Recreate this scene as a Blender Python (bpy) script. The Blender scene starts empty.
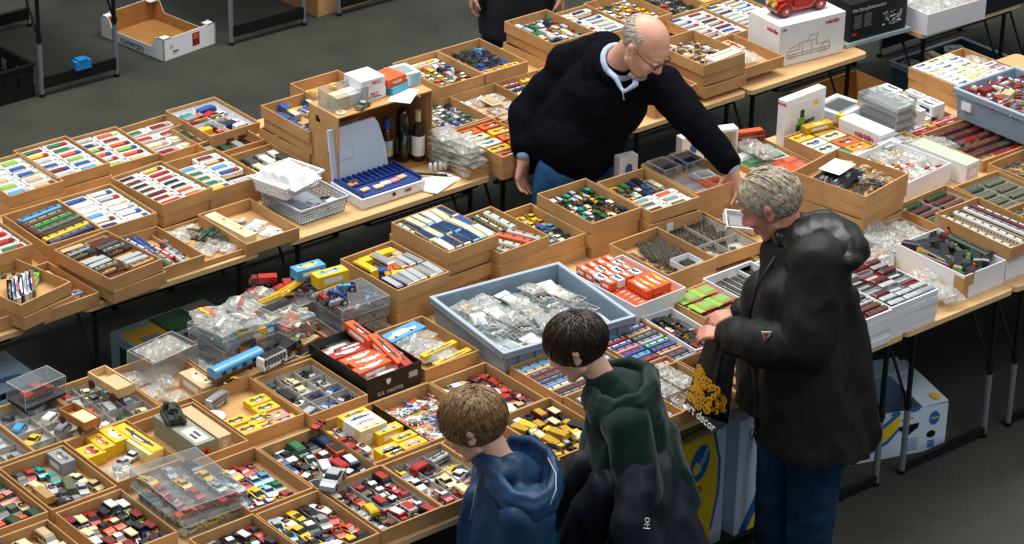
import bpy, bmesh, math, random
from mathutils import Vector, Matrix, noise as mnoise
R = random.Random(7)
PI = math.pi
S = bpy.context.scene
COL = S.collection

# ---------------------------------------------------------------- camera model (metres)
F = 2855.44; TH = math.radians(26.7217); YAW = math.radians(50.026); ROLL = math.radians(1.1954); H = 6.37
def ray(px, py):
    rr, uu = px-512, 272-py
    c, s = math.cos(ROLL), math.sin(ROLL)
    r = rr*c-uu*s; u = rr*s+uu*c
    hf = F*math.cos(TH)+u*math.sin(TH); up = -F*math.sin(TH)+u*math.cos(TH)
    fx, fy = math.cos(YAW), math.sin(YAW); rx, ry = math.sin(YAW), -math.cos(YAW)
    return Vector((hf*fx+r*rx, hf*fy+r*ry, up))
def PZ(px, py, z):                     # point seen at (px,py) on the level z
    d = ray(px, py); t = (z-H)/d.z
    return Vector((d.x*t, d.y*t, z))
def PV(px, py, hf):                    # point seen at (px,py) at ground distance hf from the camera
    d = ray(px, py); h = d.x*math.cos(YAW)+d.y*math.sin(YAW); t = hf/h
    return Vector((d.x*t, d.y*t, H+d.z*t))
FWD = Vector((math.cos(YAW), math.sin(YAW), 0)); RGT = Vector((math.sin(YAW), -math.cos(YAW), 0)); UP = Vector((0, 0, 1))

cam = bpy.data.cameras.new('camera'); cam.sensor_width = 36; cam.lens = F*36/1024; cam.clip_end = 200
co = bpy.data.objects.new('camera', cam); COL.objects.link(co)
fwd3 = FWD*math.cos(TH) - UP*math.sin(TH); up3 = FWD*math.sin(TH) + UP*math.cos(TH)
cr, sr = math.cos(ROLL), math.sin(ROLL)
cx = RGT*cr + up3*sr; cy = -RGT*sr + up3*cr
m = Matrix((cx, cy, -fwd3)).transposed().to_4x4(); m.translation = (0, 0, H); co.matrix_world = m
S.camera = co

# ---------------------------------------------------------------- materials
def lin(c):
    return tuple((v/12.92 if v <= .04045 else ((v+.055)/1.055)**2.4) for v in c)
def hx(s): return tuple(int(s[i:i+2], 16)/255 for i in (0, 2, 4))
MATS = {}
def mat(name, hexs, rough=.6, metal=0, var=0, scale=30, alpha=1, bump=0, spec=.5, sheen=0, trans=0, stretch=None, hex2=None, coat=0, lo=.35, hi=.65):
    if name in MATS: return MATS[name]
    m = bpy.data.materials.new(name); m.use_nodes = True
    nt = m.node_tree; b = nt.nodes['Principled BSDF']
    c = lin(hx(hexs))
    b.inputs['Base Color'].default_value = (*c, 1); b.inputs['Roughness'].default_value = rough
    b.inputs['Metallic'].default_value = metal; b.inputs['Alpha'].default_value = alpha
    b.inputs['Specular IOR Level'].default_value = spec
    if sheen: b.inputs['Sheen Weight'].default_value = sheen
    if trans: b.inputs['Transmission Weight'].default_value = trans
    if coat: b.inputs['Coat Weight'].default_value = coat
    if var or hex2 or bump:
        tc = nt.nodes.new('ShaderNodeTexCoord'); mp = nt.nodes.new('ShaderNodeMapping')
        if stretch: mp.inputs['Scale'].default_value = stretch
        n = nt.nodes.new('ShaderNodeTexNoise'); n.inputs['Scale'].default_value = scale; n.inputs['Detail'].default_value = 4
        nt.links.new(tc.outputs['Object'], mp.inputs[0]); nt.links.new(mp.outputs[0], n.inputs['Vector'])
        if var or hex2:
            r = nt.nodes.new('ShaderNodeValToRGB'); r.color_ramp.elements[0].position = lo; r.color_ramp.elements[1].position = hi
            a = c if not hex2 else lin(hx(hex2))
            r.color_ramp.elements[0].color = (*[v*(1-var) for v in (a)], 1); r.color_ramp.elements[1].color = (*[min(1, v*(1+var)) for v in c], 1)
            nt.links.new(n.outputs['Fac'], r.inputs[0]); nt.links.new(r.outputs[0], b.inputs['Base Color'])
        if bump:
            bp = nt.nodes.new('ShaderNodeBump'); bp.inputs['Strength'].default_value = bump; bp.inputs['Distance'].default_value = .004
            nt.links.new(n.outputs['Fac'], bp.inputs['Height']); nt.links.new(bp.outputs[0], b.inputs['Normal'])
    MATS[name] = m
    return m
PAL = dict(red='ad2419', dark_red='7a1616', orange='d8581f', yellow='e6b818', pale_yellow='ead98a', green='2a6c3c', dark_green='1d4028', lime='84b434',
    blue='244e94', sky_blue='4c98c4', navy='14244e', teal='1a8f86', white='e8e8e4', cream='dccfa2', beige='c2aa80', grey='8c8f92', silver='a9b0b4',
    dark_grey='45484a', black='16171a', brown='5f3420', maroon='541c1a', olive='5c6146', gold='b89020', pink='d98a8a', tan='b08a58', light_blue='9cc4d8', mint='a8d0bc')
PAINT = lambda c: mat('paint_'+c, PAL[c], .3, 0, coat=.3)
PAPER = lambda c: mat('paper_'+c, PAL[c], .6)
K = dict(
    card=mat('kraft_cardboard', 'bd9362', .75, var=.1, scale=9, spec=.2),
    card2=mat('kraft_cardboard_dark', 'a87740', .8, var=.08, scale=12, spec=.2),
    grey_card=mat('grey_board', 'b6b1a9', .8, var=.06, scale=20, spec=.2),
    white_card=mat('white_board', 'e6e8ec', .55, var=.03, scale=10),
    top=mat('table_laminate', 'd0a874', .45, var=.07, scale=6, stretch=(1, 8, 1)),
    edge=mat('table_edge', 'e0bd8a', .5),
    blackm=mat('black_steel', '101114', .45, spec=.4),
    greym=mat('grey_steel', '8d949c', .4, metal=.5),
    tyre=mat('rubber', '121212', .6), glass=mat('toy_window', '20282c', .12, spec=.8), chrome=mat('toy_chrome', 'c8ccd0', .25, metal=.9),
    clear_edge=mat('clear_plastic_edge', 'cfd6d8', .2, alpha=.6), clear=mat('clear_plastic', '98a2a4', .08, alpha=.15, spec=.9), clear2=mat('clear_plastic_cloudy', 'a4abaa', .2, alpha=.3, spec=.8),
    bag=mat('polythene', 'c4c5be', .2, alpha=.36, spec=.9, var=.15, scale=60, bump=.3), bagw=mat('white_polythene', 'eceeec', .4, alpha=.93, bump=.2, var=.03, scale=20),
    crate=mat('bluegrey_plastic', '8296a8', .4, var=.03, scale=15), crate_in=mat('bluegrey_plastic_light', '9fb0bd', .45),
    track=mat('nickel_track', '5f5a4c', .5, metal=.3, var=.35, scale=120), wood=mat('pale_wood', 'd2b27c', .6, var=.1, scale=20),
    print=mat('print_ink', '3a4048', .7),
)

# ---------------------------------------------------------------- mesh builder
class MB:
    def __init__(s): s.v = []; s.f = []; s.m = []; s.mats = []
    def mi(s, m):
        if m not in s.mats: s.mats.append(m)
        return s.mats.index(m)
    def add(s, vs, fs, m, M=None):
        o = len(s.v); i = s.mi(m)
        s.v += [tuple(M @ Vector(v)) if M else tuple(v) for v in vs]
        for f in fs: s.f.append(tuple(o+k for k in f)); s.m.append(i)
        return s
    def box(s, x0, x1, y0, y1, z0, z1, m, M=None, top=1):
        cx, cy = (x0+x1)/2, (y0+y1)/2
        a = [(x0, y0, z0), (x1, y0, z0), (x1, y1, z0), (x0, y1, z0)]
        b = [(cx+(x-cx)*top, cy+(y-cy)*top, z1) for x, y, z in a]
        return s.add(a+b, [(3, 2, 1, 0), (4, 5, 6, 7), (0, 1, 5, 4), (1, 2, 6, 5), (2, 3, 7, 6), (3, 0, 4, 7)], m, M)
    def tube(s, a, b, r, m, n=8, r2=None, caps=True):
        a, b = Vector(a), Vector(b); d = (b-a).normalized()
        u = d.orthogonal().normalized(); w = d.cross(u); r2 = r if r2 is None else r2
        vs = [a+(u*math.cos(2*PI*k/n)+w*math.sin(2*PI*k/n))*r for k in range(n)]+[b+(u*math.cos(2*PI*k/n)+w*math.sin(2*PI*k/n))*r2 for k in range(n)]
        fs = [(k, (k+1) % n, n+(k+1) % n, n+k) for k in range(n)]
        if caps: fs += [tuple(range(n-1, -1, -1)), tuple(range(n, 2*n))]
        return s.add(vs, fs, m)
    def path(s, pts, rs, m, n=6):
        pts = [Vector(p) for p in pts]; vs = []; fs = []
        for i, p in enumerate(pts):
            d = (pts[min(i+1, len(pts)-1)]-pts[max(i-1, 0)]).normalized()
            u = d.cross(Vector((0.13, 0.21, 1))).normalized(); w = d.cross(u)
            r = rs[i] if isinstance(rs, (list, tuple)) else rs
            vs += [p+(u*math.cos(2*PI*k/n)+w*math.sin(2*PI*k/n))*r for k in range(n)]
        for i in range(len(pts)-1):
            for k in range(n): fs.append((i*n+k, i*n+(k+1) % n, (i+1)*n+(k+1) % n, (i+1)*n+k))
        fs += [tuple(range(n-1, -1, -1)), tuple(range((len(pts)-1)*n, len(pts)*n))]
        return s.add(vs, fs, m)
    def prof(s, pts, m, M=None):       # side profile of (y, z, half width)
        n = len(pts)
        vs = [(-h, y, z) for y, z, h in pts]+[(h, y, z) for y, z, h in pts]
        fs = [tuple(range(n)), tuple(range(2*n-1, n-1, -1))]+[(k, n+k, n+(k+1) % n, (k+1) % n) for k in range(n)]
        return s.add(vs, fs, m, M)
    def ball(s, c, r, m, M=None, n=10, k=6):
        vs = [(c[0], c[1], c[2]-r[2])]; fs = []
        for i in range(1, k):
            a = -PI/2+PI*i/k
            vs += [(c[0]+r[0]*math.cos(a)*math.cos(2*PI*j/n), c[1]+r[1]*math.cos(a)*math.sin(2*PI*j/n), c[2]+r[2]*math.sin(a)) for j in range(n)]
        vs.append((c[0], c[1], c[2]+r[2])); L = len(vs)-1
        for j in range(n): fs.append((0, 1+(j+1) % n, 1+j)); fs.append((L, L-n+j, L-n+(j+1) % n))
        for i in range(k-2):
            for j in range(n): fs.append((1+i*n+j, 1+i*n+(j+1) % n, 1+(i+1)*n+(j+1) % n, 1+(i+1)*n+j))
        return s.add(vs, fs, m, M)
    def mesh(s, name, smooth=False):
        me = bpy.data.meshes.new(name); me.from_pydata(s.v, [], s.f)
        for m in s.mats: me.materials.append(m)
        me.polygons.foreach_set('material_index', s.m)
        if smooth: me.polygons.foreach_set('use_smooth', [True]*len(s.f))
        me.update(); return me
    def build(s, name, parent=None, loc=(0, 0, 0), rz=0, smooth=False):
        return link(name, s.mesh(name, smooth), parent, loc, rz)
def link(name, me, parent=None, loc=(0, 0, 0), rz=0):
    o = bpy.data.objects.new(name, me); COL.objects.link(o); o.parent = parent
    o.location = loc; o.rotation_euler = (0, 0, rz); return o
def tag(o, label, cat, group=None):
    o['label'] = label; o['category'] = cat
    if group: o['group'] = group
    return o
def empty(name, loc, rz=0):
    return link(name, None, None, loc, rz)
def structure(o): o['kind'] = 'structure'; return o
def text_mesh(txt, size, m, bold=0, depth=.0006, shear=0):
    cu = bpy.data.curves.new('lettering', 'FONT'); cu.body = txt; cu.size = size; cu.extrude = depth; cu.offset = bold; cu.align_x = 'CENTER'; cu.align_y = 'CENTER'; cu.shear = shear
    o = bpy.data.objects.new('t', cu); COL.objects.link(o)
    bpy.context.view_layer.update()
    me = bpy.data.meshes.new_from_object(o.evaluated_get(bpy.context.evaluated_depsgraph_get())); bpy.data.objects.remove(o); me.materials.clear(); me.materials.append(m); me.name = 'lettering'
    return me
def text_on(parent, name, txt, size, m, loc, right, up, bold=0, shear=0):
    r = Vector(right).normalized(); u = Vector(up).normalized(); M = Matrix((r, u, r.cross(u))).transposed().to_4x4(); M.translation = loc
    o = link(name, text_mesh(txt, size, m, bold, shear=shear), parent); o.matrix_local = M; return o

# ---------------------------------------------------------------- floor
fl = MB(); fl.box(-25, 35, -20, 45, -.05, 0, mat('carpet', '484a43', .95, hex2='2a2c28', scale=2.5, var=.0, bump=.0, spec=.1, lo=-.0, hi=.95))
fo = structure(fl.build('floor'))
structure(MB().box(-25, 35, 44.8, 45, 0, 9, mat('hall_wall', '8d9088', .8)).build('wall_back'))
cm = MATS['carpet']; nt = cm.node_tree
n2 = nt.nodes.new('ShaderNodeTexNoise'); n2.inputs['Scale'].default_value = 110; n2.inputs['Detail'].default_value = 3
tc = [n for n in nt.nodes if n.type == 'TEX_COORD'][0]; nt.links.new(tc.outputs['Object'], n2.inputs['Vector'])
mx = nt.nodes.new('ShaderNodeMix'); mx.data_type = 'RGBA'; mx.blend_type = 'OVERLAY'; mx.inputs[0].default_value = .75
rp = [n for n in nt.nodes if n.type == 'VALTORGB'][0]
nt.links.new(rp.outputs[0], mx.inputs[6]); nt.links.new(n2.outputs['Fac'], mx.inputs[7]); nt.links.new(mx.outputs[2], nt.nodes['Principled BSDF'].inputs['Base Color'])

# ---------------------------------------------------------------- tables
TT = .73
def table(x0, x1, y0, y1, label, group, inset=.06, bar=(.05, .12), zt=TT, lin_=.08):
    t = tag(empty('folding_table', ((x0+x1)/2, (y0+y1)/2, 0)), label, 'table', group)
    w, d = (x1-x0)/2, (y1-y0)/2
    b = MB(); r = .03; pts = []
    for cx_, cy_, a0 in ((w-r, d-r, 0), (-w+r, d-r, 90), (-w+r, -d+r, 180), (w-r, -d+r, 270)):
        for k in range(5): a = math.radians(a0+22.5*k); pts.append((cx_+r*math.cos(a), cy_+r*math.sin(a)))
    n = len(pts)
    b.add([(x, y, zt-.024) for x, y in pts]+[(x, y, zt) for x, y in pts], [tuple(range(n-1, -1, -1)), tuple(range(n, 2*n))], K['top'])
    b.add([(x, y, zt-.024) for x, y in pts]+[(x, y, zt) for x, y in pts], [(k, (k+1) % n, n+(k+1) % n, n+k) for k in range(n)], K['edge'])
    b.build('tabletop', t)
    lx = w-lin_
    for sy in (-1, 1):
        y = sy*(d-inset)
        for sx in (-1, 1):
            l = MB().tube((sx*lx, y, .3), (sx*lx, y, zt-.02), .012, K['blackm']).build('leg', t)
            MB().tube((sx*lx, y, .0), (sx*lx, y, .32), .014, K['greym']).tube((sx*lx, y, 0), (sx*lx, y, .02), .017, K['blackm']).build('leg_tube', l)
            MB().tube((sx*lx, y, .34), (sx*lx, y-sy*.2, zt-.03), .007, K['blackm']).tube((sx*lx, y, .335), (sx*lx, y, .36), .018, K['blackm']).build('brace', t)
        MB().box(-lx, lx, y-.012, y+.012, bar[0], bar[1], K['blackm']).build('foot_bar', t)
    for sy in (-1, 1): MB().box(-w+.05, w-.05, sy*(d-.05)-.01, sy*(d-.05)+.01, zt-.06, zt-.024, K['blackm']).build('apron_rail', t)
    return t
ordn = ['first', 'second', 'third', 'fourth', 'fifth', 'sixth', 'seventh', 'eighth', 'ninth', 'tenth', 'eleventh', 'twelfth', 'thirteenth', 'fourteenth', 'fifteenth', 'sixteenth', 'seventeenth', 'eighteenth', 'nineteenth', 'twentieth']
for i in range(11):
    x0 = 3.33+i*.69
    table(x0, x0+.685, 7.125, 8.865 if i < 4 else 8.95, 'narrow folding table of the front row, %s from the left end' % ordn[i], 'front row tables', .025, (.02, .055))
for i, (a, b) in enumerate(((3.6, 4.4), (4.45, 5.24), (5.53, 6.44), (6.6, 7.76), (7.8, 8.6), (8.65, 9.42), (9.44, 10.29), (10.7, 11.5), (11.55, 12.4))):
    table(a, b, 9.42, 10.62, 'folding table of the middle row, %s from the left end' % ordn[i], 'middle row tables', lin_=.3 if i == 1 else .08)
for i, (a, b) in enumerate(((6.2, 6.9), (7.34, 7.99), (8.62, 9.3), (9.4, 10.1))):
    table(a, b, 12.92, 14.0, 'black legged folding table of the far row, %s from left' % ordn[i], 'far row tables')
# ---------------------------------------------------------------- small goods: one mesh per kind and colour
CACHE = {}
def cached(key, fn):
    if key not in CACHE: CACHE[key] = fn()
    return CACHE[key]
def wheel_mesh(r, w):
    b = MB(); b.tube((-w/2, 0, 0), (w/2, 0, 0), r, K['tyre'], 10); b.tube((-w/2-.0004, 0, 0), (w/2+.0004, 0, 0), r*.55, K['chrome'], 8); return b.mesh('wheel')
def car_parts(style, c, c2):
    """each style: body mesh, part list [(name, mesh, loc)]"""
    P = PAINT(c); P2 = PAINT(c2 or c); body = MB(); win = MB(); parts = []
    if style == 'sedan':
        L, w, r = .088, .018, .0075
        body.prof([(-.044, .006, w), (-.044, .016, w*.93), (-.03, .0185, w), (-.016, .0195, w), (.02, .0195, w), (.04, .017, w*.95), (.044, .014, w*.9), (.044, .006, w*.95)], P)
        win.prof([(-.019, .0185, w*.93), (-.010, .0285, w*.78), (.012, .0290, w*.78), (.027, .0185, w*.93)], K['glass'])
        body.prof([(-.0105, .0284, w*.8), (-.0095, .0305, w*.72), (.011, .0308, w*.72), (.0135, .0288, w*.8)], P2)
        ws = [(-.027, r), (.027, r)]
        body.box(-w*.9, w*.9, .0435, .0462, .006, .0095, K['chrome']); body.box(-w*.9, w*.9, -.0462, -.0435, .006, .0095, K['chrome'])
        body.box(-w*.85, -w*.5, .042, .0447, .011, .0145, K['white_card']); body.box(w*.5, w*.85, .042, .0447, .011, .0145, K['white_card'])
    elif style == 'sports':
        w, r = .020, .008
        body.prof([(-.045, .006, w*.95), (-.046, .017, w*.9), (-.03, .0205, w), (-.012, .021, w), (.012, .0165, w), (.036, .0125, w*.9), (.048, .009, w*.7), (.047, .005, w*.7)], P)
        win.prof([(-.026, .0195, w*.8), (-.013, .0265, w*.62), (.003, .0265, w*.62), (.02, .0155, w*.8)], K['glass'])
        body.prof([(-.0135, .0262, w*.64), (-.0125, .028, w*.56), (.002, .028, w*.56), (.0035, .0264, w*.64)], P2)
        body.box(-.003, .003, .004, .046, .0095, .0175, P2, top=.9)
        ws = [(-.029, r), (.028, r)]
    elif style == 'roadster':
        w, r = .017, .0085
        body.prof([(-.042, .007, w*.8), (-.042, .017, w*.7), (-.02, .02, w*.95), (-.012, .0195, w*.95), (.036, .016, w*.62), (.044, .011, w*.5), (.043, .006, w*.6)], P)
        win.box(-w*.6, w*.6, -.012, .004, .0185, .0212, PAPER('brown')); win.box(-w*.7, w*.7, .005, .0065, .018, .027, K['glass'])
        body.tube((-w*.5, -.004, .0235), (-w*.1, -.004, .0235), .004, PAPER('tan'), 6)
        ws = [(-.027, r), (.029, r)]
    elif style == 'vintage':
        w, r = .015, .0095
        body.prof([(-.04, .008, w), (-.04, .018, w), (.012, .019, w), (.036, .02, w*.55), (.036, .008, w*.5)], P)
        body.box(-w*.5, w*.5, .034, .038, .008, .021, K['chrome'])
        for sx in (-1, 1):
            body.prof([(-.04, .009, .004), (-.03, .0175, .004), (-.018, .0095, .004), (.014, .007, .004), (.026, .0185, .004), (.038, .009, .004), (.036, .007, .004), (-.04, .007, .004)], K['tyre'], Matrix.Translation((sx*(w+.003), 0, 0)))
        win.box(-w*.95, w*.95, -.034, .008, .0185, .03, K['glass'], top=.9)
        body.box(-w*1.02, w*1.02, -.037, .012, .03, .0335, P2, top=.94)
        ws = [(-.028, r), (.026, r)]
    elif style == 'van':
        w, r = .019, .0075
        body.prof([(-.044, .006, w), (-.044, .031, w*.94), (-.04, .035, w*.86), (.018, .035, w*.86), (.03, .021, w*.95), (.044, .018, w*.95), (.046, .007, w)], P)
        body.box(-w*.8, w*.8, -.038, .014, .0345, .037, P2, top=.95)
        win.prof([(.012, .0225, w*1.0), (.0125, .0315, w*.93), (.0215, .0315, w*.86), (.0315, .0205, w*.97)], K['glass'])
        win.box(-w*1.005, w*1.005, -.036, .006, .0225, .029, K['glass'])
        ws = [(-.028, r), (.029, r)]
    elif style == 'truck':
        w, r = .018, .009
        body.box(-w*.7, w*.7, -.055, .05, .008, .013, K['tyre'])
        body.prof([(.018, .01, w), (.018, .038, w*.92), (.038, .038, w*.9), (.046, .022, w), (.05, .01, w)], P)
        win.prof([(.024, .024, w*1.01), (.025, .035, w*.96), (.0395, .035, w*.9), (.046, .0235, w)], K['glass'])
        body.box(-w, w, -.058, .014, .013, .04, P2)
        body.box(-w*1.02, w*1.02, -.0585, -.0565, .013, .04, P)
        ws = [(-.045, r), (-.024, r), (.033, r)]
    elif style == 'bus':
        w, r = .018, .0085
        body.prof([(-.056, .007, w), (-.058, .02, w), (-.055, .048, w*.94), (-.05, .051, w*.8), (.048, .051, w*.8), (.055, .046, w*.94), (.057, .007, w)], P)
        for z in (.02, .036):
            for k in range(7): win.box(-w*1.012, w*1.012, -.05+k*.0145, -.039+k*.0145, z, z+.008, K['glass'])
        body.box(-w*1.01, w*1.01, -.054, .054, .0295, .034, P2)
        body.box(-w*.8, w*.8, -.048, .046, .0505, .0522, P2)
        ws = [(-.036, r), (.034, r)]
    elif style == 'tractor':
        w, r = .011, .009
        body.prof([(-.012, .012, w*.8), (-.012, .024, w*.8), (.03, .024, w*.6), (.033, .01, w*.6)], P)
        body.tube((0, .014, .022), (0, .014, .034), .0015, K['tyre'], 6); win.box(-w*.8, w*.8, -.026, -.012, .014, .019, P2)
        win.box(-w*.8, w*.8, -.028, -.025, .019, .026, P2)
        ws = [(-.016, .0125), (.026, .008)]
    b = body.mesh('body'); parts.append(('window_band', win.mesh('windows'), (0, 0, 0)))
    tw = w if style not in ('tractor',) else .015
    for y, rr in ws:
        for sx in (-1, 1):
            parts.append(('wheel', cached(('wheel', rr), lambda: wheel_mesh(rr, .006)), (sx*(tw-.0015), y, rr)))
    return b, parts
def car_single(style, c, c2):
    b, parts = cached(('carp', style, c, c2), lambda: car_parts(style, c, c2))
    bm = bmesh.new(); ml = list(b.materials); bm.from_mesh(b)
    for n, me, loc in parts:
        t = me.copy(); t.transform(Matrix.Translation(loc))
        nm = [mm for mm in me.materials]; off = {}
        for i, mm in enumerate(nm):
            if mm not in ml: ml.append(mm)
            off[i] = ml.index(mm)
        for p in t.polygons: p.material_index = off[p.material_index]
        bm.from_mesh(t); bpy.data.meshes.remove(t)
    r = bpy.data.meshes.new('toy'); bm.to_mesh(r); bm.free()
    for mm in ml: r.materials.append(mm)
    return r
def poly_picture(b, x0, x1, y0, y1, z, c, c2):     # printed picture of a vehicle, lying on a box face
    L = x1-x0; Hh = y1-y0
    b.add([(x0+L*a, y0+Hh*q, z) for a, q in ((.05, .2), (.95, .2), (.97, .5), (.75, .6), (.62, .9), (.3, .9), (.2, .6), (.03, .5))], [tuple(range(8))], PAPER(c))
    b.add([(x0+L*a, y0+Hh*q, z+.0003) for a, q in ((.28, .58), (.66, .58), (.58, .82), (.34, .82))], [(0, 1, 2, 3)], PAPER(c2))
    for a in (.22, .76):
        b.add([(x0+L*a+Hh*.16*math.cos(t*PI/4), y0+Hh*.2+Hh*.16*math.sin(t*PI/4), z+.0004) for t in range(8)], [tuple(range(8))], PAPER('black'))
def carton(l, w, h, c, pc, c2=None, band=True):               # printed carton lying down, picture on top, length along y
    b = MB(); b.box(-w/2, w/2, -l/2, l/2, 0, h, PAPER(c))
    if c2: b.box(-w/2-.0002, w/2+.0002, -l/2-.0002, -l/2+l*.2, -.0+.0002, h+.0002, PAPER(c2))
    o = MB(); poly_picture(o, -l*.38, l*.38, -w*.34, w*.34, 0, pc, 'white' if c != 'white' else 'sky_blue')
    Mx = Matrix.Translation((0, 0, h+.0006)) @ Matrix.Rotation(PI/2, 4, 'Z'); b.add([Mx @ Vector(v) for v in o.v], [], PAPER(c)); off = len(b.v)-len(o.v)
    for f, mi in zip(o.f, o.m): b.f.append(tuple(off+k for k in f)); b.m.append(b.mi(o.mats[mi]))
    if band: b.box(-w/2-.0004, w/2+.0004, -l*.3, l*.3, h*.3, h*.7, PAPER('white' if c != 'white' else pc))
    return b.mesh('carton')
def window_box(l, w, h, c, tc, t2):               # open-faced white box with a long model lying in it, length along x
    b = MB(); e = .004
    b.box(-l/2, l/2, -w/2, w/2, 0, h*.55, PAPER(c))
    b.box(-l/2, l/2, -w/2, -w/2+e, h*.55, h, PAPER(c)); b.box(-l/2, l/2, w/2-e, w/2, h*.55, h, PAPER(c))
    b.box(-l/2, -l/2+e*2, -w/2, w/2, h*.55, h, PAPER(c)); b.box(l/2-e*2, l/2, -w/2, w/2, h*.55, h, PAPER(c))
    t = MB(); k = l*.76
    t.box(-k/2, k*.22, -w*.2, w*.2, h*.56, h*1.2, PAINT(tc)); t.box(k*.25, k/2, -w*.19, w*.19, h*.56, h*1.2, PAINT(t2), top=.9)
    t.box(-k/2+.002, k*.2, -w*.21, w*.21, h*.8, h*.98, PAINT(t2)); t.box(k*.38, k*.505, -w*.17, w*.17, h*.85, h*1.08, K['glass'])
    t.box(-k/2, k/2, -w*.17, w*.17, h*.5, h*.6, K['tyre'])
    return b.mesh('box'), t.mesh('truck')
def wagon(style, l, c, c2):                        # railway vehicles, length along y
    b = MB(); w = .0145
    if style == 'coach':
        b.prof([(-l/2, .007, w), (-l/2, .012, w), (l/2, .012, w), (l/2, .007, w)], PAINT(c2)); b.box(-w, w, -l/2, l/2, .011, .030, PAINT(c))
        b.box(-w*1.02, w*1.02, -l/2+.006, l/2-.006, .018, .0245, PAINT(c2))
        n = max(3, int(l/.016))
        for k in range(n): y = -l/2+(k+.5)*l/n; b.box(-w*1.05, w*1.05, y-.0045, y+.0045, .0185, .024, K['glass'])
        b.box(-.003, .003, -l*.46, l*.46, .0355, .0372, PAINT(c2))
        for k in range(max(2, int(l/.04))): y = -l/2+(k+.5)*l/max(2, int(l/.04)); b.box(-.006, .006, y-.004, y+.004, .036, .0385, PAINT('dark_grey'))
        vs = []
        for y in (-l/2, l/2): vs += [(w*1.02*math.cos(a*PI/6), y, .03+.0065*math.sin(a*PI/6)) for a in range(7)]
        b.add(vs, [(a, a+1, 8+a, 7+a) for a in range(6)]+[tuple(range(7)), tuple(range(13, 6, -1))], mat('roof_'+c, PAL[c if c not in ('white', 'cream', 'pale_yellow') else 'silver'], .6))
    elif style == 'box':
        b.box(-w, w, -l/2, l/2, .009, .032, PAINT(c)); b.box(-w*1.05, w*1.05, -l/2, l/2, .032, .035, PAINT(c2), top=.8)
        b.box(-w*1.03, w*1.03, -l*.14, l*.14, .01, .03, PAINT(c2))
        for k in range(5): y = -l/2+(k+.5)*l/5; b.box(-w*1.02, w*1.02, y-.0005, y+.0005, .009, .032, K['tyre'])
    elif style == 'open':
        for a in ((-w, w, -l/2, -l/2+.002), (-w, w, l/2-.002, l/2), (-w, -w+.002, -l/2, l/2), (w-.002, w, -l/2, l/2)): b.box(*a, .009, .024, PAINT(c))
        b.box(-w, w, -l/2, l/2, .008, .014, PAINT(c)); b.box(-w*.85, w*.85, -l*.45, l*.45, .014, .02, PAINT(c2), top=.8)
    elif style == 'steam':
        b.box(-w*.9, w*.9, -l/2, l/2, .010, .014, PAINT(c2)); b.tube((0, -l*.18, .023), (0, l*.46, .023), .0095, PAINT(c), 10)
        b.box(-w, w, -l/2, -l*.2, .012, .034, PAINT(c)); b.box(-w*1.08, w*1.08, -l/2-.002, -l*.18, .034, .037, K['tyre'], top=.85)
        b.tube((0, l*.36, .03), (0, l*.36, .040), .0035, K['tyre'], 8); b.tube((0, l*.1, .03), (0, l*.1, .037), .004, PAINT('gold'), 8)
        b.tube((0, l*.46, .023), (0, l*.48, .023), .0085, PAINT(c2), 10)
        for k in range(3):
            y = -l*.25+k*l*.22
            for sx in (-1, 1): b.tube((sx*w*.75, y, .0095), (sx*w*1.0, y, .0095), .0095, PAINT('red' if c == 'black' else 'dark_red'), 10)
        b.box(-w*1.06, w*1.06, -l*.28, l*.25, .008, .010, K['chrome'])
    for y in (-l*.36, -l*.26, l*.26, l*.36):
        b.tube((-w*.8, y, .0055), (w*.8, y, .0055), .0055, K['tyre'], 8)
    b.box(-w*.6, w*.6, -l/2-.003, l/2+.003, .006, .009, K['tyre'])
    return b.mesh(style)
def crumple(l, w, h, m, inner=None, seed=0, amp=.3, n=14):     # crumpled bag: a closed wrinkled pillow
    b = MB(); rr = random.Random(seed); vs = []; fs = []
    k = 9
    def P_(a, bb, side):
        x = (a/(n)-.5); y = (bb/(k)-.5)
        e = (1-(2*x)**4)*(1-(2*y)**4)
        q = mnoise.noise(Vector((x*7+seed, y*7, side*3)))+.5*mnoise.noise(Vector((x*15, y*15+seed, side*5)))
        z = side*(.5*e)+amp*q*(.25+e)*(1 if side > 0 else .15)
        return (x*w*(1+.08*mnoise.noise(Vector((y*6, seed, 2)))), y*l*(1+.1*mnoise.noise(Vector((x*6, seed, 4)))), max(.0, (z+.5)*h))
    for side in (1, -1):
        for a in range(n+1):
            for c in range(k+1): vs.append(P_(a, c, side))
    o = (n+1)*(k+1); idx = lambda a, c, s=0: s*o+a*(k+1)+c
    for a in range(n):
        for c in range(k):
            fs.append((idx(a, c), idx(a+1, c), idx(a+1, c+1), idx(a, c+1))); fs.append((idx(a, c, 1), idx(a, c+1, 1), idx(a+1, c+1, 1), idx(a+1, c, 1)))
    for a in range(n): fs.append((idx(a, 0), idx(a, 0, 1), idx(a+1, 0, 1), idx(a+1, 0))); fs.append((idx(a, k), idx(a+1, k), idx(a+1, k, 1), idx(a, k, 1)))
    for c in range(k): fs.append((idx(0, c), idx(0, c+1), idx(0, c+1, 1), idx(0, c, 1))); fs.append((idx(n, c), idx(n, c, 1), idx(n, c+1, 1), idx(n, c+1)))
    b.add(vs, fs, m); return b.mesh('bag')
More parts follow.
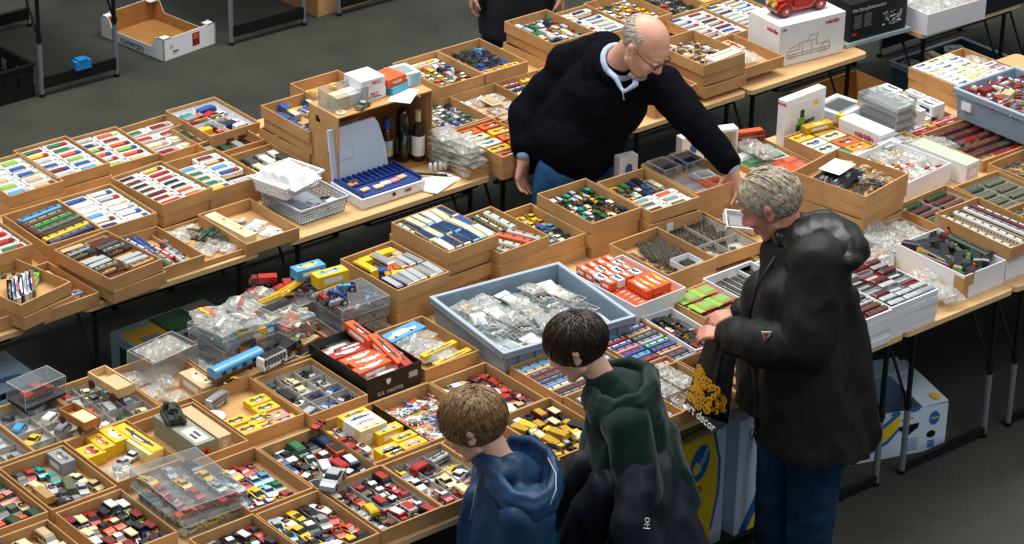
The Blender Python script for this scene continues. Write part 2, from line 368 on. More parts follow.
def junk(seed, cols, s=.03, n=9):                  # a jumble of small fittings: one heaped oddment
    rr = random.Random(seed); b = MB()
    for k in range(n):
        M = Matrix.Translation((rr.uniform(-s, s), rr.uniform(-s, s), rr.uniform(.001, .012)+.004)) @ Matrix.Rotation(rr.uniform(0, 6.3), 4, 'Z') @ Matrix.Rotation(rr.uniform(-.4, .4), 4, 'X')
        a = rr.uniform(.005, .018); c = PAPER(rr.choice(cols)); t = rr.random()
        if t < .5: b.box(-a, a, -a*.35, a*.35, -.003, .004, c, M)
        elif t < .8: b.box(-a*1.6, a*1.6, -.0018, .0018, -.002, .002, c, M)
        else: b.ball((0, 0, 0), (a*.5, a*.5, a*.4), c, M, 8, 5)
    return b.mesh('fitting')
def pack(l, w, h, c, c2, seed=0):                  # card with a plastic bubble on it, length along y
    b = MB(); b.box(-w/2, w/2, -l/2, l/2, 0, .0015, PAPER(c)); b.box(-w/2, w/2, l*.22, l/2, .0015, .0021, PAPER(c2))
    b.box(-w*.4, w*.4, -l*.42, l*.18, .0016, h*.6, PAPER(c2), top=.7); b.box(-w*.43, w*.43, -l*.45, l*.2, .0016, h, K['clear'], top=.9)
    return b.mesh('pack')
def track(l, kind, seed):
    b = MB(); rr = random.Random(seed)
    if kind == 'straight':
        for k in range(int(l/.009)): y = -l/2+.004+k*.009; b.box(-.014, .014, y-.002, y+.002, 0, .003, mat('sleeper', '3a3228', .8))
        for sx in (-1, 1): b.box(sx*.008-.0008, sx*.008+.0008, -l/2, l/2, .003, .006, K['track'])
    else:
        for k in range(7): b.box(-.014, .014, 0, .003, 0, .003, mat('sleeper', '3a3228', .8), Matrix.Translation((.15*(math.cos(k*.08)-1), .15*math.sin(k*.08)-l/2, 0)))
        for rd in (.142, .158): b.path([(-.15+rd*math.cos(k*.08), rd*math.sin(k*.08)-l/2, .0045) for k in range(8)], .0012, K['track'], 4)
    return b.mesh('track')
def clear_case(l, w, h, m='clear', lid=True):
    b = MB(); t = .0015; e = .0022
    for a in ((-w/2, w/2, -l/2, -l/2+e), (-w/2, w/2, l/2-e, l/2), (-w/2, -w/2+e, -l/2, l/2), (w/2-e, w/2, -l/2, l/2)): b.box(*a, h, h+e, K['clear_edge'])
    for sx in (-1, 1):
        for sy in (-1, 1): b.box(sx*(w/2)-e/2, sx*(w/2)+e/2, sy*l/2-e/2, sy*l/2+e/2, 0, h, K['clear_edge'])
    b.box(-w/2, w/2, -l/2, l/2, 0, t, K[m])
    for a in ((-w/2, w/2, -l/2, -l/2+t), (-w/2, w/2, l/2-t, l/2), (-w/2, -w/2+t, -l/2, l/2), (w/2-t, w/2, -l/2, l/2)): b.box(*a, t, h, K[m])
    return b.mesh('case')

# ---------------------------------------------------------------- placing goods, with a label for every one
NOUN = dict(sedan='toy saloon car', sports='toy sports car', roadster='toy open car', vintage='toy vintage car', van='toy van', truck='toy lorry', bus='toy double deck bus', tractor='toy tractor',
            coach='model railway coach', box='model goods wagon', open='model open wagon', steam='model steam locomotive', carton='boxed model', window='boxed model lorry', bag='plastic bag of parts',
            junk='heap of small fittings', pack='carded blister pack', straight='length of model track', curve='piece of curved track', case='small clear case')
NAME = dict(sedan='toy_car', sports='toy_sports_car', roadster='toy_open_car', vintage='toy_vintage_car', van='toy_van', truck='toy_lorry', bus='toy_bus', tractor='toy_tractor',
            coach='railway_coach', box='goods_wagon', open='open_wagon', steam='steam_locomotive', carton='model_carton', window='boxed_lorry', bag='plastic_bag',
            junk='fittings_heap', pack='blister_pack', straight='track_length', curve='curved_track', case='clear_case')
CATN = dict(sedan='toy car', sports='toy car', roadster='toy car', vintage='toy car', van='toy van', truck='toy lorry', bus='toy bus', tractor='toy tractor', coach='model train', box='model train', open='model train',
            steam='model train', carton='box', window='boxed toy', bag='plastic bag', junk='model parts', pack='blister pack', straight='model track', curve='model track', case='clear case')
USED = {}
def uniq(lbl, extra=''):
    if lbl in USED: raise RuntimeError('dup label: '+lbl)
    USED[lbl] = 1
    n = len(lbl.split()); assert 4 <= n <= 16, (n, lbl)
    return lbl
def make(kind, c, c2=None, detail=False, size=None, seed=0):
    """returns a new object (with parts when detail) of this kind at the origin"""
    nm = NAME[kind]
    if kind in ('sedan', 'sports', 'roadster', 'vintage', 'van', 'truck', 'bus', 'tractor'):
        if detail:
            b, parts = cached(('carp', kind, c, c2), lambda: car_parts(kind, c, c2))
            o = link(nm, b)
            for n, me, loc in parts: link(n, me, o, loc)
            return o
        return link(nm, cached(('cars', kind, c, c2), lambda: car_single(kind, c, c2)))
    if kind in ('coach', 'box', 'open', 'steam'):
        l = size or (.115 if kind == 'steam' else .11 if kind != 'coach' else .2)
        return link(nm, cached((kind, l, c, c2), lambda: wagon(kind, l, c, c2 or 'black')))
    if kind == 'carton':
        l, w, h = size or (.085, .045, .03)
        return link(nm, cached((kind, l, w, h, c, c2), lambda: carton(l, w, h, c, c2 or 'red', None)))
    if kind == 'window':
        l, w, h = size or (.12, .045, .022)
        k = cached((kind, l, w, h, c, c2), lambda: window_box(l, w, h, 'white', c, c2 or 'white'))
        o = link(nm, k[0]); link('lorry', k[1], o); return o
    if kind == 'bag':
        l, w, h = size or (.12, .09, .03); seed = seed % 7
        o = link(nm, cached((kind, l, w, h, seed), lambda: crumple(l, w, h, K['bag'], seed=seed)))
        link('contents', cached(('bagin', c, c2, seed), lambda: junk(seed+50, [c, c2 or 'white', 'white'], .03, 9)), o, (0, 0, .002)); return o
    if kind == 'junk':
        return link(nm, cached((kind, c, c2, seed % 5, size), lambda: junk(seed % 5, [c, c2 or c, c], size or .02)))
    if kind == 'pack':
        l, w, h = size or (.11, .07, .015)
        return link(nm, cached((kind, l, w, h, c, c2), lambda: pack(l, w, h, c, c2 or 'white')))
    if kind in ('straight', 'curve'):
        l = size or .15
        return link(nm, cached((kind, l), lambda: track(l, kind, 0)))
    if kind == 'case':
        l, w, h = size or (.1, .06, .03)
        o = link(nm, cached((kind, l, w, h), lambda: clear_case(l, w, h, 'clear')))
        link('contents', cached(('casein', c, c2, l, w), lambda: junk(3, [c, c2 or 'white', 'grey'], min(l, w)*.32, 8)), o, (0, 0, .003)); return o

HALF = {}
def half(o):
    if o.data not in HALF: HALF[o.data] = (max(abs(v.co.x) for v in o.data.vertices), max(abs(v.co.y) for v in o.data.vertices))
    return HALF[o.data]
TH_ = .058
def tray_mesh(w, d, h, mt, seedless=0, divs=None):
    def f():
        b = MB(); a, t = .004, .007
        b.box(0, w, 0, d, 0, .003, K[mt])
        b.box(0, w, 0, t, .003, h, K[mt]); b.box(0, w, d-t, d, .003, h, K[mt]); b.box(0, a, t, d-t, .003, h, K[mt]); b.box(w-a, w, t, d-t, .003, h, K[mt])
        return b.mesh('tray')
    return cached(('tray', w, d, h, mt), f)
class Tray:
    def __init__(s, short, T, lev=1, rot=0, stack=0, W=.284, D=.388, h=TH_, mt='card', z=None, label=None, noun='cardboard tray', name='cardboard_tray', cat='tray'):
        """T is the corner (max x, max y) of the rim, lev the rim height in trays above the table"""
        s.short = short; s.W, s.D, s.h = W, D, h; s.n = 0; s.rot = math.radians(rot)
        zt = TT+TH_*lev+.002 if z is None else z+h; s.z0 = zt-h
        c, sn = math.cos(s.rot), math.sin(s.rot)
        s.org = Vector((T[0]-(W*c-D*sn), T[1]-(W*sn+D*c), s.z0))
        s.o = link(name, tray_mesh(W, D, h, mt), None, s.org, s.rot)
        tag(s.o, uniq(label or ('brown %s: %s' % (noun, short)) if mt == 'card' else (label or 'white %s: %s' % (noun, short))), cat, 'brown trays' if mt == 'card' else None)
        # the empty-looking trays that carry it
        k = 1; zz = s.z0-TH_-.001
        while zz > TT-.002+.0 and stack:
            if k > stack: break
            jx, jy, jr = R.uniform(-.01, .01), R.uniform(-.012, .012), math.radians(R.uniform(-2.2, 2.2))
            u = link('cardboard_tray', tray_mesh(W, D, TH_, 'card' if mt == 'card' else mt), None, (s.org.x+jx, s.org.y+jy, zz), s.rot+jr)
            tag(u, uniq('%s tray %s below the one holding %s' % ('brown' if mt == 'card' else 'white', ['', 'directly', 'second', 'third', 'fourth'][k], ' '.join(short.replace(',', '').split()[:8]))), 'tray', 'brown trays' if mt == 'card' else 'white trays')
            zz -= TH_+.001; k += 1
    def w(s, u, v, z=.0035):
        c, sn = math.cos(s.rot), math.sin(s.rot); x, y = u*s.W, v*s.D
        return Vector((s.org.x+x*c-y*sn, s.org.y+x*sn+y*c, s.z0+z))
    def put(s, kind, u, v, c, c2=None, a=0, z=.0035, detail=False, size=None, pos=None, scale=1, noun=None, tilt=None, seed=None):
        s.n += 1
        o = make(kind, c, c2, detail, size, s.n if seed is None else seed)
        o.location = s.w(u, v, z); o.rotation_euler = (0, 0, s.rot+math.radians(a))
        hx0, hy0 = half(o); ca, sa = abs(math.cos(math.radians(a))), abs(math.sin(math.radians(a)))
        hx_, hy_ = hx0*scale, hy0*scale; ex, ey = hx_*ca+hy_*sa+.006, hx_*sa+hy_*ca+.009
        uu = min(max(u*s.W, ex), s.W-ex) if 2*ex < s.W else s.W/2; vv = min(max(v*s.D, ey), s.D-ey) if 2*ey < s.D else s.D/2
        if z < s.h*.75: o.location = s.w(uu/s.W, vv/s.D, z)
        if tilt: o.rotation_euler = (math.radians(tilt[0]), math.radians(tilt[1]), s.rot+math.radians(a))
        if scale != 1: o.scale = (scale,)*3
        tag(o, uniq('%s %s, %s, %s' % (c.replace('_', ' '), noun or NOUN[kind], pos or 'alone', s.short)), CATN[kind], '%s in the tray of %s' % (NOUN[kind], s.short)[:80])
        return o
    def grid(s, kind, cols, rows, pal, reg=(0, 0, 1, 1), a=0, ja=4, jp=.03, where='', detail=False, size=None, c2=None, scale=1, z=.0035, drop=0, tilt=None, noun=None):
        u0, v0, u1, v1 = reg
        kinds = kind if isinstance(kind, (list, tuple)) else [kind]
        for r in range(rows):
            for c in range(cols):
                if drop and R.random() < drop: continue
                u = u0+(u1-u0)*(c+.5)/cols+R.uniform(-jp, jp)/3; v = v1-(v1-v0)*(r+.5)/rows+R.uniform(-jp, jp)/3
                q = pal[(r*cols+c) % len(pal)] if isinstance(pal, tuple) else R.choice(pal)
                q2 = c2
                if isinstance(c2, list): q2 = R.choice(c2)
                kd = R.choice(kinds)
                pos = ((where+' ') if where else '')+'row %s place %s' % (['one', 'two', 'three', 'four', 'five', 'six', 'seven', 'eight', 'nine', 'ten'][r], ['one', 'two', 'three', 'four', 'five', 'six', 'seven', 'eight', 'nine', 'ten', 'eleven', 'twelve'][c])
                fl_ = 180 if (a == 0 and R.random() < .3 and kd not in ('carton', 'window', 'bag', 'pack')) else 0
                s.put(kd, u, v, q, q2, a+fl_+R.uniform(-ja, ja), z=z, detail=detail, size=size, pos=pos, scale=scale, tilt=tilt, noun=noun)
    def dividers(s, us, vs, h=.03, m='grey_card', z=.003):
        b = MB(); W, D = s.W-.012, s.D-.018
        b.box(.006, s.W-.006, .009, s.D-.009, z, z+.002, K[m])
        for a in ((.005, s.W-.005, .008, .0105), (.005, s.W-.005, s.D-.0105, s.D-.008), (.005, .0075, .0105, s.D-.0105), (s.W-.0075, s.W-.005, .0105, s.D-.0105)): b.box(*a, z+.002, z+h, K[m])
        for u in us: b.box(.006+u*W-.001, .006+u*W+.001, .0105, s.D-.0105, z+.002, z+h*.96, K[m])
        for v in vs: b.box(.0075, s.W-.0075, .009+v*D-.001, .009+v*D+.001, z+.002, z+h*.98, K[m])
        o = b.build('divider_insert', s.o); return o
# ================================================================ MIDDLE ROW (behind the aisle)
WB = ['red', 'sky_blue', 'blue', 'yellow', 'green', 'dark_red', 'orange', 'navy', 'silver', 'lime', 'beige']
def boxed(t, rows=6, pal=WB, cols=2, drop=.04, reg=(.02, .03, .98, .97)):
    t.grid('window', cols, rows, pal, reg=reg, a=0, ja=2, size=(t.W*.94/cols*(reg[2]-reg[0]), t.D*.92/rows*(reg[3]-reg[1]), .022), c2=['white', 'red', 'silver', 'blue', 'white', 'cream', 'dark_red'], z=.02, jp=.01, drop=drop)
t = Tray('boxed lorries, far left end', (6.01, 10.75), 2, stack=1); boxed(t, 5)
t = Tray('boxed lorries, second from left', (6.28, 10.79), 2, stack=1); boxed(t, 6)
t = Tray('boxed lorries beside the slanted stack', (6.575, 10.82), 1.3, rot=-2, stack=0); boxed(t, 6)
t = Tray('red boxed models, rear', (6.85, 10.82), 1.1, rot=2)
t.grid('window', 2, 4, ['red', 'dark_red', 'cream', 'silver', 'green'], reg=(.03, .05, .97, .95), size=(.13, .06, .02), c2=['white', 'pink'], z=.02, ja=6)
t = Tray('four small grey compartments', (7.13, 10.8), 1.6, stack=0); t.dividers([.5], [.5], h=.035, m='white_card')
for i, (u, v, k, c, c2) in enumerate(((.28, .8, 'van', 'teal', None), (.2, .62, 'sedan', 'red', None), (.3, .7, 'truck', 'orange', 'grey'), (.7, .84, 'truck', 'blue', 'blue'), (.62, .7, 'van', 'red', None), (.8, .68, 'sedan', 'white', None),
                                      (.22, .3, 'truck', 'navy', 'yellow'), (.35, .2, 'sedan', 'orange', None), (.7, .3, 'truck', 'white', 'navy'), (.82, .2, 'van', 'white', None))):
    t.put(k, u, v, c, c2, a=-80+R.uniform(-15, 15), pos='number '+ordn[i], z=.006)
t = Tray('boxed lorries under the loose lid', (6.76, 10.25), 2, stack=1); boxed(t, 6)
t = Tray('boxed lorries, centre, tilted', (6.46, 10.25), 2.3, rot=4, stack=1); boxed(t, 7, ['dark_red', 'black', 'red', 'yellow', 'navy', 'orange', 'maroon'])
t = Tray('boxed silver tank lorries', (6.16, 10.21), 2, stack=1); boxed(t, 6, ['blue', 'brown', 'black', 'silver', 'white', 'sky_blue', 'navy', 'white'])
t = Tray('long blue and green packs', (5.885, 10.215), 2, stack=1)
for i, (u, v, c, c2, l) in enumerate(((.5, .8, 'sky_blue', 'blue', .2), (.45, .67, 'brown', 'beige', .19), (.5, .56, 'green', 'lime', .2), (.55, .45, 'olive', 'green', .2), (.5, .34, 'black', 'maroon', .21), (.5, .23, 'yellow', 'gold', .21), (.5, .12, 'navy', 'grey', .21), (.12, .5, 'maroon', 'brown', .16))):
    t.put('coach', u, v, c, c2, a=-82 if i < 7 else 2, size=l, pos='%s from the back' % ordn[i], z=.018, scale=1.15)
t = Tray('white boxed models, left edge', (5.5, 10.165), 3, stack=2); boxed(t, 5, ['red', 'white', 'green', 'grey'])
t = Tray('slanted books and slim boxes', (5.40, 9.82), 2.3, rot=12, stack=1)
for i in range(8):
    t.put('carton', .2+.075*i, .4-.0*i, ['black', 'white', 'grey', 'white', 'navy', 'white', 'silver', 'olive'][i], ['white', 'grey', 'blue', 'red'][i % 4], a=-40, size=(.2, .022, .035), pos='%s along' % ordn[i], z=.01, noun='slim box')
t.put('junk', .75, .8, 'dark_green', 'green', pos='at the back', size=.03); t.put('carton', .85, .45, 'lime', 'green', a=-60, size=(.09, .03, .04), pos='at the right', noun='slim box')
t = Tray('packed slim beige coaches', (5.86, 9.765), 2.4, rot=6, stack=1)
for r in range(9):
    for c in range(2):
        t.put(['box', 'open', 'coach', 'box', 'steam'][(r*2+c) % 5], .27+.47*c, .93-.1*r, R.choice(['brown', 'beige', 'maroon', 'tan', 'cream', 'grey', 'dark_grey', 'silver', 'olive', 'brown']), R.choice(['beige', 'brown', 'silver', 'maroon', 'olive', 'dark_grey']), a=90+R.uniform(-3, 3), size=.12, pos='row %s, %s' % (ordn[r], ['left', 'right'][c]), z=.02, scale=.95)
t = Tray('blue and red buses', (6.15, 9.83), 1, rot=1)
for i, (u, v, c, c2, k) in enumerate(((.25, .8, 'red', 'dark_red', 'coach'), (.42, .72, 'blue', 'white', 'coach'), (.55, .7, 'blue', 'navy', 'coach'), (.3, .5, 'dark_red', 'grey', 'coach'), (.45, .42, 'grey', 'dark_green', 'coach'), (.6, .42, 'red', 'white', 'coach'), (.78, .4, 'maroon', 'grey', 'coach'), (.5, .2, 'olive', 'silver', 'coach'), (.72, .18, 'white', 'grey', 'coach'))):
    t.put(k, u, v, c, c2, a=R.uniform(-4, 4), size=.13, pos='%s from back' % ordn[i], scale=1.25)
t = Tray('grey oddments, under the slanted tray', (5.58, 9.80), 1, rot=3); t.grid('carton', 2, 5, ['grey', 'silver', 'brown', 'orange', 'beige'], a=88, size=(.11, .04, .025), c2=['red', 'navy'])
t = Tray('yellow packs, front left', (5.29, 9.84), 1, rot=-2); t.grid('carton', 2, 5, ['yellow', 'olive', 'yellow', 'gold'], a=80, size=(.11, .05, .025), c2=['green', 'black'])
t = Tray('a long white box', (6.645, 9.80), 1, rot=0)
t.put('carton', .2, .55, 'cream', 'beige', a=4, size=(.3, .06, .055), pos='at the left', noun='long box')
for i, (u, v) in enumerate(((.55, .75), (.72, .6), (.6, .45), (.75, .35), (.6, .2), (.82, .2))): t.put('pack' if i % 2 else 'junk', u, v, ['grey', 'sky_blue', 'white', 'grey', 'silver', 'light_blue'][i], 'white', a=-70, pos='%s from back' % ordn[i])
# aeroplane tray
t = Tray('a green toy aeroplane', (6.40, 9.83), .4, rot=0, h=.022)
for i, (u, v, s_) in enumerate(((.25, .75, .12), (.6, .8, .11), (.75, .45, .1), (.4, .3, .12), (.7, .15, .1))): t.put('bag', u, v, 'white', 'grey', a=R.uniform(-50, 50), size=(s_, s_*.9, .025), pos='%s from back' % ordn[i])
def aeroplane(loc, rz):
    b = MB(); m = PAINT('dark_green'); pts = [(-.085, .012, .001), (-.07, .012, .006), (-.03, .011, .011), (.03, .010, .013), (.07, .010, .010), (.085, .010, .003)]
    b.path([(0, y, z) for y, z, r in pts], [r for y, z, r in pts], m, 10)
    o = b.build('toy_aeroplane', None, loc, rz, smooth=True)
    MB().add([(-.1, .005, .012), (-.1, .022, .012), (0, .05, .010), (.1, .022, .012), (.1, .005, .012), (0, .0, .010), (0, .025, .016)], [(0, 5, 6, 1), (1, 6, 2), (2, 6, 3), (3, 6, 5, 4), (0, 1, 2, 3, 4, 5)], m).build('wing', o)
    MB().add([(-.035, -.08, .013), (-.035, -.068, .013), (0, -.055, .013), (.035, -.068, .013), (.035, -.08, .013), (0, -.07, .016)], [(0, 5, 2, 1), (2, 5, 4, 3), (0, 1, 2, 3, 4)], m).build('tailplane', o)
    MB().prof([(-.09, .012, .0015), (-.092, .043, .0015), (-.078, .043, .0015), (-.055, .018, .0015)], m).build('fin', o)
    for sx in (-.04, .04): MB().tube((sx, .0, .015), (sx, .05, .015), .006, m, 8).build('engine', o)
    MB().ball((0, .03, .022), (.006, .016, .006), K['glass']).build('canopy', o)
    return tag(o, uniq('dark green toy aeroplane lying on plastic bags by the table edge'), 'toy aeroplane')
aeroplane(t.w(.62, .5, .03), math.radians(-62))
# stack behind the open carton
t = Tray('small trucks, tall stack behind carton', (7.35, 10.31), 4, stack=3); t.grid(['truck', 'van', 'sedan'], 4, 5, ['yellow', 'blue', 'white', 'brown', 'navy', 'grey'], drop=.1, c2=['white', 'blue'])
t = Tray('yellow oddments hidden behind carton', (7.60, 10.42), 4.2, stack=3); t.grid('junk', 2, 3, ['yellow', 'cream', 'brown'])
t = Tray('trucks behind the white basket', (7.06, 10.22), 1.2, stack=0); t.grid(['truck', 'van'], 4, 4, ['white', 'grey', 'yellow', 'cream', 'dark_grey'], scale=1.2)
t = Tray('rear tray of grey trucks', (7.06, 10.66), 1.2); t.grid('truck', 4, 3, ['grey', 'dark_green', 'brown'])
t = Tray('trucks right of the carton', (7.93, 9.83), .9); t.grid(['truck', 'van'], 4, 4, ['grey', 'cream'])
# right of the carton
t = Tray('little cars, behind the blue box', (8.25, 10.46), 3, stack=2); t.grid(['sedan', 'sports', 'sedan', 'van'], 5, 7, ['red', 'yellow', 'blue', 'white', 'orange', 'silver', 'navy', 'dark_red', 'cream'], scale=.72, reg=(.04, .1, .96, .82), ja=14); t.put('window', .5, .92, 'cream', 'yellow', size=(.24, .04, .02), pos='at the back')
t = Tray('dark blue cars by the jeans', (8.52, 10.46), 3, stack=2); t.grid(['sedan', 'sports'], 4, 4, ['navy', 'blue', 'dark_green', 'sky_blue', 'black', 'navy'], reg=(.04, .3, .96, .97)); t.grid('carton', 3, 1, ['yellow', 'black', 'gold'], reg=(.04, .06, .96, .26), a=90, where='front')
t = Tray('silver cars beside orange packs', (8.02, 10.14), 2, stack=1); t.grid(['sedan', 'sports'], 6, 7, ['silver', 'white', 'navy', 'dark_red', 'grey', 'blue', 'green'], scale=.68, ja=10)
t = Tray('bagged red cars', (8.30, 10.07), 2, stack=1); t.grid('bag', 3, 3, ['red', 'dark_red', 'cream', 'grey'], c2=['white', 'red'], size=(.1, .08, .02)); t.put('pack', .6, .7, 'cream', 'beige', z=.03, pos='on top')
t = Tray('tram cars behind black sweater', (8.58, 10.07), 2, stack=1); t.grid(['coach'], 2, 7, ['dark_red', 'yellow', 'navy', 'white'], a=90, size=.12, c2=['white', 'silver'])
t = Tray('red bus rows, sweater side', (8.30, 9.69), 2, stack=1); t.grid(['coach'], 2, 7, ['maroon', 'navy', 'silver', 'dark_red'], a=90, size=.12, c2=['white', 'silver'])
t = Tray('yellow and orange packs by bags', (8.05, 9.74), 2, stack=1); t.grid('carton', 2, 5, ['yellow', 'gold', 'cream', 'orange', 'white', 'lime'], a=88, size=(.12, .055, .03), c2=['red', 'green', 'black'], z=.015)
t = Tray('trucks behind the seller, back left', (9.05, 10.56), 3, stack=2); t.grid(['truck', 'van', 'sedan'], 6, 6, ['silver', 'white', 'cream', 'red', 'navy', 'grey', 'green'], scale=.7, ja=12)
t = Tray('lilac boxed models, back edge', (9.36, 10.60), 2, stack=1); boxed(t, 7, ['grey', 'yellow', 'navy', 'silver', 'red'])
t = Tray('small red cars, back edge', (9.64, 10.62), 2, stack=1); t.grid('sedan', 5, 5, ['red', 'white', 'beige', 'yellow', 'green'], scale=.75)
t = Tray('mixed cars at the top', (9.93, 10.64), 1.5, stack=0); t.grid('sedan', 5, 5, ['red', 'dark_green', 'silver', 'navy', 'black', 'grey'], scale=.8)
t = Tray('grey boxed wagons above his head', (9.88, 10.36-.10), 1.5); boxed(t, 7, ['grey', 'dark_green', 'silver', 'blue', 'dark_red'])
t = Tray('grey boxed wagons beside white carton', (10.16, 10.28), 1.5); boxed(t, 8, ['grey', 'silver', 'dark_grey', 'light_blue', 'beige'])
t = Tray('white boxed lorries at top right', (10.22, 10.68), 1.5); boxed(t, 6, ['red', 'yellow', 'white'])
t = Tray('boxed models, right top corner', (10.5, 10.66), 1.5); boxed(t, 6, ['red', 'grey', 'dark_red'])
t = Tray('trucks hidden by the sweater', (8.88, 10.18), 1, stack=0); t.grid('truck', 4, 4, ['silver', 'white', 'cream', 'red', 'navy'])
t = Tray('cars hidden behind the bald head', (9.2, 10.18), 1, stack=0); t.grid('sedan', 4, 4, ['silver', 'white', 'red'])
t = Tray('parts with a white frame', (9.43, 9.85), 3.4, stack=2); t.grid('junk', 4, 5, ['dark_grey', 'grey', 'maroon', 'olive', 'cream'], c2=['white', 'brown'], reg=(.05, .2, .95, .95)); t.grid('curve', 3, 3, ['dark_grey', 'maroon'], size=.12, a=30, ja=60, where='flat')
b = MB()
for a in ((-.1, .1, -.035, -.022), (-.1, .1, .022, .035), (-.1, -.085, -.022, .022), (.085, .1, -.022, .022)): b.box(*a, 0, .014, K['white_card'])
b.box(-.09, .09, -.03, .03, 0, .003, PAPER('cream'))
o = b.build('white_surround', None, t.w(.62, .12, .048), t.rot+.08); tag(o, uniq('white oblong frame across the tray right of the bald head'), 'frame')
t = Tray('a bag of grey parts', (9.73, 9.87), 1.7, stack=0); t.put('bag', .5, .4, 'grey', 'dark_grey', size=(.18, .13, .045), pos='on top', z=.02); t.grid('carton', 3, 2, ['cream', 'grey', 'beige'], reg=(.1, .65, .9, .95), size=(.07, .06, .03))

t = Tray('loose parts under the sleeve side', (9.10, 9.84), 2, stack=1); t.grid('junk', 3, 3, ['dark_grey', 'grey', 'cream'])
# ================================================================ FRONT ROW
MIX = ['red', 'yellow', 'white', 'blue', 'green', 'silver', 'black', 'navy', 'cream', 'orange', 'dark_green', 'maroon']
CARS = ['sedan', 'sports', 'roadster', 'van']
# --- row at the back edge of the front tables, from the left
t = Tray('left grey compartments, far left', (4.69, 8.81), 1); t.dividers([.33, .66], [.35, .7]); t.grid('sedan', 3, 3, ['grey', 'white', 'sky_blue', 'silver', 'olive'], detail=True)
t = Tray('grey compartments near the hall edge', (4.975, 8.81), 1); t.dividers([.5], [.22, .48, .74]); t.grid(['sedan', 'van', 'truck'], 2, 4, ('dark_grey', 'silver', 'sky_blue', 'white', 'yellow', 'grey', 'olive', 'cream'), a=-60, detail=True, ja=12)
t = Tray('compartments with an orange car', (5.265, 8.81), 1); t.dividers([.36, .68], [.32, .62, .8])
for i, (u, v, k, c, c2) in enumerate(((.2, .86, 'sedan', 'red', None), (.5, .9, 'sedan', 'cream', None), (.82, .9, 'sports', 'blue', None), (.2, .68, 'van', 'silver', None), (.2, .45, 'van', 'orange', None), (.5, .7, 'sedan', 'silver', None), (.52, .46, 'van', 'white', None), (.84, .5, 'sedan', 'navy', None), (.2, .15, 'sports', 'white', None), (.52, .16, 'sports', 'green', None), (.84, .16, 'sedan', 'cream', None), (.84, .72, 'van', 'white', None))):
    t.put(k, u, v, c, c2, a=R.uniform(-25, 25)-20, pos='number '+ordn[i], detail=True)
def wooden_waggon(loc, rz, lbl, c='wood', c2='red'):
    b = MB(); b.box(-.04, .04, -.1, .1, .022, .028, K[c]); o = b.build('wooden_box_waggon', None, loc, rz)
    s_ = MB(); 
    for sx in (-1, 1): s_.box(sx*.04-.003, sx*.04+.003, -.1, .1, .028, .062, K[c])
    s_.box(-.04, .04, -.1, -.096, .028, .062, K[c]); s_.box(-.04, .04, .096, .1, .028, .062, K[c]); s_.build('side_boards', o)
    for y in (-.07, .07):
        for sx in (-1, 1): link('wheel', cached(('ww',), lambda: MB().tube((-.004, 0, 0), (.004, 0, 0), .018, PAPER('maroon'), 12).tube((-.005, 0, 0), (.005, 0, 0), .006, PAPER('black'), 8).mesh('wheel')), o, (sx*.047, y, .018))
    MB().box(-.034, .034, -.09, .02, .03, .058, PAPER(c2)).build('load', o)
    return tag(o, uniq(lbl), 'toy waggon')
wooden_waggon(PZ(112, 391, .80), math.radians(4), 'pale wooden toy waggon with a maroon wheeled end, standing on edge of compartments', 'wood', 'beige')
wooden_waggon(PZ(80, 425, .80), math.radians(6), 'brown and cream toy waggon resting across the grey compartments', 'card2', 'cream').scale = (.9, .8, .9)
t = Tray('bags and a box of decals', (5.555, 8.80), 1)
t.put('carton', .82, .28, 'beige', 'cream', size=(.17, .07, .06), pos='at the right', noun='plain box'); t.put('bus', .93, .3, 'dark_red', 'maroon', pos='at the right', z=.0)
for i, (u, v, c) in enumerate(((.2, .85, 'white'), (.5, .6, 'pink'), (.2, .45, 'yellow'), (.4, .2, 'gold'))): t.put('bag', u, v, c, 'white', size=(.12, .1, .04), pos='%s from the back' % ordn[i])
t = Tray('yellow taxi and blue bus', (5.85, 8.80), 1)
t.put('sedan', .2, .2, 'yellow', a=-70, detail=True, pos='by the front rim', scale=1.1); t.grid('pack', 2, 2, ['silver', 'white', 'grey', 'red'], reg=(.1, .5, .9, .95))
def big_bus(loc, rz):
    L, w, h = .26, .028, .055; b = MB(); b.box(-w, w, -L/2, L/2, .012, .032, PAINT('maroon')); b.box(-w, w, -L/2, L/2, .03, h, PAINT('sky_blue'))
    vs = []
    for y in (-L/2, L/2): vs += [(w*1.03*math.cos(a*PI/8), y, h+.016*math.sin(a*PI/8)) for a in range(9)]
    b.add(vs, [(a, a+1, 10+a, 9+a) for a in range(8)]+[tuple(range(9)), tuple(range(17, 8, -1))], PAINT('sky_blue'))
    o = b.build('model_rail_coach', None, loc, rz)
    g = MB(); 
    for k in range(4): g.box(-w*1.02, w*1.02, -L/2+.03+k*.055, -L/2+.055+k*.055, .034, .05, K['glass'])
    g.build('window_band', o)
    for y in (-.09, -.06, .06, .09):
        for sx in (-1, 1): link('wheel', cached(('bw',), lambda: MB().tube((-.003, 0, 0), (.003, 0, 0), .012, K['tyre'], 12).mesh('wheel')), o, (sx*.02, y, .012))
    return tag(o, uniq('large sky blue railway coach with maroon underside, beside the clear boxes'), 'model train')
big_bus(PZ(236, 373, .80), math.radians(-90+8))
t = Tray('cars behind the black shoe box', (6.13, 8.80), 1); t.grid(['bus', 'van'], 3, 2, ('white', 'dark_red', 'orange', 'white', 'cream', 'black'), a=-75, c2=['black', 'cream'], reg=(.05, .05, .95, .4), detail=True)
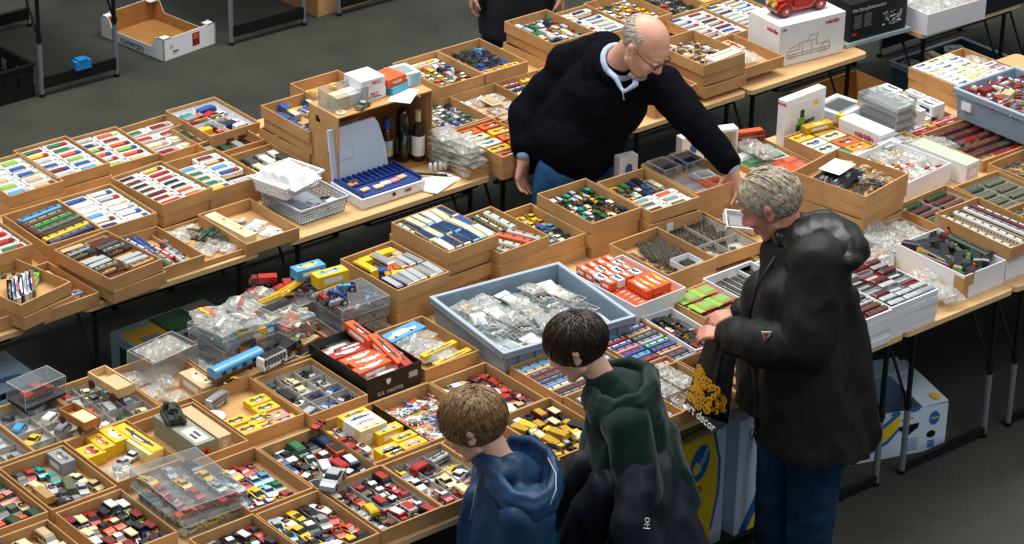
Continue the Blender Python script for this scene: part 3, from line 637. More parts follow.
for i, (px, py, c, a) in enumerate(((272, 366, 'white', -80), (290, 352, 'olive', -70), (250, 350, 'orange', -50))):
    o = make('bus' if i == 0 else 'truck', c, 'black' if i else 'black', True); o.location = PZ(px, py, .80); o.rotation_euler = (0, 0, math.radians(a)); o.scale = (1.2,)*3
    tag(o, uniq(['white and black toy bus next to the blue railway coach', 'olive toy lorry in front of the black shoe box', 'orange toy lorry between blue coach and clear boxes'][i]), 'toy lorry')
t = Tray('yellow diggers and grey buses', (6.75, 8.87), 3, rot=2, stack=2)
for i, (u, v, k, c, c2, a) in enumerate(((.3, .86, 'truck', 'yellow', 'yellow', 90), (.65, .88, 'truck', 'yellow', 'yellow', 85), (.15, .7, 'bus', 'yellow', 'yellow', 0), (.3, .58, 'van', 'blue', None, 60), (.5, .72, 'bus', 'cream', 'grey', 0), (.55, .5, 'truck', 'orange', 'orange', 70), (.7, .62, 'truck', 'yellow', 'orange', 10), (.4, .4, 'truck', 'gold', 'yellow', 60), (.85, .85, 'van', 'beige', None, 0))):
    t.put(k, u, v, c, c2, a=a, pos='number '+ordn[i], scale=1.15)
t.grid('bus', 6, 1, ('navy', 'grey', 'silver', 'beige', 'cream', 'silver'), reg=(.05, .05, .97, .36), a=0, ja=3, c2=['silver', 'grey'], where='front', scale=1.1)
t.grid('bus', 3, 1, ('beige', 'silver', 'grey'), reg=(.55, .4, .98, .72), a=0, ja=3, c2=['silver', 'grey'], where='middle')
t = Tray('white and blue buses, tallest', (7.07, 8.93), 4, rot=2, stack=3)
t.grid(['bus', 'coach', 'bus'], 6, 3, ['white', 'cream', 'silver', 'sky_blue', 'navy', 'beige', 'grey', 'cream'], c2=['navy', 'white', 'blue', 'cream'], ja=5, size=.11, scale=1.08, z=.01)
t = Tray('cream and green buses', (7.314, 8.880), 3, rot=2, stack=2)
t.grid('coach', 4, 1, ('pale_yellow', 'mint', 'dark_grey', 'cream'), reg=(.05, .55, .95, .98), size=.15, c2=['pale_yellow', 'cream', 'olive'], where='back', scale=1.3); t.grid('coach', 4, 1, ('white', 'cream', 'orange', 'silver'), reg=(.05, .05, .95, .5), size=.13, c2=['cream', 'orange', 'grey'], where='front', scale=1.2, a=20)
t = Tray('yellow cars, then blue cars', (7.555, 8.89), 2, stack=1)
t.grid('sedan', 5, 1, ['yellow'], reg=(.04, .8, .96, .98), where='back', scale=.8); t.grid('sedan', 5, 1, ['yellow', 'gold'], reg=(.04, .64, .96, .8), where='next', scale=.8)
t.grid(CARS, 6, 4, ['blue', 'navy', 'white', 'black', 'sky_blue', 'dark_green', 'red', 'black'], reg=(.04, .04, .96, .64), where='front', scale=.75)
t = Tray('tractors and tiny vintage cars', (7.845, 8.85), 3, rot=-1, stack=2)
t.grid(['vintage', 'tractor', 'roadster', 'vintage'], 7, 7, ['dark_green', 'black', 'green', 'navy', 'cream', 'white', 'yellow', 'brown', 'silver', 'teal'], scale=.68, ja=12)
t = Tray('white boxed cars beside the sleeve', (8.137, 8.775), 3, rot=-2, stack=2)
t.grid(CARS, 6, 4, ('yellow', 'yellow', 'green', 'navy', 'black', 'grey', 'yellow', 'olive', 'dark_green', 'white', 'blue', 'silver', 'yellow', 'navy', 'white', 'black', 'blue', 'cream'), reg=(.04, .48, .96, .97), where='back', scale=.75)
t.grid('window', 2, 3, ('grey', 'orange', 'olive', 'grey', 'brown', 'olive'), reg=(.03, .04, .97, .46), size=(.125, .05, .02), where='front', z=.018, ja=3)
t = Tray('orange packs beside the seller', (8.432, 8.80), 3, rot=-2, stack=2)
t.grid('pack', 2, 3, ('orange', 'white', 'orange', 'mint', 'red', 'white'), reg=(.03, .03, .97, .6), size=(.12, .075, .015), c2=['grey', 'white', 'orange'], z=.02, a=85)
t.grid('case', 2, 1, ('dark_grey', 'navy'), reg=(.02, .64, .98, .98), size=(.13, .1, .05), c2='black', z=.02, where='back')
t.put('van', .28, .8, 'dark_grey', 'black', a=-85, z=.026, pos='in the left clear case', scale=1.25); t.put('van', .75, .82, 'navy', 'black', a=-85, z=.026, pos='in the right clear case', scale=1.25)
# --- next row
t = Tray('brown track pieces', (7.845, 8.36), 2, rot=0, stack=1)
t.grid('curve', 5, 4, ['brown', 'dark_grey'], a=-50, ja=30, size=.13, z=.012); t.grid('straight', 5, 4, ['grey', 'brown'], a=-20, ja=12, size=.16, z=.02, reg=(.4, .3, 1, .9), where='upper')
b = MB(); b.box(0, .11, 0, .1, 0, .002, K['white_card']); 
for a in ((0, .11, 0, .002), (0, .11, .098, .1), (0, .002, 0, .1), (.108, .11, 0, .1)): b.box(*a, 0, .045, K['white_card'])
o = b.build('white_carton', None, t.w(.42, .06, .006), t.rot); tag(o, uniq('small white open box in the tray of brown track pieces'), 'box')
t = Tray('dark track pieces and white card', (8.16, 8.40), 1.5, rot=-2, stack=0)
t.dividers([.5], [.38], h=.04, m='grey_card'); t.grid('curve', 5, 4, ['dark_grey', 'brown'], a=-40, ja=30, size=.12, z=.014); t.grid('straight', 6, 3, ['grey', 'black', 'brown'], a=-30, ja=12, size=.12, z=.022, reg=(.1, .4, .95, .95), where='upper')
o = MB().box(-.04, .04, -.001, .001, 0, .04, K['white_card']).build('price_card', None, t.w(.3, .93, .03), t.rot+.1); tag(o, uniq('white card standing at the rear of the dark track tray'), 'card')
t = Tray('parts under the held white box', (8.45, 8.42), 1.2, rot=0, stack=0); t.grid('junk', 3, 4, ['dark_grey', 'brown', 'black', 'grey'], c2=['grey', 'white'])
t = Tray('small parts by the grey head', (8.75, 8.45), 1, rot=0); t.grid('bag', 2, 3, ['red', 'orange', 'white', 'grey'], c2=['white', 'silver'])
# --- blue-grey crate
def crate(name, cx_, cy_, z, W, D, h, rot, lbl, tilt=None):
    b = MB(); w0, d0, w1, d1 = W/2-.02, D/2-.02, W/2, D/2; t = .008
    def ring(w, d, z): return [(-w, -d, z), (w, -d, z), (w, d, z), (-w, d, z)]
    vs = ring(w0, d0, 0)+ring(w1-.012, d1-.012, h)+ring(w1-.02, d1-.02, h)+ring(w0-t, d0-t, .006)
    fs = [(3, 2, 1, 0), (12, 13, 14, 15)]
    for k in range(4): q = (k+1) % 4; fs += [(k, q, 4+q, 4+k), (4+k, 4+q, 8+q, 8+k), (8+k, 8+q, 12+q, 12+k)]
    b.add(vs[:], fs, K['crate'])
    o = b.build(name, None, (cx_, cy_, z), math.radians(rot))
    if tilt: o.rotation_euler = (math.radians(tilt[0]), math.radians(tilt[1]), math.radians(rot))
    r = MB()
    for a in ((-w1, w1, -d1, -d1+.018), (-w1, w1, d1-.018, d1), (-w1, -w1+.018, -d1+.018, d1-.018), (w1-.018, w1, -d1+.018, d1-.018)): r.box(*a, h-.004, h+.006, K['crate_in'])
    for a in ((-w1, w1, -d1, -d1+.004), (-w1, w1, d1-.004, d1), (-w1, -w1+.004, -d1, d1), (w1-.004, w1, -d1, d1)): r.box(*a, h-.022, h, K['crate'])
    for k in range(-3, 4):
        r.box(k*W/8-.002, k*W/8+.002, -d1+.004, -d1+.014, .01, h-.02, K['crate']); r.box(k*W/8-.002, k*W/8+.002, d1-.014, d1-.004, .01, h-.02, K['crate'])
    r.build('rim', o)
    return tag(o, uniq(lbl), 'crate')
CR = crate('plastic_crate', 6.905, 8.10, TT+.002, .655, .59, .115, -7, 'wide shallow blue grey plastic crate full of clear plastic packets')
def in_crate(u, v, z): c, s_ = math.cos(math.radians(-7)), math.sin(math.radians(-7)); return Vector((6.905+u*c-v*s_, 8.10+u*s_+v*c, TT+.045+z))
rr = random.Random(3); n = 0
for lay, (nx, ny) in enumerate(((6, 5), (5, 5))):
    for i in range(nx):
        for j in range(ny):
            k = rr.random(); c = rr.choice(['white', 'cream', 'grey', 'white', 'beige', 'silver', 'white', 'brown']); c = 'green' if (lay, i, j) == (1, 2, 4) else 'yellow' if (lay, i, j) in ((1, 0, 4), (1, 3, 1), (0, 4, 2)) else c
            kd = 'bag' if k < .5 else 'case' if k < .75 else 'pack'
            o = make(kd, c, 'white' if c != 'white' else 'silver', size=((.11, .09, .03) if kd == 'bag' else (.1, .07, .026) if kd == 'case' else (.11, .07, .014)), seed=n)
            o.location = in_crate(-.27+.54*(i+.5)/nx+rr.uniform(-.01, .01), -.23+.46*(j+.5)/ny+rr.uniform(-.01, .01), .004+.03*lay); o.rotation_euler = (rr.uniform(-.12, .12)*lay, rr.uniform(-.12, .12)*lay, rr.uniform(-.35, .35)-.12)
            tag(o, uniq('%s %s, %s column %s row, %s layer of the blue grey crate' % (c, {'bag': 'bagged fittings', 'case': 'clear case', 'pack': 'bubble pack'}[kd], ordn[i], ordn[j], ['lower', 'upper'][lay])), CATN[kd], 'packets in the blue grey crate'); n += 1
# --- orange boxes in a white carton
def open_box(name, cx_, cy_, z, W, D, h, rot, mt, lbl, cat='box', t=.004):
    b = MB(); b.box(-W/2, W/2, -D/2, D/2, 0, t, K[mt])
    for a in ((-W/2, W/2, -D/2, -D/2+t), (-W/2, W/2, D/2-t, D/2), (-W/2, -W/2+t, -D/2+t, D/2-t), (W/2-t, W/2, -D/2+t, D/2-t)): b.box(*a, t, h, K[mt])
    o = b.build(name, None, (cx_, cy_, z), math.radians(rot)); return tag(o, uniq(lbl), cat)
OB = open_box('white_carton', 7.385, 8.03, TT+.001, .29, .40, .125, 1, 'white_card', 'white open carton packed with orange boxes')
def local(o, x, y, z): return o.matrix_basis @ Vector((x, y, z))
n = 0
for i in range(2):
    for j in range(13):
        o = link('orange_model_box', cached(('ob', 0), lambda: carton(.13, .027, .1, 'orange', 'red', band=False)), None, local(OB, -.07+.14*i, -.18+.0295*j, .006), math.radians(91)); n += 1
        tag(o, uniq('flat orange box, %s column, %s from the front, white carton' % (['left', 'right'][i], ordn[j])), 'box', 'orange boxes in the white carton')
for i in range(4):
    for j in range(4):
        c = ['orange', 'white', 'orange', 'white'][(i+j) % 4] if j < 3 else 'orange'
        o = link('orange_model_box', cached(('ob', c, 2), lambda: carton(.062, .038, .036, c, 'navy' if c == 'white' else 'white', None)), None, local(OB, -.10+.05*i, .02+.052*j, .11+.001), math.radians(R.uniform(-3, 3)))
        tag(o, uniq('small %s box in the heap, %s along, %s from the front' % (c, ordn[i], ordn[j])), 'box', 'small orange and white boxes')
for i in range(4):
    o = link('orange_model_box', cached(('ob', 'p', i % 2), lambda: carton(.13, .034, .034, 'orange', ['white', 'yellow'][i % 2], band=False)), None, local(OB, -.02+.036*i, -.09, .11+.001), math.radians(R.uniform(-3, 3)))
    tag(o, uniq('long orange box on top near the front, %s from left' % ordn[i]), 'box', 'long orange boxes on top')
# --- third row
t = Tray('black locomotives', (7.44, 7.82), 1.1, W=.16, D=.36, rot=-3, mt='white_card', stack=0)
t.grid(['steam', 'steam', 'box'], 4, 4, ('red', 'black', 'black', 'dark_green', 'black', 'white', 'maroon', 'black', 'dark_grey', 'black', 'yellow', 'black', 'black', 'navy', 'black', 'olive'), size=.085, ja=10, c2=['black', 'dark_red', 'dark_grey'])
t = Tray('green and orange blister cards', (7.72, 7.90), 1.2, rot=2, W=.25, D=.30, stack=0)
t.grid('pack', 2, 3, ('orange', 'orange', 'orange', 'orange', 'orange', 'orange'), c2=['lime', 'green', 'mint', 'white'], size=(.11, .085, .012), z=.04, a=90, ja=2, reg=(.0, .0, 1, 1)); t.grid('pack', 2, 2, ['orange', 'red'], c2='lime', size=(.11, .085, .012), z=.056, a=88, ja=5, reg=(.1, .3, .9, .98), where='top')
t = Tray('grey straight track lengths', (8.0, 7.92), 1.3, mt='white_card', stack=0); t.grid('straight', 8, 2, ['grey', 'brown', 'silver'], size=.17, z=.02, ja=1)
t = Tray('long blue coaches, left half', (6.97, 7.84), 1, rot=0, W=.40, D=.33, mt='card')
PALC = ('sky_blue', 'blue', 'beige', 'blue', 'maroon', 'blue', 'dark_grey', 'blue', 'navy', 'cream')
def coachrows(t, n, pal, cols=1, L=.26):
    for r in range(n):
        for c in range(cols):
            t.put('coach', (c+.5)/cols, .95-.9*(r+.5)/n, pal[(r*cols+c) % len(pal)], R.choice(['blue', 'white', 'grey', 'red', 'navy']), a=-90, size=L, pos='row %s %s' % (ordn[r], ['left', 'right'][c] if cols > 1 else 'straight'), z=.012)
coachrows(t, 9, PALC, 2, .18)
t = Tray('long blue coaches, right half', (7.275, 7.84), 1, rot=0)
coachrows(t, 9, ('sky_blue', 'blue', 'red', 'beige', 'blue', 'dark_grey', 'pink', 'cream', 'blue', 'teal'), 2, .125)
t = Tray('silver and red coaches', (6.87, 7.50), 1.2, rot=0, W=.3); coachrows(t, 8, ('silver', 'dark_grey', 'red', 'white', 'grey', 'maroon', 'silver', 'white'), 1, .22)
t = Tray('silver packets by the bag', (7.14, 7.52), 1, rot=0, W=.26); t.grid('case', 2, 5, ['grey', 'silver', 'white', 'dark_grey'], size=(.11, .06, .02), a=90, z=.012); t.grid('bag', 2, 2, ['white', 'silver'], z=.03, where='top', reg=(.1, .4, .9, .95))
t = Tray('red and white tiny vehicles', (7.42, 7.46), 1, rot=0, W=.27); t.grid(['sedan', 'roadster'], 4, 5, ['white', 'red', 'silver', 'green', 'cream', 'dark_red'], scale=.8, ja=20)
t = Tray('packets behind the carrier bag', (7.70, 7.52), 1); t.grid('pack', 2, 4, ['beige', 'brown', 'grey', 'olive'], size=(.1, .08, .012), a=80, z=.01)
# black shoe box
SB = open_box('shoe_box', 6.26-.135, 8.42-.19, TT+.001, .275, .40, .105, 0, 'blackm', 'black shoe box full of orange packets', 'shoe box')
text_on(SB, 'lettering', 'SLR  MASTER', .023, PAPER('silver'), (-.02, -.2005, .02), (1, 0, 0), (0, 0, 1), .0003)
sh = MB(); sh.add([(-.011, 0, .013), (.011, 0, .013), (.011, 0, -.002), (0, 0, -.014), (-.011, 0, -.002)], [(0, 1, 2, 3, 4)], PAPER('white')); o = sh.build('shield_mark', SB, (-.03, -.2008, .066))
MB().box(-.022, .022, -.0005, .0005, -.013, .013, PAPER('silver')).build('price_sticker', SB, (.095, -.2006, .06))
for i, (x, y, c, k, a, z) in enumerate(((-.03, .16, 'white', 'pack', 90, .05), (.02, .1, 'dark_red', 'carton', 90, .045), (-.04, .06, 'red', 'carton', 88, .055), (-.03, .0, 'orange', 'carton', 92, .055), (-.02, -.05, 'orange', 'carton', 90, .06), (-.04, -.1, 'orange', 'carton', 94, .06), (-.02, -.15, 'pink', 'pack', 85, .06))):
    o = make(k, c, 'white', size=((.17, .05, .04) if k == 'carton' else (.18, .08, .02))); o.location = local(SB, x, y, z); o.rotation_euler = (0, 0, math.radians(a))
    tag(o, uniq('%s flat packet, %s from the back of the black shoe box' % (c.replace('_', ' '), ordn[i])), 'packet', 'packets in the black shoe box')
for i, (x, y, c, a, z, tl) in enumerate(((.07, .12, 'orange', -5, .09, 0), (.08, -.03, 'orange', 4, .075, .3), (.1, -.06, 'red', 2, .06, .2), (.105, .0, 'grey', 0, .055, 0))):
    o = make('carton', c, 'black', size=(.19, .042, .042)); o.location = local(SB, x, y, z); o.rotation_euler = (tl, 0, math.radians(a))
    tag(o, uniq('long %s box lying lengthwise in the shoe box, %s from the back' % (c, ordn[i])), 'box', 'long boxes in the black shoe box')
t = Tray('blue bag and paper packs', (6.56, 8.41), 1, rot=0)
t.put('bag', .5, .78, 'sky_blue', 'blue', a=15, size=(.13, .22, .03), pos='at the back', z=.02); t.put('carton', .45, .86, 'sky_blue', 'white', a=-82, size=(.22, .075, .02), pos='at the rim', z=.035, noun='flat pack'); t.put('carton', .6, .33, 'yellow', 'olive', a=-84, size=(.19, .03, .02), pos='in the middle', z=.03, noun='pack edge'); t.put('carton', .6, .1, 'yellow', 'olive', a=-84, size=(.2, .03, .02), pos='in front', z=.03, noun='pack edge')
for i, (u, v, c) in enumerate(((.6, .55, 'white'), (.4, .45, 'cream'), (.65, .36, 'yellow'), (.5, .22, 'yellow'), (.6, .1, 'white'))): t.put('bag', u, v, c, 'grey' if c != 'yellow' else 'gold', a=R.uniform(-30, 30)-80, size=(.1, .16, .03), pos='%s from the back' % ordn[i], z=.012)
# green war-time box with a model on top, and plain box beside it
t = Tray('tall green printed box', (5.385, 8.38), 1, rot=0, W=.29)
GB = MB().box(-.045, .045, -.15, .15, 0, .085, PAPER('olive')).build('printed_box', None, t.w(.42, .5, .004), 0)
MATS['paper_olive_grey'] = mat('paper_olive_grey', '8c9480', .6); GB.data.materials[0] = MATS['paper_olive_grey']
MB().box(-.03, .03, -.13, -.02, .085, .0856, PAPER('white')).box(-.02, -.005, -.11, -.06, .0856, .086, PAPER('dark_grey')).box(.003, .018, -.1, -.05, .0856, .086, PAPER('dark_grey')).build('printed_panel', GB)
MB().tube((0, -.1502, .042), (0, -.1512, .042), .022, PAPER('orange'), 16).tube((0, -.1512, .042), (0, -.1518, .042), .010, PAPER('dark_red'), 12).build('round_emblem', GB)
tag(GB, uniq('tall grey green printed box with a round orange emblem on its end'), 'box')
def tank(loc, rz):
    b = MB(); m = PAINT('dark_green'); m2 = mat('paint_camouflage', '2c3a2a', .7, hex2='0d120e', scale=60)
    b.box(-.03, .03, -.06, .06, .012, .03, m2, top=.9); o = b.build('toy_tank', None, loc, rz)
    for sx in (-1, 1):
        x = sx*.032; w = MB(); w.prof([(-.062, .01, .008), (-.05, .001, .008), (.05, .001, .008), (.064, .012, .008), (.055, .022, .008), (-.055, .022, .008)], K['tyre'], Matrix.Translation((x, 0, 0))); w.build('track', o)
    MB().tube((0, -.005, .03), (0, -.005, .046), .024, m2, 12, .019).box(-.012, .012, -.03, .01, .046, .052, m2).build('turret', o)
    MB().tube((0, .015, .04), (0, .085, .044), .003, m2, 8).build('gun_barrel', o)
    MB().box(-.03, .03, -.06, -.03, .03, .045, m2, top=.8).ball((.015, -.045, .05), (.012, .014, .008), m2).ball((-.015, .04, .034), (.012, .016, .01), m2).build('stowage', o)
    return tag(o, uniq('dark green toy tank on top of the tall grey green box'), 'toy tank')
tank(GB.location+Vector((0, .075, .086)), math.radians(160))
o = MB().box(-.03, .03, -.14, .14, 0, .075, PAPER('beige')).build('plain_box', None, t.w(.75, .5, .004), 0); MB().box(-.012, .012, -.1405, -.14, .02, .06, PAPER('cream')).build('end_label', o); tag(o, uniq('beige plain box right beside the tall green box'), 'box')
t.put('roadster', .5, .06, 'yellow', 'black', a=-65, pos='in front', scale=1.1, detail=True); t.put('tractor', .12, .05, 'lime', 'black', a=-65, pos='in front', detail=True)
t = Tray('yellow flat boxes in foreground', (5.1, 8.42), 1)
for i, (u, v, c, l, w_, h_, a, z, p) in enumerate(((.18, .72, 'yellow', .09, .09, .045, 0, .004, 'red'), (.42, .8, 'yellow', .12, .06, .05, 0, .004, 'orange'), (.64, .82, 'yellow', .12, .06, .055, 0, .004, 'white'), (.87, .6, 'pale_yellow', .25, .07, .05, 3, .004, 'sky_blue'), (.93, .62, 'yellow', .26, .05, .054, 3, .004, 'navy'))):
    t.put('carton', u, v, c, p, a=a, size=(l, w_, h_), pos='number '+ordn[i], z=z)
t.put('sedan', .45, .45, 'silver', a=-70, pos='behind the bag', detail=True); t.put('sedan', .66, .5, 'white', a=-70, pos='behind the clear box', detail=True); t.put('bag', .3, .3, 'white', 'grey', pos='in front', size=(.13, .12, .03))
t = Tray('white disc and yellow boxes', (5.68, 8.42), 1)
for i, (u, v, a, z, h_) in enumerate(((.1, .15, 90, .004, .04), (.15, .36, 90, .004, .04), (.48, .28, 90, .004, .035), (.75, .42, 90, .004, .035), (.72, .22, 88, .004, .035), (.45, .1, 90, .004, .035), (.78, .08, 90, .004, .03), (.8, .62, 90, .004, .03))):
    t.put('carton', u, v, 'yellow' if i != 4 else 'pink', ['brown', 'maroon', 'olive', 'dark_grey', 'lime', 'olive', 'silver', 'olive'][i], a=a, size=(.1, .06, h_), pos='number '+ordn[i], z=z)
t.put('bus', .35, .88, 'silver', 'grey', a=-70, pos='at the back', detail=True)
o = MB().tube((0, 0, 0), (0, 0, .0015), .045, K['white_card'], 28).build('compact_disc', None, t.w(.1, .66, .02), 0); MB().tube((0, 0, .0015), (0, 0, .002), .016, PAPER('silver'), 20).build('hub', o); tag(o, uniq('white compact disc beside the yellow flat boxes'), 'disc')
t = Tray('grey divided tray beside shoe box', (5.97, 8.39), 1); t.dividers([.33, .66], [.33, .5, .75], m='grey_card')
for i, (u, v, c, k, a) in enumerate(((.17, .85, 'dark_grey', 'sedan', 0), (.17, .62, 'black', 'truck', 0), (.5, .9, 'cream', 'sports', 0), (.5, .76, 'cream', 'sedan', 0), (.83, .88, 'black', 'sports', 0), (.83, .6, 'silver', 'roadster', 0), (.2, .42, 'white', 'roadster', -70), (.5, .42, 'navy', 'sedan', -70), (.84, .42, 'blue', 'sports', -70), (.17, .2, 'silver', 'van', -70), (.5, .2, 'blue', 'sports', -70), (.84, .22, 'black', 'sports', -70), (.84, .08, 'dark_red', 'roadster', -70), (.5, .07, 'grey', 'sedan', -70))):
    t.put(k, u, v, c, None, a=a, pos='number '+ordn[i], detail=True)
# --- third row left
t = Tray('teal cars and an olive box', (4.80, 8.40), 1)
t.put('carton', .82, .82, 'grey', 'olive', a=0, size=(.11, .06, .055), pos='at the back right', noun='small box')
for i, (u, v, c, k) in enumerate(((.2, .86, 'dark_grey', 'sedan'), (.35, .84, 'red', 'sedan'), (.5, .84, 'teal', 'sports'), (.55, .66, 'teal', 'sedan'), (.22, .6, 'cream', 'van'), (.2, .42, 'tan', 'truck'), (.4, .5, 'silver', 'roadster'), (.45, .32, 'dark_grey', 'sedan'), (.6, .42, 'olive', 'truck'), (.72, .32, 'silver', 'sedan'), (.3, .18, 'black', 'sedan'), (.5, .15, 'grey', 'sedan'), (.8, .5, 'cream', 'sedan'), (.9, .3, 'beige', 'sedan'))):
    t.put(k, u, v, c, None, a=R.uniform(-20, 20), pos='number '+ordn[i], detail=True, scale=1.05)
t = Tray('orange and dark green cars', (4.50, 8.40), 1); t.grid(CARS, 6, 4, ['orange', 'dark_green', 'beige', 'red', 'pink', 'olive'], detail=True, scale=1.15, ja=12)
t = Tray('cream boxes, lower left corner', (4.47, 7.97), 1); t.grid(['van', 'bus'], 3, 3, ('navy', 'cream', 'beige', 'white', 'pale_yellow', 'cream', 'grey', 'black', 'olive'), detail=True, scale=1.2)
t = Tray('shiny vintage cars, near left', (4.80, 7.99), 1)
t.grid(['vintage', 'roadster', 'sedan', 'vintage'], 6, 4, ('black', 'white', 'red', 'dark_red', 'black', 'white', 'red', 'brown', 'orange', 'orange', 'black', 'lime', 'maroon', 'dark_grey', 'tan', 'dark_red', 'navy', 'gold', 'black', 'olive'), c2=['black', 'white', 'black', 'dark_red', 'cream'], detail=True, ja=14, scale=1.1)
for k, (z, W, D) in enumerate(((TT+.002, .29, .38), (TT+.067, .285, .37))):
    o = link('clear_box', cached(('clb', k), lambda: clear_case(D, W, .06, 'clear')), None, (4.98, 7.79+.01*k, z), math.radians(-3*k)); n = 0
    MB().box(-W/2, W/2, -D/2, D/2, .0605, .0625, K['clear']).build('lid', o)
    tag(o, uniq('%s clear plastic display box of model cars, front left' % ['lower', 'upper'][k]), 'display box')
    for r in range(4):
        for c in range(3):
            cc = [['cream', 'yellow', 'gold'], ['yellow', 'silver', 'olive'], ['white', 'cream', 'yellow'], ['sky_blue', 'silver', 'white']][r][c] if k == 0 else [['orange', 'dark_red', 'red'], ['dark_red', 'red', 'silver'], ['red', 'yellow', 'yellow'], ['yellow', 'silver', 'navy']][r][c]
            q = make('sports' if (r+c) % 2 else 'sedan', cc, None, False); q.location = o.matrix_basis @ Vector((-W/2+W*(c+.5)/3, -D/2+D*(r+.5)/4, .003)); q.rotation_euler = (0, 0, math.radians(-85 if r == 0 else R.uniform(-10, 10)))
            tag(q, uniq('%s toy car in the %s clear box, %s row, %s from left' % (cc.replace('_', ' '), ['lower', 'upper'][k], ordn[r], ordn[c])), 'toy car', 'toy cars in the clear display boxes')
t = Tray('blue and red racing cars', (5.375, 7.94), 1)
t.grid(['sports', 'roadster'], 5, 4, ('red', 'blue', 'yellow', 'red', 'dark_red', 'silver', 'white', 'red', 'sky_blue', 'sky_blue', 'silver', 'black', 'yellow', 'light_blue', 'green', 'black'), detail=True, scale=1.15, reg=(.05, .05, .85, .93), c2=['white', None, 'yellow'], ja=10)
t = Tray('dark blue cars and red cars', (5.665, 7.92), 1)
t.grid(CARS, 5, 4, ('navy', 'white', 'green', 'black', 'navy', 'blue', 'black', 'dark_green', 'red', 'orange', 'red', 'olive', 'white', 'red', 'navy', 'cream'), detail=True, ja=25, scale=1.15, c2=['black', None, 'white'])
t.put('roadster', .98, .97, 'red', 'black', a=-60, z=.06, pos='perched on the corner', detail=True)
t = Tray('yellow printed boxes, middle', (5.945, 7.94), 1)
for i in range(4): t.put('carton', .55, .88-.1*i, ['yellow', 'white', 'white', 'cream'][i], ['dark_grey', 'navy', 'pink', 'beige'][i], a=-90, size=(.13, .038, .07), pos='standing, %s from back' % ordn[i])
t.put('carton', .75, .5, 'yellow', 'silver', a=-90, size=(.12, .05, .05), pos='number five'); t.put('carton', .82, .28, 'yellow', 'olive', a=-90, size=(.1, .05, .05), pos='number six'); t.put('carton', .85, .12, 'yellow', 'pink', a=-90, size=(.11, .055, .05), pos='number seven')
t.put('carton', .45, .2, 'yellow', 'grey', a=-90, size=(.1, .055, .045), pos='number eight'); t.put('carton', .5, .07, 'yellow', 'dark_green', a=-90, size=(.11, .055, .045), pos='number nine')
for i, (u, v, c) in enumerate(((.12, .85, 'yellow'), (.28, .88, 'silver'), (.16, .68, 'red'), (.28, .66, 'dark_red'), (.15, .5, 'red'), (.3, .48, 'white'), (.15, .32, 'dark_grey'))): t.put('roadster' if i % 2 else 'sedan', u, v, c, pos='number '+ordn[i], detail=True, a=R.uniform(-10, 10))
t = Tray('pink and blue plastic toys', (6.225, 7.94), 1)
for i in range(5):
    for j in range(4):
        for k_ in range(2): t.put('pack' if k_ and (i+j) % 3 == 0 else 'junk', .13+.19*i+.05*k_, .8-.22*j, R.choice(['pink', 'white', 'silver', 'orange', 'grey', 'light_blue', 'red']), 'white', pos='lower %s row %s %s' % (ordn[j], ordn[i], ['left', 'right'][k_]), size=(.07, .05, .015) if k_ and (i+j) % 3 == 0 else .022, z=.004, a=R.uniform(0, 90))
        c = [['white', 'orange', 'red', 'orange', 'maroon'], ['pink', 'white', 'lime', 'orange', 'white'], ['pink', 'yellow', 'silver', 'sky_blue', 'blue'], ['red', 'silver', 'blue', 'blue', 'white']][j][i]
        t.put('junk', .1+.2*i, .86-.24*j, c, R.choice(['white', 'grey', 'pink', 'blue']), pos='row %s place %s' % (ordn[j], ordn[i]), size=.024)
# helicopter-like blue toy
b = MB(); m = PAINT('blue')
for k in range(8): a = k*PI/4; b.box(-.004, .06, -.005, .005, 0, .004, m, Matrix.Rotation(a, 4, 'Z'))
b.ball((0, 0, .008), (.022, .03, .014), m); b.ball((0, .015, .016), (.01, .014, .008), PAPER('white'))
o = b.build('blue_star_toy', None, t.w(.6, .35, .03), .3); tag(o, uniq('blue spiky plastic toy among the pink plastic toys'), 'toy')
t = Tray('red cars behind the blond head', (6.515, 7.93), 1); t.grid(CARS, 5, 4, ('cream', 'white', 'beige', 'maroon', 'red', 'dark_red', 'white', 'orange', 'white', 'red', 'red', 'orange', 'silver', 'red', 'dark_red', 'black'), ja=20, detail=False, scale=1.12)
# --- front row
t = Tray('vintage cars, bottom edge', (5.09, 7.54), 1); t.grid(['vintage', 'sedan'], 5, 4, ['black', 'maroon', 'white', 'dark_green', 'red', 'silver'], detail=True, ja=12, c2=['white', 'black'])
t = Tray('yellow car and black cars', (5.38, 7.53), 1)
t.grid(['sports', 'roadster', 'sedan'], 5, 4, ('silver', 'white', 'yellow', 'black', 'white', 'sky_blue', 'yellow', 'dark_green', 'grey', 'red', 'black', 'yellow', 'navy', 'red', 'orange', 'yellow'), detail=True, c2=['white', 'black', None, None], ja=18, scale=1.22)
t = Tray('silver car on the tray rim', (5.68, 7.535), 1)
t.dividers([.42, .72], [.42], h=.0301)
t.grid(CARS+['van'], 5, 5, ('white', 'dark_red', 'red', 'dark_green', 'black', 'dark_grey', 'orange', 'green', 'white', 'red', 'silver', 'yellow', 'black', 'maroon', 'red', 'sky_blue', 'dark_green', 'red', 'white', 'silver'), detail=True, ja=15, c2=['white', None, 'red'], scale=1.05, z=.006)
t.put('sedan', .2, .99, 'silver', None, a=-55, z=.06, pos='big, across the rear rim', scale=1.7, detail=True)
t = Tray('pink car next to blue jacket', (5.965, 7.53), 1)
t.dividers([.36, .68], [.3, .62], h=.032)
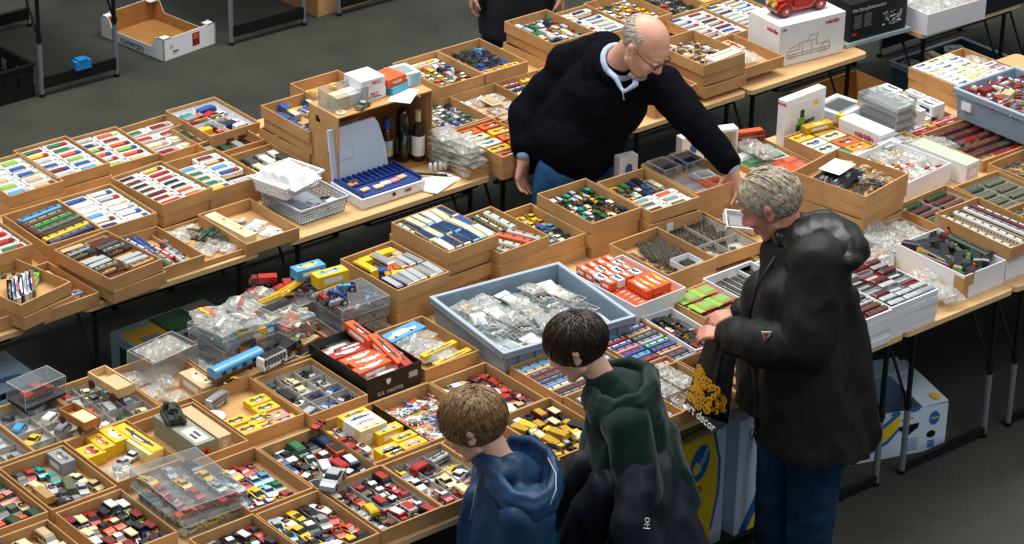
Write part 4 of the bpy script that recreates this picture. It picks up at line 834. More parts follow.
for i, (u, v, c, k, a) in enumerate(((.18, .85, 'dark_grey', 'sports', 0), (.18, .62, 'white', 'sedan', 0), (.3, .3, 'red', 'sports', 0), (.5, .82, 'red', 'van', -80), (.45, .68, 'black', 'sports', -30), (.8, .84, 'silver', 'coach', -80), (.55, .48, 'cream', 'sedan', 0), (.8, .5, 'white', 'sedan', -70), (.85, .62, 'yellow', 'sports', -70), (.82, .3, 'red', 'roadster', -70), (.55, .25, 'cream', 'van', 0), (.82, .12, 'dark_red', 'roadster', -70), (.5, .12, 'red', 'sedan', 0))):
    t.put(k, u, v, c, 'yellow' if i == 0 else 'white' if i == 2 else None, a=a, pos='number '+ordn[i], detail=k != 'coach', size=.08, z=.006, scale=1.12)
t = Tray('cars hidden by the blond boy', (6.25, 7.53), 1); t.grid(CARS, 3, 3, ['red', 'orange', 'silver'])
t = Tray('black and yellow vehicles', (6.535, 7.545), 1)
t.grid(['truck', 'van', 'vintage', 'tractor'], 5, 5, ('black', 'white', 'black', 'dark_red', 'maroon', 'black', 'silver', 'black', 'yellow', 'black', 'dark_green', 'cream', 'yellow', 'black', 'gold', 'red', 'yellow', 'silver', 'yellow', 'black', 'yellow', 'yellow', 'black', 'yellow', 'black'), c2=['black', 'yellow', 'gold', 'cream'], ja=20, detail=False, scale=1.05)

t = Tray('clear bags behind the two blue coaches', (6.42, 8.86), .6, h=.03, W=.5, D=.2); t.grid('bag', 5, 2, ['red', 'grey', 'silver', 'blue', 'orange', 'white'], c2=['grey', 'silver'], size=(.12, .1, .05), z=.01)
# ================================================================ THINGS ON THE MIDDLE ROW
def bx(name, c, W, D, h, mt, rz, lbl, cat='box', z=None, parent=None):
    o = MB().box(-W/2, W/2, -D/2, D/2, 0, h, mt).build(name, parent, c, math.radians(rz)); return tag(o, uniq(lbl), cat)
# open carton on its side
X0, X1, Y0, Y1, Z0, Z1 = 7.085, 7.635, 9.715, 9.945, TT+.002, 1.10
b = MB(); t_ = .006
b.box(0, X1-X0, 0, Y1-Y0, 0, t_, K['card2']); b.box(0, X1-X0, 0, Y1-Y0, Z1-Z0-t_, Z1-Z0, K['card']); b.box(0, X1-X0, Y1-Y0-t_, Y1-Y0, t_, Z1-Z0-t_, K['card2'])
# left wall with a round hole and a diamond hole, right wall with a hand hole
def holed(b, x0, x1, D, Hh, holes, m, zb):
    # panel in the y-z plane, thickness x0..x1, with polygonal holes, made with a fine grid
    n, k = 24, 30
    for i in range(n):
        j0 = None
        for j in range(k+1):
            y, z = (i+.5)*D/n, (j+.5)*Hh/k
            solid = j < k and not any(f(y, z) for f in holes)
            if solid and j0 is None: j0 = j
            if not solid and j0 is not None:
                b.box(x0, x1, i*D/n, (i+1)*D/n, zb+j0*Hh/k, zb+j*Hh/k, m); j0 = None
HH = Z1-Z0-2*t_
holed(b, 0, t_, Y1-Y0-t_, HH, [lambda y, z: (y-.16)**2+(z-.30)**2 < .0004, lambda y, z: abs(y-.06)/.026+abs(z-.16)/.045 < 1], K['card'], t_)
holed(b, X1-X0-t_, X1-X0, Y1-Y0-t_, HH, [lambda y, z: (y-.1)**2+(z-.31)**2 < .0003], K['card'], t_)
o = b.build('open_carton', None, (X0, Y0, Z0)); tag(o, uniq('large brown carton lying on its side as a shelf, open front'), 'carton')
# cash case
CB = MB(); CB.box(-.18, .18, -.12, .12, 0, .05, K['white_card'], top=1.02).box(-.172, .172, -.112, .112, .05, .056, mat('blue_insert', '16357c', .5))
cc = CB.build('plastic_case', None, (7.23, 9.605, TT+.003), 0); tag(cc, uniq('white plastic case with a ribbed blue insert standing before the open carton'), 'case')
bl = MATS['blue_insert']; ins = MB()
for k in range(11): ins.box(-.16+.03*k, -.156+.03*k, -.0, .105, .056, .068, bl)
ins.box(-.172, .172, -.004, .0, .056, .066, bl).box(-.172, -.165, -.11, .11, .056, .07, bl).box(.165, .172, -.11, .11, .056, .07, bl); ins.build('ribs', cc)
for i, (x, y, c) in enumerate(((-.12, -.06, 'beige'), (-.05, -.07, 'cream'), (.0, -.06, 'white'), (.05, -.06, 'pink'), (.1, -.05, 'beige'), (-.13, .02, 'gold'), (-.11, .04, 'brown'))):
    o = bx('card', (7.23+x, 9.605+y, TT+.062), .045, .03, .008, PAPER(c), R.uniform(-8, 8), '%s slip in the blue case insert, %s from left' % (c, ordn[i]), 'card')
MB().tube((-.0, -.1235, .03), (-.0, -.127, .03), .009, K['blackm'], 14).build('lock', cc)
text_on(cc, 'lettering', '1003', .022, PAPER('dark_grey'), (.08, -.1235, .028), (1, 0, 0), (0, 0, 1), .0004)
ld = MB(); M_ = Matrix.Translation((-.02, .118, .05)) @ Matrix.Rotation(math.radians(-8), 4, 'X')
pts = [(-.155, 0), (.165, 0), (.16, .1), (.13, .22), (.11, .25), (-.155, .25)]
ld.add([(x, -.006, z) for x, z in pts]+[(x, .006, z) for x, z in pts], [tuple(range(6)), tuple(range(11, 5, -1))]+[(k, 6+k, 6+(k+1) % 6, (k+1) % 6) for k in range(6)], K['white_card'], M_)
ld.box(-.13, -.03, -.008, -.006, .09, .15, PAPER('light_blue'), M_).box(-.126, -.034, -.009, -.0075, .094, .146, K['white_card'], M_)
lo = ld.build('lid', cc); lo.data.materials[0] = mat('pale_blue_plastic', 'c4d4e6', .4)
# bottles and flask inside the carton
def lathe(name, prof_, mt, loc, n=16):
    b = MB(); vs = []; fs = []
    for r, z in prof_: vs += [(r*math.cos(2*PI*k/n), r*math.sin(2*PI*k/n), z) for k in range(n)]
    for i in range(len(prof_)-1):
        for k in range(n): fs.append((i*n+k, i*n+(k+1) % n, (i+1)*n+(k+1) % n, (i+1)*n+k))
    fs += [tuple(range(n-1, -1, -1)), tuple(range((len(prof_)-1)*n, len(prof_)*n))]
    b.add(vs, fs, mt); return b.build(name, None, loc, 0, True)
bt = lathe('spray_bottle', [(.026, 0), (.028, .01), (.028, .12), (.02, .15), (.014, .17)], mat('brown_glass', '3a1d0c', .1, coat=1), (7.46, 9.84, TT+.01)); tag(bt, uniq('amber bottle with blue cap and pale label inside the open carton'), 'bottle')
MB().tube((0, 0, .17), (0, 0, .22), .02, PAPER('blue'), 12, .016).build('cap', bt); MB().tube((0, 0, .03), (0, 0, .11), .0286, PAPER('light_blue'), 16).tube((0, 0, .05), (0, 0, .07), .029, PAPER('yellow'), 16).build('label_band', bt)
fb = lathe('flask', [(.034, 0), (.036, .01), (.036, .2), (.03, .24), (.028, .26), (.001, .262)], mat('black_gloss', '0c0d10', .2, coat=.6), (7.525, 9.80, TT+.01)); tag(fb, uniq('black flask between amber bottle and white labelled bottle'), 'flask')
wb = lathe('wine_bottle', [(.03, 0), (.032, .01), (.032, .14), (.014, .19), (.012, .24), (.013, .25)], MATS['black_gloss'], (7.585, 9.76, TT+.01)); tag(wb, uniq('dark bottle with white label beside the right carton wall'), 'bottle')
MB().tube((0, 0, .03), (0, 0, .13), .0328, PAPER('white'), 16).build('label_band', wb); MB().tube((0, 0, .2), (0, 0, .252), .0145, PAPER('beige'), 12).build('neck_foil', wb)
for i in range(5):
    o = bx('paper_sheet', (7.50+.0*i, 9.53-.008*i, TT+.002+.0015*i), .21, .12, .0012, PAPER('white'), -8+7*i, 'white paper sheet under the black pen, %s from the bottom' % ordn[i], 'paper')
o = MB().tube((-.09, .02, .012), (.08, -.02, .012), .006, K['blackm'], 8).tube((.08, -.02, .012), (.1, -.025, .012), .004, K['chrome'], 8).build('marker_pen', None, (7.52, 9.585, TT+.004), -.55); tag(o, uniq('black marker pen lying by the white papers'), 'pen')
for i in range(4):
    o = lathe('glue_tube', [(.008, 0), (.009, .03), (.004, .04)], PAPER('white'), (7.55+.022*i, 9.62-.01*i, TT+.012), 8); tag(o, uniq('tiny white pot by the marker pen, %s from left' % ordn[i]), 'pot')
# on top of the carton
ZT = Z1+.001
o = link('clear_box', clear_case(.12, .2, .085, 'clear2'), None, (7.20, 9.83, ZT), math.radians(0)); tag(o, uniq('cloudy clear box of pale parts on top of the carton'), 'clear box')
MB().box(-.07, .0, -.05, .03, .002, .06, PAPER('cream')).box(.01, .08, -.04, .045, .002, .055, PAPER('white')).build('contents', o)
def text_box(c, W, D, h, rz, mt, txt, col, lbl, tx=None, size=.03, side=True):
    o = bx('model_box', c, W, D, h, mt, rz, lbl)
    if txt: text_on(o, 'lettering', txt, size, col, (tx or 0, -D/2-.0004, h*.6), (1, 0, 0), (0, 0, 1), .0005)
    return o
RED = mat('ink_red', 'b81c34', .6)
o = text_box((7.345, 9.85, ZT), .135, .13, .05, 2, K['white_card'], 'PIKO', RED, 'white box with red print on the carton, lower of two', size=.022)
text_on(o, 'lettering', '50 Schienen', .016, PAPER('dark_grey'), (-.0, -.0655, .016), (1, 0, 0), (0, 0, 1), .0002)
o = text_box((7.34, 9.853, ZT+.051), .137, .135, .055, 0, K['white_card'], 'PIKO', RED, 'white box with red print on the carton, upper of two', size=.024, tx=.02)
o = bx('blue_model_box', (7.485, 9.83, ZT), .11, .10, .035, mat('paper_cyan', '4fa8c8', .6), 12, 'flat sky blue box under the orange box on the carton'); o2 = bx('orange_model_box', (7.475, 9.85, ZT+.036), .12, .12, .04, PAPER('orange'), 8, 'flat orange red box on top of the sky blue box')
text_on(o2, 'lettering', 'FALLER', .018, PAPER('white'), (0, -.0605, .02), (1, 0, 0), (0, 0, 1), .0004)
o = bx('pale_blue_box', (7.575, 9.87, ZT), .12, .13, .065, mat('paper_ice', 'b6d2de', .6), -4, 'pale blue and white box at the right carton end'); MB().box(-.05, -.005, -.0665, -.0655, .01, .058, PAPER('white')).box(.012, .052, -.0665, -.0655, .01, .055, mat('paper_cyan2', '8cc0d8', .6)).box(-.04, -.015, -.067, -.0663, .02, .045, PAPER('dark_grey')).box(-.04, .04, -.045, .045, .065, .0655, PAPER('grey')).build('printed_panel', o)
o = bx('paper_sheet', (7.485, 9.745, ZT), .17, .11, .001, PAPER('white'), 38, 'white paper sheet hanging over the carton front edge', 'paper')
o = MB().tube((0, 0, 0), (0, 0, .006), .026, PAPER('cream'), 20).build('tape_roll', None, (7.13, 9.755, ZT)); MB().tube((0, 0, .006), (0, 0, .0065), .012, PAPER('tan'), 14).build('tape_core', o); tag(o, uniq('round cream tape roll on the carton top'), 'tape roll')
o = make('sedan', 'olive', 'silver', True); o.location = (7.25, 9.745, ZT); o.rotation_euler = (0, 0, -1.2); tag(o, uniq('small olive toy car alone on the carton top'), 'toy car')
# plastic baskets
def basket(c, W, D, h, rz, mt, lbl, flare=1.12):
    b = MB(); w, d = W/2, D/2
    def ring(k, z, th):
        w_, d_ = w*k, d*k
        b.box(-w_, w_, -d_, -d_+.003, z, z+th, mt).box(-w_, w_, d_-.003, d_, z, z+th, mt).box(-w_, -w_+.003, -d_, d_, z, z+th, mt).box(w_-.003, w_, -d_, d_, z, z+th, mt)
    b.box(-w*.9, w*.9, -d*.9, d*.9, 0, .003, mt)
    for k in range(5): z = h*k/5; ring(.9+.1*k/5, z, .006)
    b2 = MB()
    n = 16
    for sx in (-1, 1):
        for k in range(n+1):
            u = -1+2*k/n
            b.box(-.0016, .0016, -.0016, .0016, 0, 1, mt, Matrix(((1, 0, u*w*.1, u*w*.9), (0, 1, sx*d*.1, sx*d*.9), (0, 0, h, 0), (0, 0, 0, 1))))
    for sx in (-1, 1):
        for k in range(12):
            u = -1+2*k/11
            b.box(-.0016, .0016, -.0016, .0016, 0, 1, mt, Matrix(((1, 0, sx*w*.1, sx*w*.9), (0, 1, u*d*.1, u*d*.9), (0, 0, h, 0), (0, 0, 0, 1))))
    o = b.build('plastic_basket', None, c, math.radians(rz))
    r = MB(); e = .008
    for a in ((-w-e, w+e, -d-e, -d+.002), (-w-e, w+e, d-.002, d+e), (-w-e, -w+.002, -d, d), (w-.002, w+e, -d, d)): r.box(*a, h-.004, h+.006, mt)
    r.build('rim', o); return tag(o, uniq(lbl), 'basket')
gb = basket((6.85, 9.67, TT+.003), .27, .32, .075, 2, mat('grey_plastic', 'aab6c2', .45), 'pale grey perforated basket of tools at the table edge')
for i, (x, y, c, a) in enumerate(((-.05, -.08, 'black', 20), (-.02, -.06, 'dark_grey', 50), (.02, -.07, 'black', 10), (.05, -.1, 'red', -20), (.06, -.05, 'dark_grey', 70), (.0, -.11, 'dark_red', 40))):
    q = MB().box(-.006, .006, -.05, .0, 0, .01, PAPER(c)).tube((0, 0, .005), (0, .06, .005), .0025, K['chrome'], 6); o = q.build('hand_tool', None, gb.location+Vector((x, y, .012+.008*i)), math.radians(a)); tag(o, uniq('%s handled small tool in the grey basket, %s of six' % (c.replace('_', ' '), ordn[i])), 'tool')
o = bx('eraser_box', tuple(gb.location+Vector((.09, -.1, .02))), .05, .04, .03, PAPER('white'), 20, 'white small box in the grey basket right corner')
wbk = basket((6.80, 9.72, TT+.10), .26, .20, .065, 14, mat('white_plastic', 'e4e6e8', .4), 'white perforated basket filled with tissue, resting on the grey basket')
o = link('tissue_paper', crumple(.26, .19, .1, K['bagw'], seed=3, amp=.35, n=18), None, wbk.location+Vector((-.01, -.01, .008)), .25); tag(o, uniq('crumpled white tissue bulging out of the white basket'), 'tissue')
# clear bags stacked right of the carton
for i in range(7):
    for j in range(2):
        o = make('bag', ['grey', 'beige', 'silver', 'cream', 'grey', 'cream', 'beige'][i], 'white', size=(.15, .12, .034), seed=i+j*3); o.location = (7.66+.03*j+R.uniform(-.01, .01), 9.64-.13*j+R.uniform(-.01, .01), TT+.003+.024*i); o.rotation_euler = (0, 0, R.uniform(-.25, .25))
        tag(o, uniq('clear bag of %s parts, %s up, %s pile right of the carton' % (['grey', 'beige', 'silver', 'cream', 'pale', 'buff', 'tan'][i], ordn[i], ['rear', 'front'][j])), 'plastic bag', 'clear bags stacked right of the carton')
# big white locomotive box with the fire engine
BX = bx('large_model_box', (9.99, 9.66, TT+.003), .43, .26, .225, K['white_card'], -6, 'big white printed box on which the red fire engine stands')
text_on(BX, 'lettering', 'märklin', .03, RED, (.13, -.1306, .19), (1, 0, 0), (0, 0, 1), .001, 0)
text_on(BX, 'lettering', 'märklin', .03, RED, (-.2156, -.07, .185), (0, -1, 0), (0, 0, 1), .001)
text_on(BX, 'lettering', 'HO', .02, PAPER('dark_grey'), (-.185, -.1306, .2), (1, 0, 0), (0, 0, 1), .0004)
d = MB()
def ln(x0, z0, x1, z1, w=.0012):
    a = math.atan2(z1-z0, x1-x0); L = math.hypot(x1-x0, z1-z0)
    d.box(0, L, -.0006, 0, -w, w, K['print'], Matrix.Translation((x0, -.1303, z0)) @ Matrix.Rotation(-a, 4, 'Y'))
for a in ((-.16, .04, .12, .04), (-.16, .04, -.16, .075), (-.16, .075, -.08, .075), (-.08, .075, -.08, .11), (-.08, .11, .03, .11), (.03, .11, .03, .08), (.03, .08, .12, .08), (.12, .08, .12, .04), (-.06, .04, -.06, .1), (.0, .04, .0, .11), (-.03, .11, -.01, .14), (-.01, .14, .04, .14), (.04, .14, .03, .11), (-.16, .055, .12, .055), (.06, .06, .11, .1), (-.15, .09, -.09, .1)): ln(*a)
for x in (-.14, -.11, .06, .09):
    for k in range(8): ln(x+.011*math.cos(k*PI/4), .04+.011*math.sin(k*PI/4), x+.011*math.cos((k+1)*PI/4), .04+.011*math.sin((k+1)*PI/4), .0008)
d.build('line_drawing', BX)
def fire_engine(loc, rz):
    P = PAINT('red'); b = MB()
    b.box(-.03, .03, -.12, .115, .022, .03, PAINT('dark_red')); b.prof([(.035, .03, .024), (.035, .062, .022), (.1, .058, .018), (.108, .05, .018), (.108, .03, .018)], P)
    b.box(-.032, .032, -.03, .035, .03, .062, P); b.box(-.034, .034, -.12, -.03, .03, .055, P)
    o = b.build('toy_fire_engine', None, loc, rz)
    MB().box(-.019, .019, .108, .112, .03, .062, PAINT('gold')).box(-.032, .032, .116, .12, .026, .032, K['chrome']).build('radiator', o)
    MB().box(-.03, .03, .034, .037, .062, .092, K['glass']).box(-.032, .032, -.03, .03, .092, .096, P).tube((-.03, -.028, .06), (-.03, -.028, .094), .0015, K['chrome'], 6).tube((.03, -.028, .06), (.03, -.028, .094), .0015, K['chrome'], 6).build('cab_roof', o)
    for sx in (-1, 1):
        MB().tube((sx*.018, .11, .05), (sx*.018, .122, .05), .009, PAINT('gold'), 12).tube((sx*.018, .122, .05), (sx*.018, .1225, .05), .007, PAPER('white'), 12).build('headlamp', o)
        q = MB(); q.path([(sx*.032, .11, .028), (sx*.032, .1, .044), (sx*.032, .078, .048), (sx*.032, .058, .04), (sx*.032, .04, .026), (sx*.032, -.04, .024), (sx*.032, -.055, .038), (sx*.032, -.075, .045), (sx*.032, -.1, .04)], .007, P, 6); q.build('mudguard', o)
        MB().box(sx*.012-.001, sx*.012+.001, -.12, .02, .066, .069, K['wood']).build('ladder_rail', o)
        for y in (.078, -.078): link('wheel', cached(('few',), lambda: MB().tube((-.006, 0, 0), (.006, 0, 0), .026, PAPER('maroon'), 16).tube((-.0065, 0, 0), (.0065, 0, 0), .018, PAINT('red'), 14).tube((-.008, 0, 0), (.008, 0, 0), .006, K['chrome'], 8).mesh('wheel')), o, (sx*.034, y, .026))
    q = MB()
    for k in range(8): q.box(-.012, .012, -.115+.017*k, -.112+.017*k, .066, .069, K['wood'])
    q.box(-.02, .02, -.03, .0, .03, .074, PAPER('dark_red')); q.build('ladder_rungs', o)
    return tag(o, uniq('red vintage toy fire engine standing on the big white box'), 'toy fire engine')
fe = fire_engine((9.99, 9.67, TT+.2285), math.radians(84)); fe.scale = (1.45,)*3
# thin bridge tray and black box, white carton, black box
bx('flat_tray', (10.47, 9.64, TT+.003), .46, .26, .02, mat('grey_sheet', '9fb4b8', .5), -4, 'thin grey sheet under the black printed box, bridging two tables', 'sheet')
KB = bx('black_model_box', (10.47, 9.645, TT+.025), .40, .24, .21, mat('black_print', '14161a', .45), -4, 'big black box with a white model drawing, middle row')
text_on(KB, 'lettering', 'Die Dampflokomotive', .026, PAPER('silver'), (-.07, -.1206, .17), (1, 0, 0), (0, 0, 1), .0005)
d = MB()
for k in range(7): d.box(-.17, -.12, -.1206, -.12, .135-.011*k, .138-.011*k, PAPER('grey')); d.box(-.1, -.05, -.1206, -.12, .135-.011*k, .138-.011*k, PAPER('grey'))
rr = random.Random(11)
for k in range(34): x, z = rr.uniform(.03, .15), rr.uniform(.04, .12); d.box(x, x+rr.uniform(.006, .022), -.1208, -.1202, z, z+rr.uniform(.003, .014), PAPER(rr.choice(['silver', 'grey', 'white'])))
d.box(-.18, -.15, -.1208, -.12, .03, .045, PAPER('red')); d.build('printed_panel', KB)
bx('olive_box', (10.49, 9.68, TT+.236), .34, .17, .05, PAPER('olive'), -4, 'olive box lying on the big black box')
W1 = open_box('white_carton', 10.93, 9.55, TT+.001, .44, .32, .12, -2, 'white_card', 'white open carton of bagged parts, upper right')
for i in range(3):
    for j in range(2): o = make('bag', ['cream', 'white', 'pink', 'grey', 'orange', 'green'][i*2+j], 'grey', size=(.16, .14, .05), seed=i+j); o.location = local(W1, -.14+.14*i, -.07+.14*j, .08); tag(o, uniq('bag of fittings in the upper right white carton, %s along, %s' % (ordn[i], ['front', 'rear'][j])), 'plastic bag', 'bags in the upper right white carton')
bx('black_model_box', (11.36, 9.56, TT+.003), .36, .3, .2, MATS['black_print'], 0, 'plain black box beside the white open carton, right edge')

# ================================================================ FRONT ROW, RIGHT HALF
t = Tray('black bag with white paper', (8.90, 8.30), 4, rot=10, W=.345, D=.40, stack=3)
o = link('black_bag', crumple(.24, .17, .05, mat('black_film', '15161c', .25, bump=.2), seed=2), None, t.w(.4, .62, .01), t.rot-1.4); tag(o, uniq('black film pack in the tall tray stack behind the grey head'), 'bag')
bx('paper_sheet', tuple(t.w(.42, .64, .078)), .15, .11, .001, PAPER('white'), 14, 'white paper label on the black film pack', 'paper')
t.grid('curve', 6, 3, ['brown', 'dark_grey'], reg=(.05, .05, .95, .5), a=-60, ja=40, size=.13, z=.01, where='front'); t.grid('junk', 4, 4, ['dark_grey', 'beige', 'grey'], reg=(.5, .1, .95, .8), z=.02, where='right')
t = Tray('grey slots of red wagons', (9.30, 7.97), 1, rot=3, W=.36, D=.262); t.dividers([.5], [.2, .4, .6, .8], m='grey_card')
for r in range(5):
    for c in range(2): t.put('box', .26+.48*c, .1+.2*r, [['brown', 'maroon'], ['maroon', 'dark_green'], ['maroon', 'dark_green'], ['dark_green', 'olive'], ['olive', 'dark_red']][r][c], ['maroon', 'dark_green', 'brown'][r % 3], a=90, size=.13, pos='row %s %s' % (ordn[r], ['left', 'right'][c]), z=.006)
bx('price_card', tuple(t.w(.62, .18, .03)), .035, .002, .035, K['white_card'], 3, 'small white card standing in the slotted wagon tray', 'card')
W2 = open_box('white_carton', 9.0, 7.405, TT+.001, .275, .41, .112, 0, 'white_card', 'white carton under the tray of cream coaches')
t = Tray('long cream and white coaches', (9.14, 7.63), 1, z=TT+.114, W=.285, D=.45)
for i, (u, c, c2) in enumerate(((.14, 'cream', 'cream'), (.42, 'silver', 'cream'), (.68, 'white', 'maroon'), (.86, 'maroon', 'white'))):
    t.put('coach', u, .5-.04*(i % 2), c, c2, a=R.uniform(-2, 2)+3, size=.38, pos='%s from left' % ordn[i], scale=1.1)
W3 = open_box('white_carton', 8.71, 7.39, TT+.001, .262, .40, .115, 0, 'white_card', 'white carton of green and black locomotives')
b = MB().box(-.03, .0005, -.001, .0, 0, .1, K['card']).box(0, .001, -.001, .06, 0, .1, K['card']).box(-.06, .0, -.0012, 0, .06, .112, K['card']).build('brown_tape_patch', W3); b.location = (.1315-.262, -.2003, .001); b.rotation_euler = (0, 0, 0)
b.scale = (-1, 1, 1)
for i, (x, y, c, k, a, z, s_) in enumerate(((-.07, .14, 'maroon', 'box', 20, .05, .12), (.0, .13, 'olive', 'box', 70, .05, .1), (.06, .1, 'black', 'steam', -15, .05, .17), (-.09, .02, 'yellow', 'box', 5, .06, .15), (-.1, .0, 'red', 'box', 5, .045, .16), (-.02, .03, 'dark_green', 'box', -40, .05, .12), (.04, .0, 'dark_grey', 'steam', -10, .055, .16), (.09, -.02, 'dark_green', 'coach', 3, .06, .2), (-.05, -.08, 'lime', 'box', -50, .055, .12), (.0, -.1, 'green', 'steam', -55, .06, .13), (.05, -.1, 'dark_green', 'box', -40, .055, .1), (-.03, -.15, 'dark_red', 'steam', -60, .045, .12), (.1, .13, 'red', 'steam', -60, .06, .1), (.09, -.13, 'black', 'box', -60, .05, .1))):
    o = make(k, c, 'black', size=s_); o.location = local(W3, x, y, z+.028); o.scale = (1.35, 1.1, 1.35); o.rotation_euler = (R.uniform(-.1, .1), R.uniform(-.15, .15), math.radians(a)); tag(o, uniq('%s %s, %s counted from the back, locomotive carton' % (c.replace('_', ' '), NOUN[k], ordn[i])), 'model train', 'trains in the white locomotive carton')
# stacks of shallow white trays
def wstack(x0, y0, x1, y1, n, short, lbls, step=.03):
    for k in range(n):
        o = link('white_tray', tray_mesh(round(x1-x0, 3), round(y1-y0, 3), step-.001, 'white_card'), None, (x0+R.uniform(-.003, .003), y0+R.uniform(-.003, .003), TT+.001+k*step), R.uniform(-.01, .01))
        if k < n-1: tag(o, uniq('shallow white tray, %s from the bottom, %s' % (ordn[k], lbls)), 'tray', 'white trays')
        else: bpy.data.objects.remove(o)
    return Tray(short, (x1, y1), 1, z=TT+.001+(n-1)*step, h=step, W=x1-x0, D=y1-y0, mt='white_card')
t = wstack(8.06, 7.13, 8.345, 7.50, 5, 'brown wagons in many rows', 'right white stack')
t.grid(['box', 'open'], 3, 8, ['dark_red', 'maroon', 'brown', 'silver', 'dark_grey', 'red', 'olive', 'grey'], a=90, size=.085, c2=['silver', 'maroon', 'grey'], z=.005, ja=2)
t = wstack(7.78, 7.12, 8.05, 7.48, 5, 'brown coaches beside the black jacket', 'left white stack')
t.grid(['coach', 'box'], 2, 8, ['brown', 'dark_green', 'orange', 'grey', 'maroon', 'silver'], a=90, size=.12, c2=['brown', 'dark_grey'], z=.005, ja=2)
t = Tray('wagons hidden behind the jacket', (8.2, 7.92), 1, rot=0, mt='white_card', W=.28, D=.38); t.grid('straight', 6, 2, ['dark_red', 'grey'])
for i, (px, py, s_) in enumerate(((873, 243, .16), (893, 250, .16), (880, 262, .15), (905, 262, .15), (925, 282, .15), (935, 296, .15), (948, 300, .14), (918, 296, .13), (868, 228, .15))):
    p = PZ(px, py, TT+.01+.012*(i % 3)); o = make('bag', ['white', 'cream', 'white', 'silver', 'cream', 'pink', 'white', 'cream', 'grey'][i], 'grey', size=(s_, s_*.8, .05), seed=i); o.location = p; o.rotation_euler = (0, 0, R.uniform(-1, 1)); tag(o, uniq('loose bag of pale fittings by the white trays, %s from the rear' % ordn[i]), 'plastic bag', 'loose bags beside the white trays')
o = link('clear_box', clear_case(.24, .28, .06, 'clear2'), None, (8.73, 7.73, TT+.002), 0); tag(o, uniq('clear plastic box of white parts left of the slotted wagon tray'), 'clear box')
for i in range(3):
    for j in range(3): q = make('bag', 'white', 'grey', size=(.1, .09, .035), seed=i*j+1); q.location = (8.73-.09+.09*i, 7.73-.07+.07*j, TT+.03); q.rotation_euler = (0, 0, i+j); tag(q, uniq('white fittings bag in the clear box, %s along, %s row' % (ordn[i], ordn[j])), 'plastic bag', 'bags in the clear box')
W4 = open_box('white_carton', 9.24, 8.22, TT+.001, .36, .36, .10, 6, 'white_card', 'wide white carton with orange and white fittings')
for i in range(4):
    for j in range(3): q = make('bag' if (i+j) % 3 == 1 else 'junk', ['white', 'orange', 'cream', 'red', 'white', 'yellow'][(i*3+j) % 6], 'white', size=((.11, .09, .035) if (i+j) % 3 == 1 else .035), seed=i+j); q.location = local(W4, -.12+.085*i, -.11+.11*j, .05); q.scale = (1.25,)*3; tag(q, uniq('fittings in the wide white carton, %s along, %s row' % (ordn[i], ordn[j])), 'model parts', 'fittings in the wide white carton')
o = bx('green_lidded_box', (9.50, 8.16, TT+.003), .10, .34, .10, K['white_card'], 4, 'narrow white box with pale green top beside wide carton'); MB().box(-.05, .05, -.17, .17, .10, .102, mat('paper_sage', 'b4c8a8', .6)).box(-.035, .035, -.171, -.17, .03, .08, PAPER('silver')).box(-.03, .03, -.1715, -.171, .035, .075, K['white_card']).build('printed_top', o)
t = Tray('green wagons in grey slots', (9.62, 7.93), 1, rot=0, W=.3, D=.4); t.dividers([.5], [.2, .4, .6, .8], m='grey_card')
for r in range(5):
    for c in range(2): t.put('box' if (r+c) % 2 else 'coach', .26+.48*c, .1+.19*r, ['dark_green', 'olive', 'dark_green', 'green', 'olive', 'dark_grey'][(r*2+c) % 6], 'olive', a=90, size=.11, pos='row %s %s' % (ordn[r], ['left', 'right'][c]), z=.006)
t = Tray('white and mint coaches, right edge', (9.47, 7.62), 1, rot=0, W=.3); t.grid('coach', 5, 2, ['white', 'mint', 'dark_green', 'silver', 'cream'], size=.16, c2=['grey', 'dark_green'])
t = Tray('empty strip by right edge', (9.80, 7.58), 1.3, rot=0, W=.3); t.grid('box', 4, 3, ['brown', 'cream', 'maroon', 'dark_green'])
t = Tray('dark tangled track', (9.95, 8.02), 1, rot=2, W=.31, D=.42); t.grid('curve', 4, 4, ['dark_grey', 'olive', 'grey'], a=20, ja=60, size=.12, z=.012); t.grid('junk', 4, 4, ['dark_grey', 'olive', 'grey'], z=.02, where='upper', size=.03)
t = Tray('tangled track, right edge', (10.28, 8.02), 1, rot=0, W=.31); t.grid('curve', 4, 4, ['dark_grey', 'olive', 'grey'], a=20, ja=60, size=.12, z=.012); t.grid('junk', 4, 4, ['dark_grey', 'grey'], z=.02, where='upper', size=.03)
t = Tray('brown wagons on white liner', (9.98, 8.44), 1, rot=0, W=.34, D=.40)
MB().box(.01, .33, .01, .39, .0035, .005, K['white_card']).build('paper_liner', t.o)
for r in range(6):
    for c in range(3): t.put('box' if (r*c) % 4 else 'coach', .18+.31*c, .92-.165*r, ['brown', 'maroon', 'brown', 'dark_green', 'brown', 'maroon', 'dark_grey', 'tan'][(r*3+c) % 8], ['brown', 'maroon', 'dark_red'][r % 3], a=90+R.uniform(-3, 3), size=.09, pos='row %s place %s' % (ordn[r], ordn[c]), scale=1.15, z=.008)
t = Tray('pink and white flat strips', (9.98, 8.72), .6, rot=0, W=.34, D=.26, h=.03); t.grid('carton', 2, 6, ('white', 'pink', 'white', 'maroon', 'cream', 'maroon', 'white', 'brown', 'white', 'pink', 'red', 'brown'), a=90, size=(.15, .035, .012), z=.02); t.put('junk', .3, .1, 'yellow', 'gold', pos='in front', z=.04)
